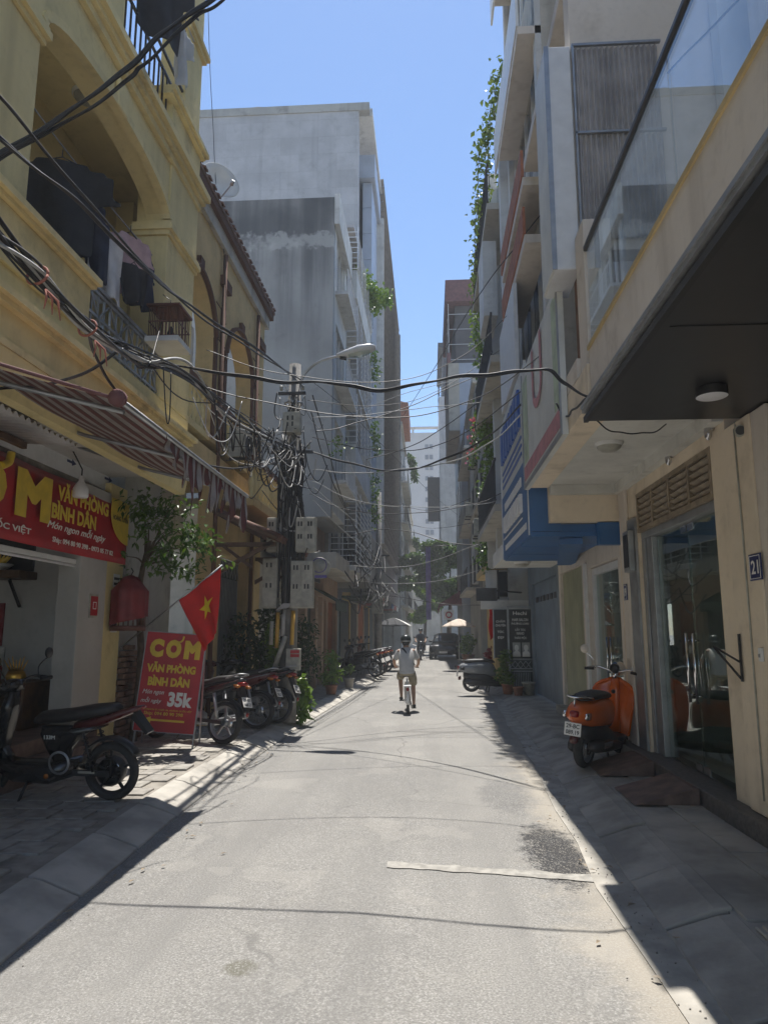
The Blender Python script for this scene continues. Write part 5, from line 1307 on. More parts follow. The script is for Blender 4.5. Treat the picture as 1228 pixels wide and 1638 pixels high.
for i, z in enumerate((3.45, 6.2)):
    B(1.62, 2.2, 18.65, 29.8, z + 2.4, z + 2.6).build('cornice', 'weathered_beige', rc)
    for k in range(5):
        y0 = 18.8 + k * 2.3
        sc = [(y0, z), (y0 + .16, z + .4), (y0 + .05, z + .8), (y0 + .24, z + 1.3), (y0 + .08, z + 1.8), (y0 + .26, z + 2.39), (y0 + .5, z + 2.39), (y0 + .5, z)]
        MB().prism(sc, 'yz', 1.68, 1.9).build('scalloped_pier', ('weathered_white', 'weathered_beige')[k % 2], rc)
        B(2.17, 2.2, y0 + .7, y0 + 1.9, z + .5, z + 2.1).build('window', 'window_dark', rc)
        rl = MB().box(1.7, 1.73, y0 + .5, y0 + 2.3, z + .85, z + .9)
        for j in range(10): rl.box(1.705, 1.725, y0 + .55 + j * .18, y0 + .57 + j * .18, z, z + .85)
        rl.build('railing', 'dark_metal', rc)
for i, (y, z) in enumerate(((19.6, 4.9), (22.3, 4.6), (24.5, 7.4), (27.2, 6.0))): ac_unit(('outdoor air conditioner on the ornate house above the hair salon', 'outdoor air conditioner below a potted plant on the ornate house', 'outdoor air conditioner high on the ornate house', 'farthest outdoor air conditioner on the ornate house')[i], 1.68, y, z, -1)
block('terrace_building', 'dark streaked terrace building beyond the ornate house', 2.1, 8, 30.2, 37.5, 12.4, 'weathered_grey', -1, group='buildings at the far end')
rr_ = thing('red_top_building', 'slim high building with a dark red caged rooftop room', 'building', (3, 41, 0))
MB().box(1.75, 7, 38, 46, .1, 16.4).build('wall', 'tile_blue_grey', rr_); B(1.15, 1.75, 38, 46, 12.5, 16.4).build('bay', 'weathered_beige', rr_)
B(1.05, 7, 37.8, 46.2, 20.0, 21.3).build('roof', 'dull_red_sheet', rr_); B(1.6, 7, 38.4, 46, 16.41, 19.99).build('rooftop_room', 'room_dark', rr_)
cage_bars(rr_, 6.5, 1.2, 38.0, 46, 16.6, 19.9, .9); B(1.1, 1.3, 37.95, 46, 16.41, 17.0).build('balcony_front', 'dull_red_sheet', rr_)
for k in range(3): B(1.72, 1.749, 39 + k * 2.4, 40.4 + k * 2.4, 8, 10).build('window', 'window_dark', rr_)
wb = thing('white_building', 'slim white building with black-framed windows and rooftop cage', 'building', (3.5, 62, 0))
B(.95, 9, 58, 68, .1, 21.2).build('wall', 'weathered_white', wb)
B(.9, 9.1, 57.9, 68, 25.6, 26.0).build('roof', 'dark_metal', wb); B(1.3, 9, 58.3, 68, 21.21, 25.59).build('rooftop_room', 'room_dark', wb)
cage_bars(wb, 8, .98, 58, 66, 21.3, 25.4, .7, 'dark_metal')
for z in (4.2, 8.4, 12.2, 16.0, 19.2):
    w_ = B(2.35, 3.5, 57.96, 57.99, z - 1.4, z + 1.0).build('window', 'window_dark', wb)
    MB().box(2.28, 2.35, 57.93, 57.995, z - 1.45, z + 1.05).box(3.5, 3.57, 57.93, 57.995, z - 1.45, z + 1.05).box(2.351, 3.499, 57.93, 57.955, z - .32, z - .26).build('frame', 'dark_metal', w_)
B(-.1, .9, 57.9, 58.1, 10.5, 14.2).build('hanging_sign', 'black_panel', wb)
ft = thing('high_rise', 'pale high-rise block with rows of small windows at the end of the street', 'high-rise', (-1, 115, 0))
B(-6.8, 1.9, 110, 126, 0, 32.8).build('wall', 'far_tower', ft)
B(-3.0, 1.95, 109.8, 111, 33.6, 33.75).build('roof_beam', 'far_tower', ft)
for x in (-2.6, 1.4): B(x, x + .3, 110.0, 110.9, 32.81, 33.59).build('roof_post', 'far_tower', ft)
wsrc = None
for k in range(13):
    for (x, w) in ((-4.6, 1.0), (-.55, .55), (.15, .55)):
        if wsrc is None: wsrc = B(0, 1, -.06, 0, 0, 1).build('window', 'far_window', ft); q = wsrc
        else: q = wsrc.copy(); COL.objects.link(q)
        q.location = (x, 109.99, 31.0 - k * 1.72 - .9); q.scale = (w, 1, .75); q.matrix_parent_inverse = Matrix.Translation(-ft.location)
block('terrace_building', 'distant grey block closing the street behind the trees', -12, 6, 82, 92, 9.0, 'weathered_grey', 1, group='buildings at the far end')
# right ground floor far: maroon awning, sign
t = thing('maroon_awning', 'dark maroon awning over a shop at the far right', 'awning', (1.6, 44, 3))
MB().prism([(.5, 3.0), (.5, 3.1), (1.8, 3.9), (1.8, 3.8)], 'xz', 40, 47).build('cloth', 'maroon_awning', t); B(.48, .52, 40, 47, 2.7, 3.0).build('valance', 'maroon_awning', t)
MB().prism([(.5, 3.0), (1.8, 3.8), (1.8, 3.0)], 'xz', 39.95, 39.99).build('end_flap', 'maroon_awning', t)
t = thing('shop_sign', 'small square shop sign with a round arrow mark below the maroon awning', 'sign', (1.1, 39.9, 2.6))
B(.75, 1.3, 39.4, 39.5, 2.2, 2.75).build('board', 'sign_white', t); MB().lathe([(.12, 39.39), (.18, 39.39), (.18, 39.38), (.12, 39.38)], (1.02, 0, 2.48), 18, 'y').build('printed_ring', 'sign_red', t)
t = thing('purple_banner', 'tall narrow purple banner hanging at the end of the street', 'banner', (.1, 45, 5))
def pbf(u, v): return (-.25 + .32 * u, 45 + .05 * math.sin(v * 9), 2.3 + 4.6 * v)
MB().grid(pbf, 2, 20).build('cloth', 'purple_banner', t).modifiers.new('t', 'SOLIDIFY').thickness = .02
MB().cyl((-.3, 45, 6.9), (1.8, 45, 7.0), .03).build('rod', 'dark_metal', t)

# ------------------------------------------------------------------ hair salon: boards, gate, window
sl_ = thing('hair_salon', 'hair salon front with dark window and grey lattice gate beside the blue garage', 'shop front', (2, 18.3, 0))
MB().box(1.45, 2.62, 18.62, 18.8, 2.35, 3.2).build('wall', 'weathered_white', sl_)
B(1.3, 2.6, 18.38, 18.62, 2.18, 2.40).build('ledge', 'white_soffit', sl_)
B(1.75, 2.55, 18.59, 18.615, 2.5, 3.15).build('window_pane', 'window_dark', sl_)
for x in (1.74, 2.15, 2.55): B(x, x + .04, 18.56, 18.62, 2.45, 3.18).build('window_frame', 'dark_metal', sl_)
g = MB()
for k in range(12): g.box(1.96 + k * .042, 1.97 + k * .042, 18.07, 18.085, .2, .62)
for k in range(4): g.beam((1.95 + k * .13, 18.08, .72), (2.08 + k * .13, 18.08, .90), .014).beam((2.08 + k * .13, 18.075, .72), (1.95 + k * .13, 18.075, .90), .014)
for z in (.17, .64, .70, .92): g.box(1.93, 2.50, 18.065, 18.09, z, z + .025)
for x in (1.91, 2.50): g.box(x, x + .05, 18.05, 18.10, .115, 2.25)
g.box(1.961, 2.499, 18.05, 18.10, 2.2, 2.25)
g.build('gate', 'grey_metal', sl_)
B(1.93, 2.50, 18.10, 18.11, .15, .95).build('gate_panel', 'green_gate', sl_)
def salon_board(label, x0, x1, y, lines):
    t = thing('salon_board', label, 'sign', ((x0 + x1) / 2, y, .95), 'hair salon boards')
    B(x0, x1, y, y + .04, .97, 2.16).build('panel', 'black_panel', t)
    MB().box(x0 - .03, x0 - .001, y - .01, y + .04, .95, 2.18).box(x1 + .001, x1 + .03, y - .01, y + .04, .95, 2.18).box(x0, x1, y - .01, y + .04, 2.161, 2.18).build('frame', 'grey_metal', t)
    for (s, z, w, h) in lines: lettering(s, 'sign_white', t, ((x0 + x1) / 2 - w * (x1 - x0) / 2, y - .004, z), (1, 0, 0), (0, 0, 1), w * (x1 - x0), h, .015, ext=.004)
    return t
sb1 = salon_board('black hair salon board with white lettering above the lattice gate', 1.95, 2.49, 18.0, [('Hechi', 2.02, .62, .09), ('HAIR SALON', 1.87, .72, .07), ('PHƯỢNG LOAN', 1.77, .78, .075), ('CẤY TÓC', 1.63, .48, .085), ('NANO', 1.54, .34, .065), ('THẢO MỘC', 1.42, .56, .085)])
for x in (2.02, 2.25): B(x, x + .19, 17.985, 17.999, 1.0, 1.35).build('portrait_photo', 'weathered_grey', sb1); 
for x in (2.02, 2.25):
    MB().lathe([(.001, 1.30), (.05, 1.27), (.055, 1.2), (.03, 1.15), (.09, 1.10), (.095, 1.01), (.001, 1.01)], (x + .095, 17.992, 0), 12).xf(Matrix.Translation((0, 17.984, 0)) @ Matrix.Diagonal((1, .03, 1, 1)) @ Matrix.Translation((0, -17.992, 0))).build('portrait_figure', 'sign_white', sb1)
salon_board('narrower black hair salon board half hidden behind the first', 1.60, 1.92, 18.22, [('CHĂM', 1.84, .7, .07), ('CHUYÊN', 1.74, .8, .07), ('TÓC', 1.58, .5, .07), ('ĐẸP', 1.42, .5, .08)])
t = thing('hanging_sign', 'small black box sign hanging over the pavement by the salon', 'sign', (1.4, 17.5, 2.4))
B(1.12, 1.62, 17.4, 17.55, 2.35, 2.66).build('case', 'black_panel', t, bevel=.01); MB().cyl((1.6, 17.5, 2.6), (2.4, 18.5, 2.6), .02).build('bracket', 'dark_metal', t)
# ------------------------------------------------------------------ utility pole, its boxes and the street lamp
PX, PY = -2.46, 12.4
up_ = thing('utility_pole', 'weathered concrete utility pole wrapped in dark cables on the left pavement', 'utility pole', (PX, PY, .1))
MB().tube([(PX, PY, .1), (PX + .01, PY, 3.2), (PX + .02, PY, 6.5)], [.165, .14, .105], 16).build('shaft', 'pole_concrete', up_)
for z in (2.9, 4.75, 5.75): MB().tube([(PX + .15 * math.cos(a), PY + .15 * math.sin(a), z) for a in [i * math.pi / 8 for i in range(17)]], .018, 6).build('clamp_band', 'galvanised', up_)
for z, L in ((5.9, .5), (4.8, .8)): MB().beam((PX - L / 2, PY - .15, z), (PX + L / 2, PY - .15, z), .05).build('cross_arm', 'dark_metal', up_)
for x, z in ((-.2, 5.96), (.2, 5.96), (-.32, 4.86), (.32, 4.86)): MB().lathe([(.02, 0), (.035, .02), (.02, .04), (.035, .06), (.015, .09), (.001, .09)], (PX + x, PY - .15, z), 10).build('insulator', 'offwhite_plastic', up_)
rc_ = random.Random(21)
for k in range(34):
    a0 = rc_.uniform(0, 6.28); r0 = rc_.uniform(.16, .30); z0 = rc_.uniform(1.9, 2.8); z1 = rc_.uniform(4.2, 5.3)
    p = []
    for i in range(9):
        t_ = i / 8; a = a0 + .25 * math.sin(t_ * 5 + k); r = r0 * (1 - .3 * t_) + .03 * math.sin(t_ * 9 + k)
        p.append((PX + r * math.cos(a), PY + r * math.sin(a) * .7 - .05, z0 + (z1 - z0) * t_))
    MB().tube(p, rc_.choice((.010, .014, .02, .026)), 6).build('riser_cable', 'cable_black' if k % 8 else 'cable_grey', up_)
def meter_box(label, x0, x1, y, z0, z1, d=.22, group=None, doors=2, rot=0.0):
    t = thing('meter_box', label, 'meter box', ((x0 + x1) / 2, y, z0), group)
    B(x0, x1, y, y + d, z0, z1).build('case', 'offwhite_plastic', t, bevel=.015)
    w = (x1 - x0) / doors
    for i in range(doors):
        B(x0 + i * w + .012, x0 + (i + 1) * w - .012, y - .012, y - .001, z0 + .03, z1 - .03).build('door', 'offwhite_plastic', t, bevel=.004)
        for j in range(2): B(x0 + i * w + w * .25 + j * w * .28, x0 + i * w + w * .25 + j * w * .28 + .03, y - .018, y - .0125, z1 - .16, z1 - .08).build('meter_window', 'black_plastic', t)
        for j in range(2): B(x0 + i * w + w * .25 + j * w * .28, x0 + i * w + w * .25 + j * w * .28 + .03, y - .018, y - .0125, (z0 + z1) / 2 - .08, (z0 + z1) / 2).build('meter_window', 'black_plastic', t)
    MB().box(x0 + .05, x1 - .05, y + d + .001, y + d + .03, z0 + .1, z0 + .14).build('strap', 'galvanised', t)
    return t
meter_box('plain cream junction box high on the utility pole under the lamp arm', -2.57, -2.26, 12.0, 5.10, 5.48, doors=1)
meter_box('upper right cream meter box on the utility pole', -2.30, -1.96, 12.0, 2.98, 3.58, group='meter boxes on the pole')
meter_box('lower right cream meter box with windows on the utility pole', -2.36, -1.98, 11.95, 2.02, 2.82, group='meter boxes on the pole')
meter_box('tall narrow cream meter box left of the utility pole', -2.88, -2.62, 12.1, 2.02, 2.88, doors=1, group='meter boxes on the pole')
meter_box('upper left cream meter box beside the tiled canopy', -2.84, -2.66, 12.15, 3.0, 3.6, doors=1, group='meter boxes on the pole')
t = thing('notice_box', 'small grey box with red and white stickers low on the utility pole', 'box', (-2.3, 12.2, 1))
B(-2.44, -2.20, 12.1, 12.23, .98, 1.34).build('case', 'offwhite_plastic', t, bevel=.01)
for k in range(2): B(-2.36, -2.21, 12.09, 12.099, 1.20 + k * .065, 1.25 + k * .065).build('sticker', 'sign_red', t)
t = thing('cable_guard', 'yellow and grey taped conduit sleeves strapped to the utility pole', 'conduit', (-2.5, 12.2, 1.1))
for x, za, zb, m_ in ((-2.62, 1.35, 1.95, 'tape_yellow'), (-2.52, 1.55, 2.0, 'cable_grey'), (-2.36, 1.4, 1.98, 'tape_yellow'), (-2.72, 1.4, 1.8, 'offwhite_plastic')): MB().cyl((x, 12.19, za), (x + .01, 12.2, zb), .035).build('sleeve', m_, t)
MB().cyl((-2.66, 12.15, .95), (-2.46, 12.15, 1.55), .04).build('sleeve', 'offwhite_plastic', t); MB().prism([(-2.62, 1.98), (-2.3, 2.06), (-2.28, 2.1), (-2.5, 2.1)], 'xz', 12.05, 12.2).build('cap', 'grey_metal', t)
sl2 = thing('street_lamp', 'cobra-head street lamp on a curved arm above the utility pole', 'street lamp', (PX, PY, 6.0))
MB().tube(spline([(PX + .1, PY, 5.9), (PX + .16, PY - .02, 6.25), (PX + .45, PY - .06, 6.52), (PX + .85, PY - .1, 6.62)]), .024, 8).build('arm', 'galvanised', sl2)
MB().loft([((PX + .80, PY - .1, 6.62), (0, .04, 0), (0, 0, .035), 2.2), ((PX + .95, PY - .11, 6.65), (0, .09, 0), (0, 0, .06), 2.2), ((PX + 1.2, PY - .13, 6.70), (0, .15, 0), (0, 0, .085), 2.2), ((PX + 1.42, PY - .14, 6.73), (0, .14, 0), (0, 0, .07), 2.2), ((PX + 1.52, PY - .15, 6.74), (0, .07, 0), (0, 0, .03), 2.2)], 14).build('head', 'white_metal', sl2)
MB().loft([((PX + 1.02, PY - .12, 6.61), (0, .07, 0), (0, 0, .03), 2), ((PX + 1.22, PY - .13, 6.62), (0, .12, 0), (0, 0, .05), 2), ((PX + 1.42, PY - .14, 6.665), (0, .09, 0), (0, 0, .03), 2)], 12).build('lens', 'clear_glass', sl2)
MB().cyl((PX + .86, PY - .11, 6.58), (PX + .98, PY - .11, 6.55), .03).build('photocell', 'dark_metal', sl2)

# ------------------------------------------------------------------ A-board, flag
sg_ = thing('menu_board', 'red standing board with yellow lettering and an arrow on the pavement', 'sign', (-3.5, 9.4, .12))
SM = Matrix.Translation((-3.90, 9.42, .36)) @ Matrix.Rotation(R(2.5), 4, 'Z') @ Matrix.Rotation(R(-5.0), 4, 'X') @ Matrix.Rotation(R(4), 4, 'Y')
B(0, .80, 0, .03, 0, 1.28).xf(SM).build('panel', 'sign_red', sg_)
MB().box(-.012, -.001, -.006, .035, 0, 1.29).box(.801, .813, -.006, .035, -.3, 1.29).box(0, .80, -.006, .035, 1.281, 1.293).box(0, .80, .001, .035, -.012, -.001).xf(SM).build('frame', 'grey_metal', sg_)
MB().box(.0, .02, .04, .06, -.28, .3).beam((.0, .05, 1.2), (0.0, .42, -.22), .02).beam((.79, .05, 1.2), (.79, .42, -.24), .02).xf(SM).build('leg_frame', 'grey_metal', sg_)
def slet(t, mat, x, z, w, h, bold=.03, shear=0):
    M3 = SM.to_3x3(); return lettering(t, mat, sg_, SM @ Vector((x, -.004, z)), M3 @ Vector((1, 0, 0)), M3 @ Vector((0, 0, 1)), w, h, bold, shear, ext=.005, split=h > .06)
slet('C', 'sign_yellow', .06, .95, .19, .245, .08); slet('O', 'sign_yellow', .28, .95, .21, .245, .08); slet('M', 'sign_yellow', .53, .95, .22, .245, .08); horned_o(None, sg_, lambda x, z: SM @ Vector((.28 + .21 * x, -.004, .95 + .245 * z))); slet('VĂN PHÒNG', 'sign_yellow', .06, .755, .66, .14, .055); slet('BÌNH DÂN', 'sign_yellow', .10, .58, .56, .14, .055)
slet('Món ngon', 'sign_white', .05, .455, .29, .075, .012, .3); slet('mỗi ngày', 'sign_white', .04, .345, .28, .085, .012, .3); slet('35k', 'sign_white', .40, .325, .33, .19, .05)
slet('SỐ 19 NGÁCH 27, NGÕ 106, HOÀNG QUỐC VIỆT', 'sign_yellow', .04, .262, .70, .035, .02); slet('Ship: 094 80 90 398', 'sign_yellow', .11, .195, .52, .055, .02)
MB().prism([(.09, .145), (.21, .185), (.21, .158), (.66, .158), (.66, .132), (.21, .132), (.21, .105)], 'xz', -.005, -.002).xf(SM).build('arrow', 'sign_yellow', sg_)
fl = thing('red_flag', 'red flag with a yellow star on a slanting pole above the menu board', 'flag', (-4.2, 9.6, 1.4))
MB().cyl((-4.22, 9.62, 1.42), (-2.74, 9.25, 2.50), .012).build('pole', 'galvanised', fl)
def flf(u, v):
    # u along the pole from the tip inwards, v down the cloth
    p = Vector((-2.76, 9.25, 2.48)).lerp(Vector((-3.36, 9.4, 2.045)), u)
    d = .86 * v * (1 - .12 * u) ; sw = .035 * math.sin(u * 11 + v * 4) * (.3 + v)
    return (p.x + (-.02 - .0 * u) * v + .36 * u * v, p.y + sw + .08 * u * v, p.z - d + .08 * u * v)
MB().grid(flf, 24, 24).build('cloth', 'flag_red', fl).modifiers.new('t', 'SOLIDIFY').thickness = .003
star = []
cx_, cz_, rr0 = .42, .44, .19
for i in range(10):
    a = math.pi / 2 + i * math.pi / 5; r = rr0 if i % 2 == 0 else rr0 * .40
    star.append((cx_ + r * math.cos(a) * 1.25, cz_ - r * math.sin(a)))
for sgn in (-1, 1):
    m = MB(); ce = Vector(flf(cx_, cz_)) + Vector((0, sgn * .008, 0)); vs_ = [ce]
    fine = []
    for (a, b) in zip(star, star[1:] + star[:1]):
        for k in range(4): fine.append((a[0] + (b[0] - a[0]) * k / 4, a[1] + (b[1] - a[1]) * k / 4))
    mid = [((x + cx_) / 2, (z + cz_) / 2) for x, z in fine]
    vs_ += [Vector(flf(*q)) + Vector((0, sgn * .008, 0)) for q in mid] + [Vector(flf(*q)) + Vector((0, sgn * .008, 0)) for q in fine]
    N = len(fine); fs_ = [(0, 1 + i, 1 + (i + 1) % N) for i in range(N)] + [(1 + i, 1 + N + i, 1 + N + (i + 1) % N, 1 + (i + 1) % N) for i in range(N)]
    m._add(vs_, fs_, True).build('star', 'flag_yellow', fl)

# ------------------------------------------------------------------ two-wheelers (local: forward +Y)
def wheel(name, parent, y, r, w, rim_mat='grey_metal', spokes=5):
    h = MB(); h.lathe([(.045, -.05), (.05, -.02), (.05, .02), (.045, .05), (.001, .05), (.001, -.05)], (0, y, r), 16, 'x')
    ri = r - w * .55
    h.lathe([(ri, -w * .38), (ri - .012, -w * .3), (ri - .028, 0), (ri - .012, w * .3), (ri, w * .38)], (0, y, r), 32, 'x')
    for k in range(spokes):
        a = 2 * math.pi * k / spokes + .3; h.beam((0, y + .04 * math.cos(a), r + .04 * math.sin(a)), (0, y + (ri - .01) * math.cos(a), r + (ri - .01) * math.sin(a)), .022 if spokes < 9 else .005)
    o = h.build(name, rim_mat, parent)
    MB().lathe([(ri - .002, -w * .42), (ri + w * .25, -w * .5), (r - w * .12, -w * .36), (r, -w * .1), (r, w * .1), (r - w * .12, w * .36), (ri + w * .25, w * .5), (ri - .002, w * .42)], (0, y, r), 36, 'x').build('tyre', 'rubber', o)
    MB().lathe([(.001, .052), (.09, .052), (.09, .056), (.001, .056)], (0, y, r), 18, 'x').build('brake_disc', 'steel', o)
    return o
def fender(parent, y, r, w, a0, a1, mat, name='fender'):
    def fn(u, v):
        a = R(a0 + (a1 - a0) * u); s_ = (v - .5) * 2
        rr2 = r - .025 * abs(s_) ** 2.2
        return (s_ * w, y + rr2 * math.cos(a), r_c + rr2 * math.sin(a))
    r_c = wheel_r
    o = MB().grid(fn, 20, 8).build(name, mat, parent); o.modifiers.new('t', 'SOLIDIFY').thickness = .006
    return o
wheel_r = .28
def bars(root, y, z, w, mirror_mat='black_plastic', tilt=0.0, round_=True, chrome='black_plastic'):
    hb_ = MB().tube(spline([(-w, y - .14, z + .0), (-w * .6, y - .04, z + .03), (0, y, z - .01), (w * .6, y - .04, z + .03), (w, y - .14, z)]), .012, 8).build('handlebar', chrome, root)
    for s_ in (-1, 1):
        MB().cyl((s_ * w, y - .145, z), (s_ * (w - .11), y - .10, z + .008), .018).build('grip', 'rubber', hb_)
        MB().tube([(s_ * (w - .1), y - .08, z), (s_ * (w + .02), y - .07, z - .012)], .006, 6).build('brake_lever', 'steel', hb_)
        ms_ = MB().tube(spline([(s_ * (w - .12), y - .09, z + .01), (s_ * (w - .08), y - .06, z + .12), (s_ * (w + .03), y - .09, z + .2)]), .006, 6).build('mirror_stem', chrome, root)
        MB().lathe([(.001, -.012), (.045, -.012), (.055, 0), (.05, .014), (.001, .016)], (s_ * (w + .03), y - .09, z + .235), 18, 'y').build('mirror', mirror_mat, ms_)
def plate_part(root, y, z, txt, tilt=25):
    M = Matrix.Translation((0, y, z)) @ Matrix.Rotation(R(-tilt), 4, 'X')
    p = B(-.095, .095, -.004, .0, -.07, .07).xf(M).build('licence_plate', 'sign_white', root, bevel=.003)
    if txt:
        M3 = M.to_3x3()
        for s_, zz in zip(txt, (.01, -.055)): lettering(s_, 'letter_black', p, M @ Vector((-.075, -.006, zz)), M3 @ Vector((1, 0, 0)), M3 @ Vector((0, 0, 1)), .15, .045, .02, ext=.002)
def motorbike(label, loc, rz, paint, group=None, txt=None, lean=-7, accent='silver_paint', seat='seat_vinyl', spokes=5, box=False):
    global wheel_r
    wheel_r = .28
    t = thing('motorbike', label, 'motorbike', loc, group, local=True, rz=R(rz)); t.rotation_euler = (0, R(lean), R(rz))
    wheel('front_wheel', t, .62, .28, .085, spokes=spokes); wheel('rear_wheel', t, -.62, .28, .10, spokes=spokes)
    if box:
        MB().loft_y([(-.62, 1.02, .15, .10), (-.66, 1.03, .19, .13), (-.94, 1.03, .19, .13), (-.98, 1.02, .15, .10)], 16, 5).build('top_box', 'black_plastic', t)
        MB().box(-.1, .1, -.95, -.55, .915, .93).build('carrier', 'grey_metal', t)
    fender(t, .62, .315, .055, 15, 160, paint); fender(t, -.62, .32, .06, 40, 165, 'black_plastic')
    for s_ in (-1, 1): MB().tube([(s_ * .075, .62, .28), (s_ * .07, .47, .72)], [.022, .026], 10).build('fork', 'grey_metal', t)
    MB().loft([((0, .52, .40), (.11, 0, 0), (0, .03, .03), 2.4), ((0, .46, .55), (.19, 0, 0), (0, .05, .02), 2.8), ((0, .40, .75), (.21, 0, 0), (0, .07, .02), 2.8), ((0, .35, .90), (.14, 0, 0), (0, .08, .03), 2.4), ((0, .33, .97), (.06, 0, 0), (0, .05, .02), 2.2)], 18).build('leg_shield', paint, t)
    MB().loft_y([(.54, .93, .04, .04), (.50, .95, .10, .07), (.40, .98, .13, .075), (.28, .99, .09, .05), (.22, .98, .04, .03)], 16).build('headset', paint, t)
    MB().loft_y([(.56, .92, .03, .02), (.535, .935, .085, .05), (.50, .94, .088, .055)], 14).build('headlight', 'clear_glass', t)
    bars(t, .36, 1.0, .33)
    MB().loft_y([(.40, .52, .07, .10), (.20, .47, .08, .09), (.0, .47, .09, .10), (-.15, .55, .10, .12)], 14).build('centre_tunnel', 'black_plastic', t)
    MB().loft_y([(.16, .62, .08, .10), (-.05, .66, .12, .11), (-.3, .70, .125, .10), (-.55, .76, .11, .075), (-.78, .83, .06, .04), (-.88, .86, .025, .02)], 18).build('side_panel', paint, t)
    MB().loft_y([(-.28, .70, .128, .03), (-.55, .775, .113, .025), (-.8, .845, .062, .012)], 14).build('stripe', accent, t)
    MB().loft_y([(.22, .70, .05, .02), (.12, .76, .09, .045), (-.1, .785, .125, .05), (-.32, .80, .13, .05), (-.45, .845, .12, .05), (-.7, .875, .09, .045), (-.78, .875, .04, .02)], 18).build('seat', seat, t)
    MB().tube(spline([(-.09, -.62, .86), (-.10, -.82, .92), (0, -.9, .93), (.10, -.82, .92), (.09, -.62, .86)]), .012, 8).build('grab_rail', 'grey_metal', t)
    MB().loft_y([(-.80, .79, .07, .035), (-.88, .80, .055, .03), (-.92, .80, .02, .015)], 12).build('tail_light', 'tail_red', t)
    for s_ in (-1, 1): MB().loft_y([(-.80, .77, .02, .02), (-.86, .76, .03, .025), (-.9, .76, .01, .01)], 10, x=s_ * .12).build('indicator', 'amber', t)
    MB().loft_y([(.12, .30, .07, .06), (.02, .32, .12, .10), (-.12, .34, .11, .11), (-.25, .33, .06, .07)], 14, 3).build('engine', 'grey_metal', t)
    MB().tube(spline([(.08, .1, .28), (.13, -.1, .24), (.15, -.3, .27), (.16, -.85, .40)]), [.016] * 6 + [.018] * 6 + [.045] * 6 + [.05], 12).build('exhaust', 'galvanised', t)
    for s_ in (-1, 1):
        MB().beam((s_ * .09, -.18, .30), (s_ * .09, -.62, .28), .03, .045).build('swing_arm', 'dark_metal', t)
        MB().tube([(s_ * .10, -.56, .32), (s_ * .11, -.46, .66)], .024, 10).build('shock_absorber', 'grey_metal', t)
    MB().prism([(-.80, .74), (-.97, .42), (-.99, .44), (-.84, .77)], 'yz', -.06, .06).build('mud_flap', 'black_plastic', t)
    plate_part(t, -.955, .56, txt, 25)
    MB().lathe([(.001, 0), (.03, 0), (.03, .01), (.001, .012)], (0, -.99, .40), 12, 'y').build('reflector', 'tail_red', t)
    MB().tube([(-.1, .0, .26), (-.2, .02, .03)], .010, 6).build('side_stand', 'dark_metal', t)
    for s_ in (-1, 1): MB().cyl((s_ * .10, .05, .26), (s_ * .24, .05, .26), .014).build('foot_peg', 'rubber', t)
    return t
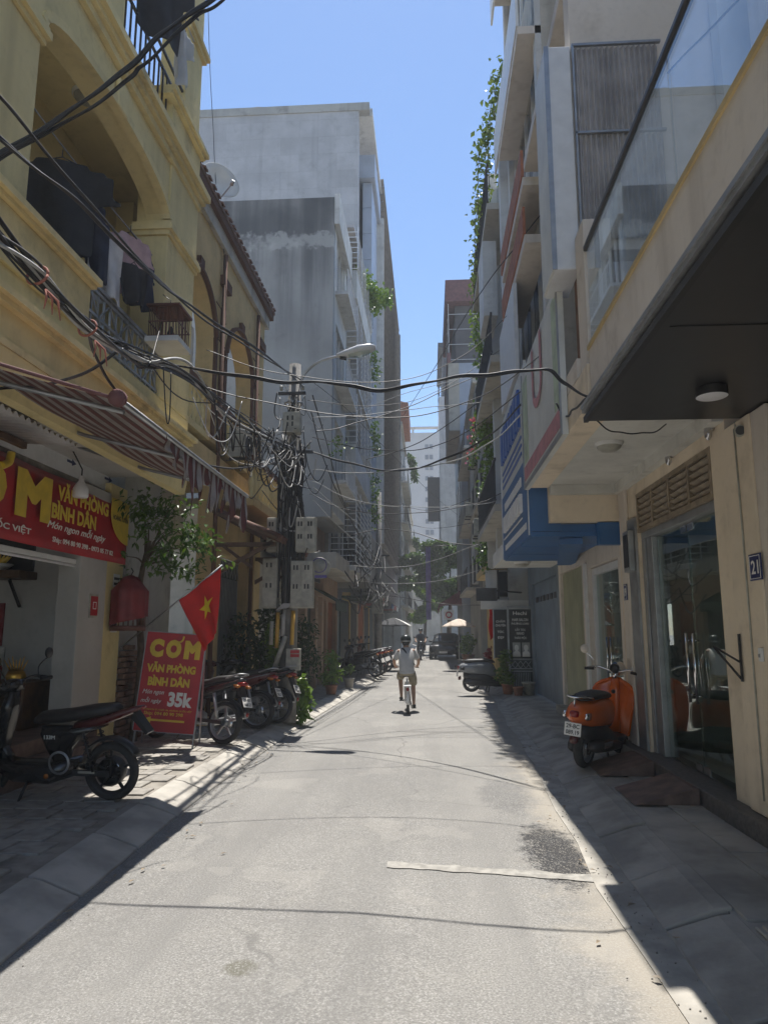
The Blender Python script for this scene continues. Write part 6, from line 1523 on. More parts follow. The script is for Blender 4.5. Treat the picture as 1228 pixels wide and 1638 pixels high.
def scooter(label, loc, rz, paint, group=None, txt=None, lean=-6, trim='chrome', mirror='cream_pale', under='black_plastic'):
    global wheel_r
    wheel_r = .23
    t = thing('scooter', label, 'scooter', loc, group, local=True); t.rotation_euler = (0, R(lean), R(rz))
    wheel('front_wheel', t, .60, .23, .095); wheel('rear_wheel', t, -.60, .23, .11)
    MB().loft([((0, .86, .34), (.03, 0, 0), (0, .02, .03), 2), ((0, .80, .44), (.08, 0, 0), (0, .04, .06), 2.2), ((0, .62, .50), (.095, 0, 0), (0, .02, .07), 2.2), ((0, .46, .42), (.08, 0, 0), (0, .05, .08), 2.2)], 16).build('front_fender', paint, t)
    for s_ in (-1, 1): MB().tube([(s_ * .06, .60, .23), (s_ * .05, .47, .55)], .02, 8).build('fork', 'grey_metal', t)
    # leg shield: wide rounded curved plate
    def ls(u, v):
        s_ = (u - .5) * 2; z = .27 + .68 * v
        hw = .20 + .06 * math.sin(min(1, v * 1.25) * math.pi * .55) - (.20 * max(0, (v - .80) / .20) ** 2.6)
        y = .40 - .05 * math.sin(v * math.pi) + .02 * v - .09 * abs(s_) ** 2
        return (s_ * hw, y, z - .03 * abs(s_) ** 3 * (v > .8))
    o = MB().grid(ls, 18, 18).build('leg_shield', paint, t); sd = o.modifiers.new('t', 'SOLIDIFY'); sd.thickness = .035; sd.offset = 0
    bv = o.modifiers.new('b', 'BEVEL'); bv.width = .012; bv.segments = 3; bv.limit_method = 'ANGLE'
    MB().loft_z([(.30, .34, .09, .05), (.55, .345, .075, .05), (.80, .35, .06, .05), (.93, .36, .05, .04)], 14).build('inner_cover', paint, t)
    MB().lathe([(.001, 0), (.025, 0), (.025, .012), (.001, .012)], (.0, .292, .78), 14, 'y').build('ignition_lock', 'black_plastic', t)
    MB().cyl((0, .36, .93), (0, .345, 1.02), .035).build('steering_stem', trim, t)
    MB().lathe([(.001, -.09), (.05, -.085), (.085, -.04), (.095, .02), (.09, .05), (.001, .055)], (0, .42, 1.05), 22, 'y').build('headlamp', trim, t)
    MB().lathe([(.001, -.01), (.055, -.01), (.06, .02), (.001, .025)], (0, .31, 1.06), 20, 'y').build('speedometer', 'black_plastic', t)
    bars(t, .34, 1.03, .34, mirror, chrome=trim)
    MB().loft_y([(.42, .26, .16, .03), (.2, .255, .19, .03), (-.02, .26, .19, .035)], 16, 4).build('floorboard', under, t)
    MB().loft_y([(.42, .20, .13, .06), (.0, .24, .17, .11), (-.3, .34, .18, .15), (-.62, .38, .16, .12), (-.80, .42, .09, .07)], 14, 3.4).build('underbody', under, t)
    MB().loft([((0, .03, .47), (.06, 0, 0), (0, .0, .10), 2.6), ((0, -.04, .54), (.13, 0, 0), (0, 0, .16), 2.8), ((0, -.18, .59), (.19, 0, 0), (0, 0, .175), 2.7), ((0, -.45, .60), (.205, 0, 0), (0, 0, .17), 2.5), ((0, -.70, .60), (.18, 0, 0), (0, 0, .145), 2.4), ((0, -.86, .61), (.12, 0, 0), (0, 0, .10), 2.3), ((0, -.93, .61), (.05, 0, 0), (0, 0, .05), 2.2)], 24).build('rear_body', paint, t)
    MB().loft_y([(.0, .74, .05, .02), (-.06, .77, .10, .04), (-.25, .79, .135, .045), (-.5, .79, .135, .045), (-.70, .785, .11, .04), (-.79, .77, .05, .02)], 18).build('seat', 'seat_vinyl', t)
    MB().tube(spline([(-.10, -.60, .77), (-.12, -.85, .80), (0, -.96, .80), (.12, -.85, .80), (.10, -.60, .77)]), .010, 8).tube([(0, -.955, .80), (0, -.93, .70)], .010, 8).build('rear_rail', trim, t)
    MB().loft_y([(-.90, .62, .055, .04), (-.955, .62, .05, .035), (-.97, .62, .02, .015)], 14, 3).build('tail_light', 'tail_red', t)
    for s_ in (-1, 1): MB().loft_y([(-.82, .60, .03, .045), (-.90, .60, .022, .035), (-.915, .60, .01, .015)], 12, 3, x=s_ * .125).build('indicator', trim, t)
    plate_part(t, -.965, .46, txt, 6)
    MB().loft_y([(-.88, .36, .05, .05), (-.94, .34, .045, .04)], 12, 3).build('mud_guard', 'maroon_paint', t)
    MB().loft_y([(.02, .21, .06, .05), (-.35, .24, .08, .07), (-.72, .27, .075, .065), (-.80, .27, .04, .03)], 14, 2.6, x=.16).build('exhaust', 'dark_metal', t)
    MB().prism([(-.62, .25), (-.40, .25), (-.36, .31), (-.66, .32)], 'yz', .236, .246).build('exhaust_guard', trim, t)
    MB().loft_y([(-.2, .2, .05, .06), (-.6, .23, .06, .09), (-.72, .24, .03, .05)], 12, 3, x=-.12).build('engine_case', 'dark_metal', t)
    MB().tube([(-.1, -.15, .2), (-.14, -.2, .0)], .014, 6).tube([(.1, -.15, .2), (.14, -.2, .0)], .014, 6).build('centre_stand', 'dark_metal', t)
    return t
scooter('orange retro scooter with round mirrors parked by the glass doors', (2.03, 8.98, .125), -33, 'orange_paint', txt=('29-BC', '089.19'), lean=5)
gs = scooter('grey scooter parked tail-out beside the potted plants by the hair salon', (1.62, 18.75, .10), -80, 'grey_paint', mirror='black_plastic', trim='dark_metal', lean=3)
motorbike('black motorbike with white number plate behind the red menu board', (-3.38, 10.05, .13), 66, 'black_paint', 'motorbikes on the left pavement', ('29-B1', '468.53'), 8, 'maroon_paint')
motorbike('black motorbike standing between the flag and the utility pole', (-3.32, 11.45, .13), 76, 'maroon_paint', 'motorbikes on the left pavement', ('29-H1', '205.17'), 8, 'grey_paint', spokes=18)
motorbike('dark motorbike mostly hidden behind the utility pole', (-3.15, 12.15, .13), 74, 'black_paint', 'motorbikes on the left pavement', ('29-K1', '730.42'), 8, 'maroon_paint', spokes=6)
for i, (x, y, rz) in enumerate(((-2.35, 24.2, 60), (-2.3, 25.1, 62), (-2.25, 26.0, 58), (-2.2, 27.2, 64))):
    motorbike(('motorbike parked at the near end of the row under the dark umbrella', 'second motorbike of the row under the dark umbrella', 'third motorbike of the row under the dark umbrella', 'last motorbike of the row under the dark umbrella')[i], (x, y, .12), rz, ('black_paint', 'silver_paint', 'maroon_paint', 'black_paint')[i], 'motorbikes under the dark umbrella')
# the near electric bike, deep in shade
def ebike(label, loc, rz):
    global wheel_r
    wheel_r = .26
    t = thing('electric_bike', label, 'electric bike', loc, local=True); t.rotation_euler = (0, R(-5), R(rz))
    wheel('front_wheel', t, .66, .26, .09, 'dark_metal'); rw = wheel('rear_wheel', t, -.62, .26, .10, 'dark_metal')
    MB().lathe([(.12, -.06), (.13, -.03), (.13, .03), (.12, .06), (.001, .06), (.001, -.06)], (0, -.62, .26), 22, 'x').build('hub_motor', 'dark_metal', rw)
    fender(t, .66, .30, .055, 20, 160, 'black_paint'); fender(t, -.62, .315, .065, 30, 150, 'black_plastic')
    for s_ in (-1, 1): MB().tube([(s_ * .08, .66, .26), (s_ * .07, .50, .80)], .022, 8).build('fork', 'black_plastic', t)
    MB().loft_y([(.50, .30, .10, .06), (.30, .24, .15, .09), (-.05, .24, .16, .10), (-.30, .30, .12, .08)], 16, 3.2).build('battery_deck', 'black_paint', t)
    MB().loft([((0, .50, .34), (.06, 0, 0), (0, .04, .02), 2.4), ((0, .47, .55), (.09, 0, 0), (0, .05, .02), 2.6), ((0, .42, .80), (.10, 0, 0), (0, .06, .02), 2.6), ((0, .38, .98), (.06, 0, 0), (0, .05, .02), 2.2)], 16).build('front_column', 'black_paint', t)
    lettering('MIA', 'sign_white', t, (-.10, .52, .70), (0, 0, -1), (0, 1, 0), .14, .04, .02, ext=.003)
    MB().loft_y([(.52, .95, .05, .05), (.44, 1.0, .11, .07), (.32, 1.02, .07, .05)], 14).build('headlight_pod', 'black_paint', t)
    bars(t, .38, 1.04, .34)
    MB().loft([((0, -.12, .34), (.05, 0, 0), (0, .08, .0), 2.6), ((0, -.10, .46), (.09, 0, 0), (0, .13, 0), 2.6), ((0, -.14, .58), (.12, 0, 0), (0, .22, 0), 2.6), ((0, -.25, .66), (.125, 0, 0), (0, .32, 0), 2.6)], 18).build('seat_box', 'black_paint', t)
    lettering('133M', 'sign_white', t, (-.128, -.02, .555), (0, -1, 0), (0, 0, 1), .11, .035, .02, ext=.003)
    MB().loft_y([(.14, .70, .06, .03), (.06, .73, .12, .055), (-.2, .75, .145, .06), (-.42, .79, .15, .06), (-.62, .82, .12, .05), (-.7, .82, .05, .02)], 18).build('seat', 'seat_vinyl', t)
    MB().loft_y([(-.30, .66, .12, .05), (-.55, .72, .12, .05), (-.80, .80, .07, .035), (-.92, .84, .03, .015)], 16).build('tail_cowl', 'maroon_paint', t)
    MB().loft_y([(-.86, .82, .05, .02), (-.94, .84, .02, .012)], 10).build('tail_light', 'tail_red', t)
    for s_ in (-1, 1):
        MB().beam((s_ * .1, -.22, .26), (s_ * .1, -.66, .26), .03, .05).build('swing_arm', 'dark_metal', t)
        MB().box(s_ * .118, s_ * .124, -.52, -.36, .262, .282).build('arm_sticker', 'offwhite_plastic', t)
        sp_ = []
        for i in range(60):
            a = i * .75; f = i / 59; sp_.append((s_ * .13 + .028 * math.cos(a), -.50 + .08 * f + .028 * math.sin(a), .32 + .26 * f))
        MB().tube([(s_ * .13, -.51, .28), (s_ * .13, -.41, .62)], .012, 8).tube(sp_, .006, 5).build('shock_absorber', 'dark_metal', t)
        MB().cyl((s_ * .10, -.14, .22), (s_ * .22, -.14, .22), .012).build('foot_peg', 'rubber', t)
    MB().lathe([(.09, -.16), (.105, -.165), (.105, -.17), (.085, -.17)], (0, -.20, .36), 22, 'x').build('trim_ring', 'grey_metal', t)
    MB().lathe([(.001, -.17), (.022, -.17), (.022, -.178), (.001, -.18)], (0, -.08, .24), 14, 'x').build('reflector', 'amber', t)
    MB().tube([(-.1, .14, .2), (-.20, .18, .0)], .012, 6).build('side_stand', 'dark_metal', t)
    MB().prism([(-.86, .80), (-1.0, .62), (-.98, .60), (-.84, .74)], 'yz', -.06, .06).build('mud_flap', 'black_plastic', t)
    return t
ebike('black electric bike with red tail parked in shade before the food shop', (-3.52, 6.68, .128), 84)

# ------------------------------------------------------------------ people
def skin_body(name, joints, edges, mat, parent, root=0):
    me = bpy.data.meshes.new(name); me.from_pydata([j[0] for j in joints], edges, []); me.update()
    o = bpy.data.objects.new(name, me); COL.objects.link(o); me.materials.append(MATS[mat])
    sk = o.modifiers.new('skin', 'SKIN'); sk.use_smooth_shade = True; sk.branch_smoothing = .4
    if not me.skin_vertices: pass
    sv = me.skin_vertices[0].data if me.skin_vertices else None
    if sv is None:
        bpy.context.view_layer.objects.active = o
        bpy.ops.mesh.customdata_skin_add(); sv = me.skin_vertices[0].data
    for i, j in enumerate(joints):
        r = j[1]; sv[i].radius = (r, r) if not isinstance(r, tuple) else r; sv[i].use_root = (i == root)
    ss = o.modifiers.new('sub', 'SUBSURF'); ss.levels = 2; ss.render_levels = 2
    attach(o, parent); return o
def rider(root, shirt, trousers, lid, long_legs=False, bag=False):
    """seated rider, local forward +Y, saddle top near (0, -.12, .80)"""
    J = [((0, -.12, .88), (.13, .10)), ((0, -.09, 1.02), (.125, .095)), ((0, -.02, 1.20), (.14, .10)), ((0, .03, 1.33), (.13, .09)), ((0, .05, 1.42), .055), ((0, .07, 1.49), .068), ((0, .09, 1.575), (.085, .095)), ((0, .09, 1.63), (.07, .08))]
    E_ = [(i, i + 1) for i in range(7)]
    def limb(start, pts):
        a = start
        for p in pts: J.append(p); E_.append((a, len(J) - 1)); a = len(J) - 1
    for s_ in (-1, 1):
        limb(3, [((s_ * .17, .03, 1.35), .062), ((s_ * .235, .06, 1.24), .05), ((s_ * .285, .12, 1.12), .042), ((s_ * .275, .25, 1.03), .036), ((s_ * .255, .34, .985), .028), ((s_ * .25, .38, .965), (.034, .02))])
    # left leg raised on the pedal, right leg down
    limb(0, [((-.10, -.08, .84), .088), ((-.135, .12, .80), .078), ((-.15, .26, .74), .056), ((-.145, .16, .52), .05), ((-.14, .06, .34), .034), ((-.14, .10, .28), .034), ((-.145, .22, .27), .03)])
    limb(0, [((.10, -.08, .84), .088), ((.13, .06, .70), .075), ((.14, .16, .57), .055), ((.14, .08, .37), .05), ((.14, .0, .17), .034), ((.14, .04, .11), .034), ((.145, .16, .10), .03)])
    body = skin_body('body', J, E_, 'skin', root)
    # fingers curled round the grips
    for s_ in (-1, 1):
        for k in range(4):
            x = s_ * (.222 + k * .019); L = (.055, .062, .06, .048)[k]
            MB().tube(spline([(x, .385, .985), (x, .385 + L * .7, .98), (x, .385 + L * .8, .955), (x, .385 + L * .25, .942)], 3), [.0095] * 9 + [.007], 6).build('finger', 'skin', body)
        MB().tube([(s_ * .212, .36, .975), (s_ * .208, .385, .955), (s_ * .215, .41, .942)], [.011, .0095, .007], 6).build('thumb', 'skin', body)
    # head details
    for s_ in (-1, 1): MB().loft([((s_ * .088, .08, 1.53), (.008, 0, 0), (0, .012, .018), 2), ((s_ * .10, .07, 1.56), (.008, 0, 0), (0, .016, .028), 2), ((s_ * .092, .08, 1.59), (.006, 0, 0), (0, .01, .012), 2)], 8).build('ear', 'skin', body)
    MB().loft([((0, .175, 1.57), (.012, 0, 0), (0, 0, .006), 2), ((0, .20, 1.545), (.018, 0, 0), (0, .012, .014), 2), ((0, .17, 1.535), (.02, 0, 0), (0, 0, .008), 2)], 8).build('nose', 'skin', body)
    for s_ in (-1, 1): MB().lathe([(.001, .004), (.012, .002), (.012, 0), (.001, 0)], (s_ * .032, .168, 1.585), 8, 'y').build('eye', 'black_plastic', body)
    B(-.025, .025, .165, .175, 1.505, 1.512).build('mouth', 'poster_maroon', body)
    MB().loft_z([(1.47, .035, .068, .045), (1.52, .03, .086, .06), (1.56, .03, .09, .07)], 14, 2.2).build('hair', 'black_plastic', body)
    # clothes
    sh = MB().loft([((0, -.13, .86), (.175, 0, 0), (0, .135, .02), 2.3), ((0, -.11, .97), (.17, 0, 0), (0, .125, .0), 2.3), ((0, -.06, 1.12), (.178, 0, 0), (0, .125, -.03), 2.3), ((0, .0, 1.27), (.185, 0, 0), (0, .125, -.03), 2.4), ((0, .035, 1.355), (.17, 0, 0), (0, .10, -.02), 2.4), ((0, .055, 1.405), (.12, 0, 0), (0, .075, -.01), 2.2), ((0, .06, 1.43), (.065, 0, 0), (0, .06, 0), 2)], 22, caps=False).build('shirt', shirt, body)
    for s_ in (-1, 1): MB().tube([(s_ * .12, .03, 1.35), (s_ * .175, .04, 1.325), (s_ * .235, .07, 1.20), (s_ * .25, .085, 1.165)], [.06, .068, .062, .06], 14, caps=False).build('sleeve', shirt, sh)
    tr_ = MB().loft([((0, -.13, .80), (.16, 0, 0), (0, .14, 0), 2.4), ((0, -.12, .90), (.172, 0, 0), (0, .13, 0), 2.4), ((0, -.11, .95), (.16, 0, 0), (0, .118, 0), 2.4)], 20).build('trousers', trousers, body)
    tube_l = [(-.095, -.10, .85), (-.135, .10, .805), (-.152, .24, .745)]; tube_r = [(.095, -.10, .85), (.132, .05, .71), (.142, .13, .60)]
    rl_, rr2 = [.105, .10, .088], [.105, .10, .09]
    if long_legs: tube_l += [(-.145, .15, .52), (-.14, .07, .36)]; tube_r += [(.14, .08, .37), (.14, .01, .2)]; rl_ += [.065, .05]; rr2 += [.065, .05]
    MB().tube(tube_l, rl_, 14).build('trouser_leg', trousers, tr_); MB().tube(tube_r, rr2, 14).build('trouser_leg', trousers, tr_)
    for x, y, z in ((-.145, .03, .255), (.145, -.03, .085)):
        MB().loft([((x, y, z + .02), (.03, 0, 0), (0, 0, .03), 2.4), ((x, y + .06, z + .025), (.042, 0, 0), (0, 0, .042), 2.4), ((x, y + .17, z + .01), (.046, 0, 0), (0, 0, .03), 2.4), ((x, y + .255, z), (.03, 0, 0), (0, 0, .016), 2.4)], 14).build('shoe', 'black_plastic', body)
    hl = MB().lathe([(.118, -.02), (.125, .02), (.12, .07), (.095, .115), (.05, .138), (.001, .142)], (0, .075, 1.575), 22).build('helmet', lid, body)
    MB().lathe([(.119, -.02), (.128, -.005), (.126, .012)], (0, .075, 1.575), 22).build('rim_trim', 'grey_metal', hl)
    if bag: MB().tube(spline([(-.10, .03, 1.40), (-.05, -.07, 1.38), (.05, -.125, 1.22), (.15, -.12, 1.08), (.18, -.05, 1.02)]), .02, 8).build('bag_strap', 'black_plastic', body)
    return body
cy = thing('person', 'person in a pale grey shirt, khaki shorts and dark helmet cycling away', 'person', (-.47, 14.9, .03), local=True); cy.rotation_euler = (0, R(-1.5), R(2.5))
cy.scale = (.89,) * 3
rider(cy, 'shirt_grey', 'shorts_khaki', 'helmet', bag=True)
def bicycle(label, loc):
    t = thing('bicycle', label, 'bicycle', loc, local=True); t.scale = (.89,) * 3
    wheel('front_wheel', t, .52, .27, .05, 'steel', 16); wheel('rear_wheel', t, -.42, .27, .055, 'steel', 16)
    global wheel_r
    wheel_r = .27
    fender(t, -.42, .295, .035, 20, 190, 'white_paint'); fender(t, .52, .295, .033, 10, 170, 'white_paint')
    f = MB().tube([(0, .40, .80), (0, .08, .30)], .026).tube([(0, -.10, .74), (0, .03, .27)], .02).tube([(0, .02, .27), (0, .08, .30)], .03)
    f.build('frame', 'white_paint', t)
    for s_ in (-1, 1):
        MB().tube([(s_ * .04, .03, .27), (s_ * .055, -.42, .27)], .011).tube([(s_ * .03, -.08, .66), (s_ * .055, -.42, .27)], .010).build('stay', 'white_paint', t)
        MB().tube([(s_ * .045, .52, .27), (s_ * .04, .42, .66)], .014).build('fork_blade', 'white_paint', t)
    MB().tube([(0, .43, .62), (0, .37, .96)], .018).build('head_tube', 'white_paint', t)
    MB().tube(spline([(-.29, .36, .955), (-.15, .40, .985), (0, .37, .965), (.15, .40, .985), (.29, .36, .955)]), .011).build('handlebar', 'dark_metal', t)
    MB().loft_y([(.06, .80, .03, .02), (-.05, .81, .06, .03), (-.20, .82, .11, .035), (-.25, .82, .08, .02)], 14).build('saddle', 'seat_vinyl', t)
    rk = MB().box(-.08, .08, -.68, -.24, .605, .62)
    for s_ in (-1, 1): rk.tube([(s_ * .075, -.62, .60), (s_ * .06, -.42, .30)], .008, 6)
    rk.build('rear_rack', 'white_metal', t)
    MB().lathe([(.001, -.02), (.035, -.02), (.035, 0), (.001, 0)], (0, -.69, .55), 14, 'y').build('rear_reflector', 'tail_red', t)
    MB().lathe([(.075, -.006), (.09, -.006), (.09, .006), (.075, .006)], (.045, .03, .22), 20, 'x').build('chain_ring', 'dark_metal', t)
    MB().beam((.07, .03, .22), (.09, .08, .075), .02).beam((-.07, .03, .22), (-.09, .06, .27), .02).build('crank', 'steel', t)
    for x, y, z in ((.14, .08, .072), (-.14, .1, .245)): B(x - .05, x + .05, y - .04, y + .04, z - .012, z + .008).build('pedal', 'black_plastic', t)
    return t
b_ = bicycle('small white bicycle ridden by the person in the grey shirt', (-.47, 14.9, .018))
b_.rotation_euler = (0, R(-1.5), R(2.5))
fm = motorbike('black motorbike ridden towards us beside the parked car', (-.55, 40.5, .02), 182, 'black_paint', lean=0)
p2 = thing('person', 'distant rider in dark clothes and helmet on the oncoming motorbike', 'person', (-.55, 40.5, .04), local=True); p2.rotation_euler.z = R(182)
rider(p2, 'cloth_navy', 'cloth_black', 'helmet', True)

# ------------------------------------------------------------------ parked car (local: forward +Y)
def car(label, loc, rz, paint):
    t = thing('car', label, 'car', loc, local=True); t.rotation_euler.z = R(rz)
    secs = [(1.98, .46, .62, .16), (1.90, .52, .76, .26), (1.6, .56, .84, .30), (1.0, .60, .86, .33), (.2, .62, .87, .35), (-.8, .63, .87, .36), (-1.5, .64, .85, .36), (-1.85, .62, .78, .32), (-1.95, .58, .68, .24)]
    MB().loft_y(secs, 28, 4.5).build('body', paint, t)
    MB().loft([((0, .95, .90), (.74, 0, 0), (0, 0, .02), 5), ((0, .62, 1.05), (.70, 0, 0), (0, 0, .12), 5), ((0, .2, 1.16), (.66, 0, 0), (0, 0, .27), 4.5), ((0, -.3, 1.18), (.65, 0, 0), (0, 0, .30), 4.5), ((0, -1.1, 1.16), (.64, 0, 0), (0, 0, .28), 4.5), ((0, -1.55, 1.08), (.62, 0, 0), (0, 0, .18), 4.5), ((0, -1.75, .98), (.60, 0, 0), (0, 0, .05), 5)], 28).build('cabin', paint, t)
    def ws(u, v): s_ = (u - .5) * 2; return (s_ * (.64 - .08 * v), 1.0 - .76 * v - .05 * s_ * s_, .94 + .44 * v + .012)
    MB().grid(ws, 10, 6).build('windscreen', 'windscreen', t).modifiers.new('t', 'SOLIDIFY').thickness = .012
    for s_ in (-1, 1):
        MB().prism([(.62, .97), (.22, 1.33), (-.25, 1.38), (-.25, .97)], 'yz', s_ * .668, s_ * .70).build('side_window', 'windscreen', t)
        MB().prism([(-.32, .97), (-.32, 1.38), (-1.0, 1.35), (-1.35, .99)], 'yz', s_ * .664, s_ * .69).build('side_window', 'windscreen', t)
        MB().loft([((s_ * .60, 1.86, .66), (.12, 0, 0), (0, .05, .05), 2.4), ((s_ * .70, 1.70, .72), (.10, 0, 0), (0, .08, .07), 2.4), ((s_ * .76, 1.5, .74), (.04, 0, 0), (0, .06, .04), 2.2)], 14).build('headlight', 'chrome', t)
        MB().loft_y([(.66, 1.0, .02, .04), (.60, 1.0, .10, .07), (.52, 1.0, .08, .06)], 12, 3, x=s_ * .86).build('door_mirror', paint, t)
        MB().loft_y([(1.93, .38, .06, .05), (1.97, .38, .05, .04)], 12, 3, x=s_ * .58).build('fog_lamp', 'offwhite_plastic', t)
        for y in (1.25, -1.25):
            w_ = MB().lathe([(.001, s_ * .80), (.19, s_ * .80), (.2, s_ * .86), (.001, s_ * .86)], (0, y, .31), 24, 'x').build('wheel', 'grey_metal', t)
            MB().lathe([(.2, s_ * .66), (.30, s_ * .68), (.31, s_ * .76), (.30, s_ * .85), (.2, s_ * .87)], (0, y, .31), 28, 'x').build('tyre', 'rubber', w_)
    MB().loft_y([(1.95, .55, .42, .07), (2.0, .55, .40, .06)], 16, 4).build('grille', 'black_plastic', t); MB().loft_y([(1.93, .32, .55, .07), (1.985, .32, .5, .06)], 16, 4).build('lower_grille', 'black_plastic', t)
    B(-.23, .23, 2.0, 2.012, .36, .47).build('licence_plate', 'sign_white', t)
    for s_ in (-1, 1): MB().beam((s_ * .05, .93, 1.0), (s_ * .42, .80, 1.09), .015).build('wiper', 'black_plastic', t)
    return t
car('dark parked hatchback facing us at the far end of the street', (.92, 42.5, .015), 174, 'black_paint')

# ------------------------------------------------------------------ umbrellas
def parasol(label, x, y, z, r, mats, h=.32, base=.12):
    t = thing('street_umbrella', label, 'umbrella', (x, y, base), 'street umbrellas')
    N = 8
    for k in range(N):
        a0, a1 = 2 * math.pi * k / N + .2, 2 * math.pi * (k + 1) / N + .2
        def fn(u, v):
            a = a0 + (a1 - a0) * u; rr3 = r * v * (1 - .05 * math.sin(math.pi * u))
            return (x + rr3 * math.cos(a), y + rr3 * math.sin(a), z + h * (1 - v ** 1.35) - .03 * math.sin(math.pi * u) * v)
        MB().grid(fn, 5, 6).build('panel', mats[k % len(mats)], t).modifiers.new('t', 'SOLIDIFY').thickness = .005
    MB().cyl((x, y, base), (x, y, z + h), .022).build('pole', 'grey_metal', t)
    for k in range(N):
        a = 2 * math.pi * k / N + .2; MB().beam((x, y, z - .05), (x + r * .6 * math.cos(a), y + r * .6 * math.sin(a), z + .14), .012).build('rib', 'dark_metal', t)
    MB().lathe([(.001, base), (.22, base), (.22, base + .08), (.04, base + .12), (.001, base + .12)], (x, y, 0), 18).build('base', 'dark_metal', t)
parasol('dark grey umbrella with one white panel over the left-hand motorbikes', -1.55, 30.0, 1.84, .78, ['grey_canvas', 'grey_canvas', 'grey_canvas', 'grey_canvas', 'grey_canvas', 'grey_canvas', 'grey_canvas', 'white_paint'])
parasol('beige umbrella over plants at the right-hand kerb', 1.18, 30.0, 1.80, .72, ['beige_canvas'])
t = thing('red_flag', 'small red flag hanging on the yellow pillar beyond the salon boards', 'flag', (1.6, 21, 2))
def sf(u, v): return (1.86 - .16 * u + .02 * math.sin(v * 8), 21.0 - .05 * u, 2.35 - 1.0 * v + .35 * (1 - u) * .5)
MB().grid(sf, 8, 14).build('cloth', 'flag_red', t).modifiers.new('t', 'SOLIDIFY').thickness = .004
MB().cyl((1.95, 21.1, 2.2), (1.5, 20.9, 2.75), .012).build('pole', 'galvanised', t)
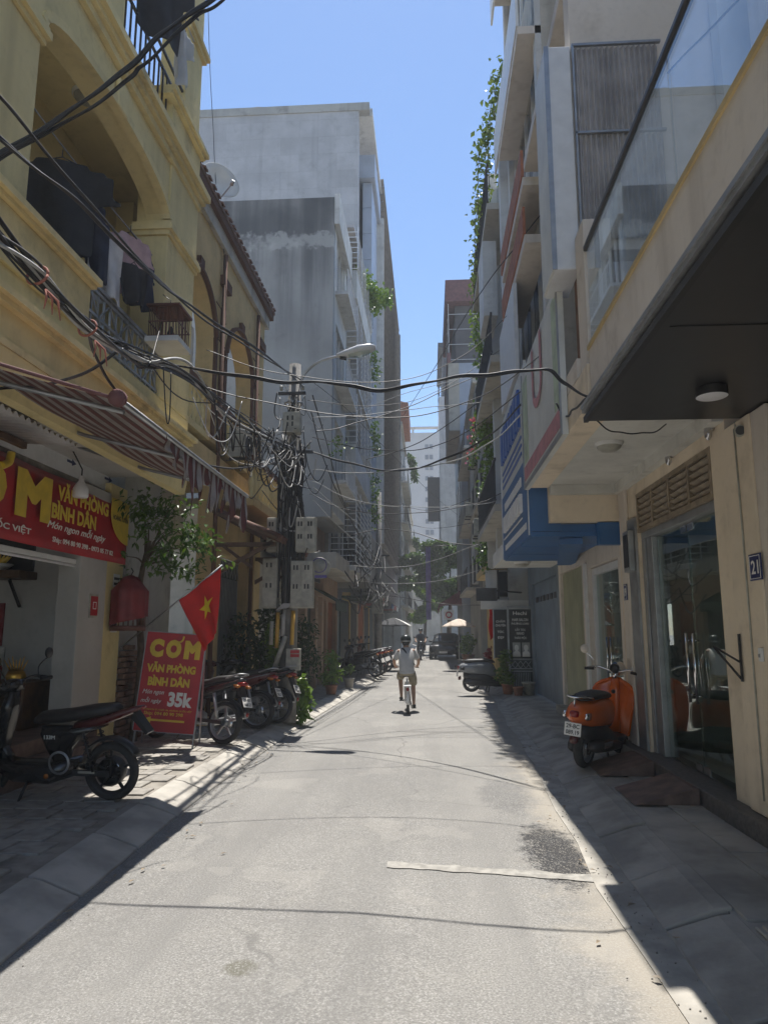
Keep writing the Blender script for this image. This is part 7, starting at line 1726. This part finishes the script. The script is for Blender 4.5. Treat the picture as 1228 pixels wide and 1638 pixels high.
# ------------------------------------------------------------------ overhead cables (each its own thing)
CABLES = [
    ('thick black twin cable sagging straight across the street in front of us', 'cable_black', 0.017, [(-4.59, 7.6, 5.35), (-3.06, 6.5, 4.42), (-2.15, 5.95, 3.97), (-1.43, 5.8, 3.8), (-0.87, 5.75, 3.73), (-0.44, 5.7, 3.65), (0.08, 5.65, 3.69), (0.54, 5.6, 3.73), (0.95, 5.6, 3.74), (1.12, 5.6, 3.63), (1.31, 5.58, 3.47)]),
    ('thickest black cable rising over the arched balcony to the top edge of the yellow house', 'cable_black', 0.023, [(-3.07, 4.1, 4.59), (-2.9, 4.2, 4.86), (-2.49, 4.3, 5.23), (-2.13, 4.35, 5.6), (-1.89, 4.4, 5.92), (-1.59, 4.5, 6.29), (-1.23, 4.6, 6.75)]),
    ('second thick cable running just under the thickest one across the balcony', 'cable_black', 0.018, [(-3.1, 4.15, 4.58), (-2.93, 4.25, 4.86), (-2.52, 4.35, 5.2), (-2.13, 4.4, 5.56), (-2.03, 4.42, 5.69), (-1.75, 4.5, 6.1), (-1.56, 4.55, 6.29), (-1.19, 4.65, 6.78)]),
    ('straight black cable slanting from the left edge past the black shirt to the pole top', 'cable_black', 0.01, [(-2.2, 2.94, 4.37), (-2.2, 3.15, 4.37), (-2.2, 4.18, 4.43), (-2.2, 6.01, 4.58), (-2.2, 8.25, 5.12), (-2.26, 12.3, 6.12)]),
    ('twisted black cable below the straight one slanting down to the pole top', 'cable_black', 0.015, [(-2.1, 2.84, 4.04), (-2.1, 3.03, 4.06), (-2.1, 3.77, 4.19), (-2.1, 4.91, 4.34), (-2.1, 6.25, 4.59), (-2.1, 8.95, 5.26), (-2.26, 12.3, 6.02)]),
    ('black drop cable from the bundle down to the corrugated sheet', 'cable_black', 0.012, [(-2.26, 4.9, 3.72), (-2.6, 4.85, 3.5), (-3.2, 4.9, 3.42), (-3.9, 5.3, 3.48), (-4.3, 5.6, 3.7)]),
    ('long black cable looping under the bundle and back up to the pole', 'cable_black', 0.012, [(-2.24, 4.3, 3.62), (-2.4, 4.75, 3.62), (-2.4, 5.16, 3.44), (-2.4, 5.81, 3.30), (-2.4, 6.77, 3.33), (-2.4, 8.32, 3.61), (-2.42, 10.6, 4.2), (-2.4, 12.2, 4.95)]),
    ('heavy black cable from the pole across to the top of the blue sign', 'cable_black', 0.016, [(-2.08, 12.2, 4.8), (-1.34, 11.8, 4.46), (-0.46, 11.2, 4.2), (0.33, 10.5, 4.23), (0.93, 9.8, 4.43), (1.29, 9.4, 4.7)]),
    ('pale grey cable from the pole running just below the heavy one to the blue sign', 'cable_grey', 0.009, [(-2.05, 12.2, 4.45), (-1.34, 11.8, 4.31), (-0.46, 11.2, 4.2), (0.33, 10.5, 4.17), (0.93, 9.8, 4.29), (1.31, 9.4, 4.61)]),
    ('thin black wire from the top right corner slanting down to the far left houses', 'cable_black', 0.01, [(2.6, 4.6, 6.48), (2.48, 5.0, 6.53), (2.37, 6.0, 6.9), (2.11, 7.2, 7.09), (1.79, 8.6, 7.35), (1.47, 10.5, 7.71), (1.01, 14.0, 8.46), (0.12, 20.0, 9.14), (-1.22, 30.0, 10.73)]),
    ('black cable from the pole sloping down behind to the grey house', 'cable_black', 0.015, [(-2.11, 12.4, 5.91), (-2.11, 14.0, 5.55), (-2.03, 16.0, 4.75), (-1.88, 19.0, 4.12), (-1.66, 23.0, 3.72)]),
    ('second black cable from the pole sloping down to the grey house', 'cable_black', 0.011, [(-2.13, 12.4, 5.58), (-2.1, 14.0, 5.02), (-1.92, 17.0, 4.33), (-1.69, 22.0, 3.82)]),
    ('thin black wire from the pole rising across the street to the vine-covered house', 'cable_black', 0.01, [(-2.04, 12.4, 5.22), (-1.48, 13.0, 5.51), (-0.57, 14.0, 6.11), (0.5, 15.0, 6.91), (1.92, 16.0, 7.84)]),
    ('thin pale wire from the lamp pole level across to the right-hand houses', 'cable_grey', 0.007, [(-2.1, 12.4, 5.48), (-1.0, 13.0, 5.72), (0.2, 14.0, 6.16), (1.44, 15.0, 6.6)]),
    ('thin pale wire stretched from the balcony cage up to the right across the sky', 'cable_grey', 0.008, [(-2.19, 20.0, 7.96), (-0.81, 20.0, 8.47), (0.66, 20.0, 8.85), (2.13, 20.0, 9.3)]),
    ('black wire crossing the sky gap towards the tall right-hand house', 'cable_black', 0.012, [(-1.72, 19.0, 6.29), (-0.77, 19.0, 6.54), (0.26, 18.5, 6.92), (1.41, 18.0, 7.6)]),
    ('black wire sagging across the street above the beige umbrella', 'cable_black', 0.014, [(-2.25, 20.0, 4.29), (-1.43, 21.0, 4.64), (-0.5, 21.5, 4.59), (0.62, 21.0, 4.21), (1.99, 20.0, 4.01)]),
    ('pale wire sagging low across the street behind the cyclist', 'cable_grey', 0.01, [(-2.33, 20.0, 3.45), (-1.3, 22.0, 3.57), (0.06, 22.0, 3.75), (1.29, 20.0, 4.01), (1.9, 19.0, 4.13)]),
    ('pale wire high over the far parked car', 'cable_grey', 0.01, [(-2.58, 24.0, 3.28), (-1.08, 26.0, 3.32), (0.75, 26.0, 3.51), (2.06, 24.0, 3.78)]),
    ('lowest black wire across the far street over the oncoming motorbike', 'cable_black', 0.012, [(-2.57, 26.0, 3.07), (-1.16, 28.0, 2.93), (0.31, 29.0, 2.72), (2.0, 28.0, 2.61)]),
    ('thin black aerial wire dropping beside the satellite dish', 'cable_black', 0.006, [(-4.17, 11.6, 14.16), (-4.04, 11.6, 12.23), (-3.91, 11.55, 10.87), (-3.78, 11.5, 9.56), (-3.54, 11.4, 8.04), (-3.44, 11.3, 6.82)]),
    ('black cable end hanging from the canopy corner to the signboard', 'cable_black', 0.01, [(1.3, 5.7, 3.52), (1.29, 6.2, 3.6), (1.31, 6.6, 3.64), (1.24, 6.7, 3.82)]),
    ('loop of thin cable under the black canopy edge', 'cable_black', 0.006, [(1.36, 5.72, 3.35), (1.54, 5.75, 3.26), (1.77, 5.78, 3.24), (1.96, 5.8, 3.33)]),
    ('thin black wire from the pole to the near end of the blue sign', 'cable_black', 0.007, [(-2.08, 12.3, 5.08), (-0.86, 11.2, 4.54), (0.32, 10.2, 4.41), (1.35, 9.4, 4.92)]),
    ('thin black wire from the pole sagging to the lower corner of the blue sign', 'cable_black', 0.007, [(-2.12, 12.3, 4.04), (-1.36, 12.0, 3.7), (-0.29, 12.6, 3.71), (0.84, 12.8, 3.93), (1.34, 12.9, 4.12)]),
    ('thin pale wire from the pole sagging to the white canopy beyond the blue sign', 'cable_grey', 0.006, [(-2.07, 12.3, 4.27), (-1.29, 12.4, 3.94), (-0.3, 12.8, 3.86), (0.86, 13.0, 3.95), (1.39, 13.1, 4.04)]),
    ('thin black wire from the yellow balcony across to the faded signboard', 'cable_black', 0.006, [(-3.07, 7.5, 4.61), (-2.06, 7.8, 4.29), (-0.62, 8.0, 4.11), (0.55, 8.0, 4.3), (1.37, 7.8, 4.81)]),
    ('thin wire from the arched house across the street to the tall pale house', 'cable_black', 0.006, [(-3.4, 10.2, 5.92), (-2.17, 10.4, 5.56), (-0.63, 10.8, 5.56), (0.58, 11.2, 6.11), (1.42, 11.6, 7.04)]),
    ('thin black wire from the pole up to the black railing across the street', 'cable_black', 0.006, [(-2.18, 12.3, 5.78), (-1.0, 13.0, 5.87), (0.21, 14.0, 6.5), (1.61, 15.0, 7.75)]),
    ('thin black wire slanting from the lamp arm down across the far street', 'cable_black', 0.006, [(-2.1, 12.3, 6.14), (-1.71, 15.0, 6.38), (-1.12, 19.0, 6.55), (0.1, 27.0, 6.85), (1.72, 36.0, 7.26)]),
    ('thin pale wire slanting from the pole down to the far left shop fronts', 'cable_grey', 0.006, [(-2.06, 12.3, 4.16), (-1.9, 15.0, 4.22), (-1.71, 19.0, 4.29), (-1.53, 26.0, 4.45)]),
    ('lower thin pale wire slanting from the pole to the far left shop fronts', 'cable_grey', 0.006, [(-2.06, 12.3, 3.93), (-1.96, 15.0, 3.88), (-1.8, 19.0, 3.87), (-1.65, 25.0, 4.01)]),
    ('thin black wire over the far trees between the two rows of houses', 'cable_black', 0.01, [(-2.15, 28.0, 6.81), (-0.96, 30.0, 6.84), (0.37, 30.0, 6.74), (1.85, 28.0, 6.89)]),
    ('thin black wire just below the one over the far trees', 'cable_black', 0.01, [(-2.2, 28.0, 6.05), (-0.97, 30.0, 6.13), (0.36, 30.0, 5.93), (1.88, 27.0, 5.73)]),
    ('pale thin wire drooping from the yellow house corner to the pole', 'cable_grey', 0.006, [(-2.89, 8.0, 4.68), (-2.94, 9.2, 4.59), (-2.78, 10.6, 4.72), (-2.31, 12.2, 5.17)]),
    ('long white service wire drooping in a deep loop towards the pole', 'cable_grey', 0.007, [(-2.97, 9.0, 4.7), (-2.83, 9.8, 4.08), (-2.57, 11.0, 4.36), (-2.31, 12.2, 5.05)]),
    ('thin black wire from the bundle to the satellite dish', 'cable_black', 0.005, [(-2.77, 6.6, 4.26), (-3.36, 8.5, 5.91), (-3.69, 10.2, 7.81), (-3.76, 11.4, 9.49)]),
]
BUNDLE = [(-2.0, 2.81, 3.49), (-2.05, 3.37, 3.5), (-2.1, 4.03, 3.5), (-2.15, 5.0, 3.66), (-2.2, 6.1, 3.93), (-2.25, 7.98, 4.16), (-2.4, 12.2, 4.8)]
rw_ = random.Random(31)
for lab, mat_, r, pts in CABLES:
    sp = spline(pts, 10)
    ph = rw_.uniform(0, 6)
    sp = [p + Vector((0, 0, .012 * math.sin(i * .33 + ph) + .006 * math.sin(i * .71))) if 0 < i < len(sp) - 1 else p for i, p in enumerate(sp)]
    m = MB()
    if r > .0145:      # twisted pair
        for s_ in (0, math.pi):
            m.tube([p + Vector((.35 * r * math.cos(i * .16 + s_), 0, .5 * r * math.sin(i * .16 + s_))) for i, p in enumerate(sp)], r * .55, 8)
    else: m.tube(sp, r, 6)
    tag(m.build('overhead_cable', mat_), lab, 'cable', 'overhead cables')
bd_ = thing('cable_bundle', 'messy tied bundle of cables sagging along the yellow house to the pole', 'cable bundle', BUNDLE[0], 'overhead cables')
for k in range(9):
    off = [Vector((rw_.gauss(0, .022), 0, rw_.gauss(0, .028) * (1 + .8 * math.sin(i * 1.3 + k)) * (2.2 if i > 3 else 1))) for i in range(len(BUNDLE))]
    pts = spline([Vector(p) + o for p, o in zip(BUNDLE, off)], 9)
    MB().tube(pts, rw_.choice((.006, .008, .010, .013)), 6).build('strand', 'cable_black' if k not in (3, 7) else 'cable_grey', bd_)
for i, (u, mm) in enumerate(((1, 'red_string'), (2, 'red_string'), (3, 'cable_black'))):
    c = Vector(BUNDLE[u]); MB().tube([c + Vector((.055 * math.cos(a), .02 * math.sin(a), .06 * math.sin(a))) for a in [j * math.pi / 8 for j in range(17)]], .008, 6).build('tie', mm, bd_)
    if i < 2:
        for j in range(3): MB().tube([c + Vector((.05, 0, -.08)), c + Vector((.06 + .02 * j, .02 * j, -.13)), c + Vector((.05 + .03 * j, .03 * j, -.19 - .02 * j))], [.005, .007, .003], 5).build('tie_end', 'red_string', bd_)
# uncountable tangle of loops round the pole and along the bundle
tg = MB(); tg2 = MB()
for k in range(84):
    near = k % 3 == 0
    if near:
        c0 = Vector(BUNDLE[3]).lerp(Vector(BUNDLE[6]), rw_.random() ** .7); c0 += Vector((rw_.gauss(0, .08), 0, rw_.gauss(0, .1)))
        c1 = c0 + Vector((rw_.uniform(-.1, .35), rw_.uniform(-.1, 1.6), rw_.uniform(-.25, .15)))
        dz = rw_.uniform(.1, .55)
    else:
        c0 = Vector((PX + rw_.uniform(-.25, .25), PY - rw_.uniform(.05, .3), rw_.uniform(3.4, 5.9)))
        c1 = c0 + Vector((rw_.uniform(-.55, .6), rw_.uniform(-.5, .2), rw_.uniform(-1.1, .5)))
        dz = rw_.uniform(.05, .6)
    md = (c0 + c1) / 2 - Vector((rw_.uniform(-.25, .25), 0, dz))
    (tg2 if k % 5 == 0 else tg).tube(spline([c0, c0.lerp(md, .6) + Vector((0, 0, -.25 * dz)), c1.lerp(md, .6) + Vector((0, 0, -.3 * dz)), c1], 8), rw_.choice((.005, .007, .009, .013)), 5)
o = tg.build('cable_tangle', 'cable_black', None, kind='stuff'); o['label'] = 'black tangle of loose cable loops round the utility pole'; o['category'] = 'cables'
o = tg2.build('loose_cable_ends', 'cable_grey', None, kind='stuff'); o['label'] = 'pale loose cable ends dangling round the utility pole'; o['category'] = 'cables'
tg3 = MB()
for k in range(46):
    y = rw_.uniform(19, 34); xa = xl(y) - rw_.uniform(.1, .6); z = rw_.uniform(2.6, 4.4)
    tg3.tube(spline([(xa, y, z), (xa + rw_.uniform(-.2, .4), y + rw_.uniform(.4, 1.2), z - rw_.uniform(.2, .7)), (xa + rw_.uniform(-.1, .5), y + rw_.uniform(1.2, 2.6), z + rw_.uniform(-.3, .5))], 6), rw_.choice((.012, .016, .022)), 5)
o = tg3.build('distant_cable_tangle', 'cable_black', None, kind='stuff'); o['label'] = 'far tangle of cables along the left-hand shop fronts'; o['category'] = 'cables'
t = thing('cable_closure', 'black cable joint box hanging on a wire before the narrow grey house', 'cable box', (1.5, 14, 7))
MB().loft([((1.42, 14, 7.0), (0, .05, 0), (0, 0, .06), 3), ((1.46, 14, 7.0), (0, .08, 0), (0, 0, .10), 3), ((1.78, 14, 7.05), (0, .08, 0), (0, 0, .10), 3), ((1.84, 14, 7.06), (0, .05, 0), (0, 0, .06), 3)], 12).build('case', 'black_plastic', t)
MB().cyl((1.5, 14, 7.1), (1.5, 14, 7.25), .012).build('hook', 'dark_metal', t)
# second, far pole on the left
p3 = thing('utility_pole', 'far dark utility pole beyond the green awning on the left', 'utility pole', (-2.25, 27.5, .1))
MB().tube([(-2.05, 28.4, .1), (-2.03, 28.4, 7.2)], [.15, .1], 12).build('shaft', 'pole_concrete', p3); B(-2.3, -1.85, 28.15, 28.35, 2.3, 3.1).build('meter_box', 'offwhite_plastic', p3, bevel=.02); MB().beam((-2.45, 28.3, 4.6), (-1.6, 28.3, 4.6), .06).build('cross_arm', 'dark_metal', p3)

# ------------------------------------------------------------------ plants
rp = random.Random(77)
def branchy(parent, base, tips, r0, mat='bark', name='branch'):
    for tp in tips:
        b_ = Vector(base); tpv = Vector(tp); md = b_.lerp(tpv, .5) + Vector((rp.uniform(-.1, .1), rp.uniform(-.1, .1), .12 * (tpv - b_).length))
        MB().tube(spline([b_, md, tpv], 5), [r0 * (1 - .08 * i) for i in range(11)], 7).build(name, mat, parent)
tr1 = thing('small_tree', 'small glossy-leaved tree leaning out over the bird cage and menu board', 'tree', (-4.1, 10.0, .1))
MB().tube(spline([(-4.12, 9.95, .1), (-4.05, 9.92, 1.2), (-4.1, 9.85, 2.2), (-3.95, 9.75, 2.9)], 5), [.06 - .002 * i for i in range(16)], 9).build('trunk', 'bark', tr1)
tips = [(-3.55, 9.5, 3.45), (-3.05, 9.45, 2.75), (-3.3, 9.45, 3.05), (-4.15, 9.5, 2.65), (-3.75, 9.4, 2.55), (-4.0, 9.5, 3.4), (-3.25, 9.5, 2.45), (-3.6, 9.45, 3.0), (-3.85, 9.4, 3.15), (-3.45, 9.4, 2.75)]
branchy(tr1, (-4.02, 9.8, 2.55), tips, .018)
lm = MB()
for tp in tips:
    for _ in range(5):
        c = Vector(tp) + Vector((rp.gauss(0, .17), rp.gauss(0, .15), rp.gauss(0, .15)))
        for j in range(16):
            d = Vector((rp.uniform(-1, 1), rp.uniform(-1, 1), rp.uniform(-1.1, .35)))
            p = c + Vector((rp.gauss(0, .07), rp.gauss(0, .07), rp.gauss(0, .07)))
            lm.leaf(p, d, Vector((rp.uniform(-.4, .4), rp.uniform(-.4, .4), 1)), rp.uniform(.08, .17), rp.uniform(.018, .036))
lm.build('crown', 'leaf_mid', tr1)
def shrub(name, label, base, blobs, mat, L, w, n, group=None, pot=None, cat='plant'):
    t = thing(name, label, cat, base, group); x, y, z = base
    if pot:
        r, h, pm_ = pot
        MB().lathe([(.001, z), (r * .7, z), (r * .95, z + h * .9), (r * 1.05, z + h * .9), (r * 1.05, z + h), (r * .9, z + h), (r * .85, z + h * .85), (.001, z + h * .82)], (x, y, 0), 20).build('pot', pm_, t)
        z = z + h * .8
    for c, rad in blobs:
        MB().tube(spline([(x + rp.uniform(-.03, .03), y, z), ((x + c[0]) / 2 + rp.uniform(-.05, .05), (y + c[1]) / 2, (z + c[2]) / 2), c], 4), .012, 6).build('stem', 'bark', t)
    m = MB()
    for c, rad in blobs: blob_leaves(m, c, rad, int(n * rad[0] * rad[2] / .25 + 30), L, w, rp, .3, .35)
    m.build('foliage', mat, t); return t
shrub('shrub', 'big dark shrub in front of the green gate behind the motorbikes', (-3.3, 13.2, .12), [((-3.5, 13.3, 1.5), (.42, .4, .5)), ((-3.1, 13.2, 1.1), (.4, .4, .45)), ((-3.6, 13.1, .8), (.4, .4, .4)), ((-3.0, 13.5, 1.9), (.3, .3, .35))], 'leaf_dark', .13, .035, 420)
shrub('shrub', 'bright leafy plant climbing at the left of the utility pole', (-2.82, 12.75, .12), [((-2.85, 12.75, 1.55), (.13, .15, .22)), ((-2.78, 12.7, 1.2), (.16, .15, .25)), ((-2.84, 12.75, .9), (.13, .15, .2))], 'leaf_bright', .09, .03, 700)
shrub('shrub', 'broad-leaved plant growing at the foot of the utility pole', (-2.28, 12.75, .1), [((-2.28, 12.7, .72), (.16, .16, .14)), ((-2.22, 12.7, .45), (.18, .16, .2)), ((-2.26, 12.65, .2), (.14, .14, .12))], 'leaf_bright', .15, .055, 330)
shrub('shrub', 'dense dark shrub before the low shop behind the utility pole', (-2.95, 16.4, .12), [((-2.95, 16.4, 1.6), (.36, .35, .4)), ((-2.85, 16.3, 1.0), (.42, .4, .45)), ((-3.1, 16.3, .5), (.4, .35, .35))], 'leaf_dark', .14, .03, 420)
shrub('potted_plant', 'bright green potted plant on the left pavement beyond the pole', (-2.42, 17.6, .12), [((-2.42, 17.55, .95), (.16, .16, .22)), ((-2.34, 17.5, .62), (.22, .2, .22)), ((-2.52, 17.5, .5), (.16, .16, .16))], 'leaf_bright', .16, .03, 420, pot=(.16, .22, 'terracotta_pot'))
shrub('potted_plant', 'low pale-leaved potted plant by the white perforated door on the left', (-2.2, 19.6, .12), [((-2.2, 19.55, .62), (.16, .16, .12))], 'leaf_vine', .13, .025, 500, pot=(.14, .25, 'dark_concrete'))
shrub('potted_plant', 'pale-leaved bush in pots between the grey scooter and the salon gate', (1.86, 17.85, .12), [((1.82, 17.8, .95), (.16, .16, .25)), ((1.72, 17.75, .6), (.2, .18, .2)), ((1.9, 17.8, .5), (.16, .16, .2))], 'leaf_vine', .09, .035, 700, pot=(.15, .24, 'terracotta_pot'))
shrub('potted_plant', 'round bright bush in a pot under the beige umbrella', (1.7, 33.0, .12), [((1.72, 32.9, 1.15), (.4, .4, .35)), ((1.6, 32.8, .85), (.35, .35, .3))], 'leaf_bright', .14, .05, 420, pot=(.3, .45, 'terracotta_pot'))
shrub('potted_plant', 'red-leaved potted plants in front of the yellow pillar on the right', (1.95, 22.5, .12), [((1.9, 22.4, .9), (.25, .25, .25)), ((2.05, 22.4, .6), (.22, .22, .22))], 'poster_maroon', .14, .04, 420, pot=(.18, .3, 'terracotta_pot'))
shrub('potted_plant', 'tall thin potted plant beside the yellow pillar on the right', (2.15, 20.6, .12), [((2.1, 20.5, 1.2), (.2, .2, .3)), ((2.15, 20.5, .8), (.2, .2, .25))], 'leaf_mid', .15, .03, 420, pot=(.16, .28, 'dark_concrete'))
t = thing('flower_pot', 'white tapered flower pot standing below the salon gate', 'pot', (2.3, 17.6, .12)); MB().lathe([(.001, .127), (.10, .127), (.15, .40), (.165, .40), (.165, .43), (.14, .43), (.12, .36), (.001, .34)], (2.32, 17.55, 0), 18).build('pot', 'offwhite_plastic', t); MB().lathe([(.001, .345), (.13, .36)], (2.32, 17.55, 0), 18).build('soil', 'soil', t)
t = thing('flower_pot', 'small clay flower pot beside the white pot below the salon gate', 'pot', (2.05, 17.5, .12)); MB().lathe([(.001, .127), (.09, .127), (.12, .30), (.135, .30), (.135, .33), (.11, .33), (.1, .28), (.001, .27)], (2.06, 17.45, 0), 18).build('pot', 'terracotta_pot', t); MB().lathe([(.001, .275), (.105, .29)], (2.06, 17.45, 0), 18).build('soil', 'soil', t)
def vine(label, strands, mat, L, w, dens, flowers=None):
    t = thing('hanging_vine', label, 'vine', strands[0][0], 'vines on the right-hand houses')
    m = MB(); fm_ = MB()
    for st in strands:
        sp = spline(st, 8); MB().tube(sp, .008, 5).build('stem', 'bark', t)
        for p in sp:
            for _ in range(dens):
                q = p + Vector((rp.gauss(.05, .10), rp.gauss(0, .25), rp.gauss(0, .14)))
                m.leaf(q, rdir(rp, .5), rdir(rp) + Vector((0, 0, 1)), L * rp.uniform(.6, 1.3), w * rp.uniform(.7, 1.2))
                if flowers and rp.random() < flowers: fm_.leaf(q + Vector((-.08, -.05, .04)), rdir(rp), rdir(rp), L * .8, w * 1.2)
    m.build('foliage', mat, t)
    if flowers: fm_.build('flowers', 'flower_pink', t, kind='stuff')
vine('sparse vine hanging from the high parapet of the tall pale house', [[(1.5, 13.0, 12.9), (1.44, 13.1, 12.5), (1.42, 13.2, 12.0)], [(1.4, 13.4, 12.6), (1.34, 13.8, 12.1), (1.38, 14.2, 11.2)]], 'leaf_vine', .12, .045, 8)
vine('leafy vine trailing over the top balcony of the narrow grey house', [[(1.3, 14.0, 12.4), (1.18, 14.4, 11.9), (1.2, 15.2, 11.0)], [(1.3, 15.8, 11.9), (1.2, 16.2, 11.4), (1.24, 16.8, 10.5)], [(1.3, 17.4, 11.3), (1.24, 18.0, 10.8)]], 'leaf_vine', .13, .05, 12)
vine('thick green vine climbing the corner of the narrow grey house', [[(1.5, 18.6, 10.9), (1.38, 18.5, 10.2), (1.3, 18.4, 9.4)], [(1.5, 18.5, 9.6), (1.4, 18.4, 8.8)], [(1.45, 18.2, 7.9), (1.38, 18.0, 7.2), (1.42, 17.9, 6.4)], [(1.5, 17.8, 7.2), (1.48, 17.6, 6.3), (1.44, 17.8, 5.6)]], 'leaf_bright', .13, .05, 16)
vine('bougainvillea with pink flowers on the ornate house balcony', [[(1.65, 22, 8.4), (1.5, 22.2, 8.1), (1.45, 22.6, 7.5)], [(1.65, 24, 8.0), (1.5, 24.2, 7.4)]], 'leaf_mid', .13, .05, 10, .25)
vine('potted greenery spilling over the lower balconies of the ornate house', [[(1.6, 20.2, 5.8), (1.5, 20.3, 5.4)], [(1.58, 20.4, 4.2), (1.5, 20.6, 3.6)], [(1.55, 18.9, 4.6), (1.45, 18.9, 4.0), (1.5, 18.8, 3.2)]], 'leaf_mid', .13, .05, 14)
vine('bright creeper spilling from the top cage of the caged house', [[(-2.8, 24.5, 14.5), (-2.3, 24.8, 14.6), (-1.9, 25.5, 14.3), (-1.55, 26.2, 14.6)], [(-2.7, 23.6, 14.3), (-2.35, 24.0, 14.0)], [(-2.3, 25, 14.3), (-2.0, 25.4, 13.8)]], 'leaf_bright', .17, .065, 26)
vine('dim greenery hanging in the middle balconies of the caged house', [[(-2.15, 26.3, 12.4), (-2.1, 26.4, 11.4)], [(-2.1, 26.4, 9.4), (-2.05, 26.4, 8.4)], [(-2.12, 26.4, 7.4), (-2.1, 26.4, 5.8)]], 'leaf_mid', .16, .06, 14)
vine('small sprig of leaves at the corner of the grey cement house', [[(-2.4, 17.6, 6.35), (-2.28, 17.5, 6.25)]], 'leaf_bright', .10, .04, 4)
vine('plants on the far left balcony beyond the finned tower', [[(-1.5, 53, 14.8), (-1.2, 53.4, 14.2), (-1.1, 54, 13.2)], [(-1.3, 62, 9.5), (-1.0, 62.4, 8.8)]], 'leaf_mid', .3, .11, 18)
def tree(label, base, tips, mat, n, L, w, r0=.2, rad=1.2):
    t = thing('street_tree', label, 'tree', base, 'trees at the end of the street')
    top = Vector(base) + Vector((.2, 0, 3.2)); MB().tube(spline([base, Vector(base) + Vector((.1, 0, 1.6)), top], 5), [r0 * (1 - .03 * i) for i in range(11)], 10).build('trunk', 'bark', t)
    branchy(t, top, tips, r0 * .4)
    m = MB()
    for tp in tips:
        for _ in range(5): blob_leaves(m, Vector(tp) + Vector((rp.gauss(0, rad * .5), rp.gauss(0, rad * .5), rp.gauss(0, rad * .32))), (rad * .55, rad * .55, rad * .34), n // (5 * len(tips)), L, w, rp, .3, .3)
    m.build('crown', mat, t)
tree('dark spreading tree overhanging the end of the street', (1.2, 50, .1), [(.5, 49, 7.0), (-.5, 49, 6.0), (1.5, 49, 6.6), (.8, 48.5, 5.2), (-.9, 50, 5.0), (1.6, 48.6, 4.6)], 'leaf_mid', 15000, .26, .10, .2, 1.15)
tree('sunlit lower tree at the end of the street behind the oncoming motorbike', (-.5, 56, .1), [(-.4, 55, 4.4), (-.1, 55, 3.4), (-.7, 55, 2.6), (.3, 56, 4.9)], 'leaf_bright', 6500, .26, .10, .14, .85)

# grit, leaves and scraps swept against both kerbs
gr = random.Random(55); gm = MB(); gl = MB()
for k in range(420):
    y = gr.uniform(3.2, 20) if k % 3 else gr.uniform(3.2, 9); side = gr.random() < .7
    x = (xr(y) + gr.gauss(.06, .10)) if side else (xl(y) + abs(gr.gauss(.03, .09)))
    r = gr.uniform(.002, .007); z = .012 if side else .004
    gm.loft([((x, y, z - .002), (r, 0, 0), (0, r * .8, 0), 2), ((x + r * .2, y, z + r * .7), (r * .6, 0, 0), (0, r * .5, 0), 2)], 5)
for k in range(150):
    y = gr.uniform(3.4, 22); side = gr.random() < .6
    x = (xr(y) + gr.gauss(.05, .16)) if side else (xl(y) + abs(gr.gauss(.05, .18)))
    gl.leaf((x, y, .022), (gr.uniform(-1, 1), gr.uniform(-1, 1), .1), (0, 0, 1), gr.uniform(.03, .07), gr.uniform(.008, .018))
o = gm.build('kerb_grit', 'paver_b', None, kind='stuff'); o['label'] = 'loose grit swept against the kerbs'; o['category'] = 'grit'
o = gl.build('fallen_leaves', 'wood_vent', None, kind='stuff'); o['label'] = 'small dry leaves scattered along the kerbs'; o['category'] = 'leaves'
# ------------------------------------------------------------------ thin haze volume added to lighten the street like a lens veil
hz = B(-170, 170, -70, 250, -1.5, 36).build('haze', 'cable_grey'); hz['kind'] = 'stuff'; hz['label'] = 'thin haze added over the whole street to imitate a lens veil'; hz['category'] = 'haze'
hm = bpy.data.materials.new('haze_veil'); hm.use_nodes = True; nt = hm.node_tree
for n_ in list(nt.nodes):
    if n_.type == 'BSDF_PRINCIPLED': nt.nodes.remove(n_)
pv = nt.nodes.new('ShaderNodeVolumePrincipled'); pv.inputs['Color'].default_value = (.86, .92, 1, 1); pv.inputs['Density'].default_value = .002; pv.inputs['Anisotropy'].default_value = .1
nt.links.new(pv.outputs[0], nt.nodes['Material Output'].inputs['Volume'])
hz.data.materials.clear(); hz.data.materials.append(hm)
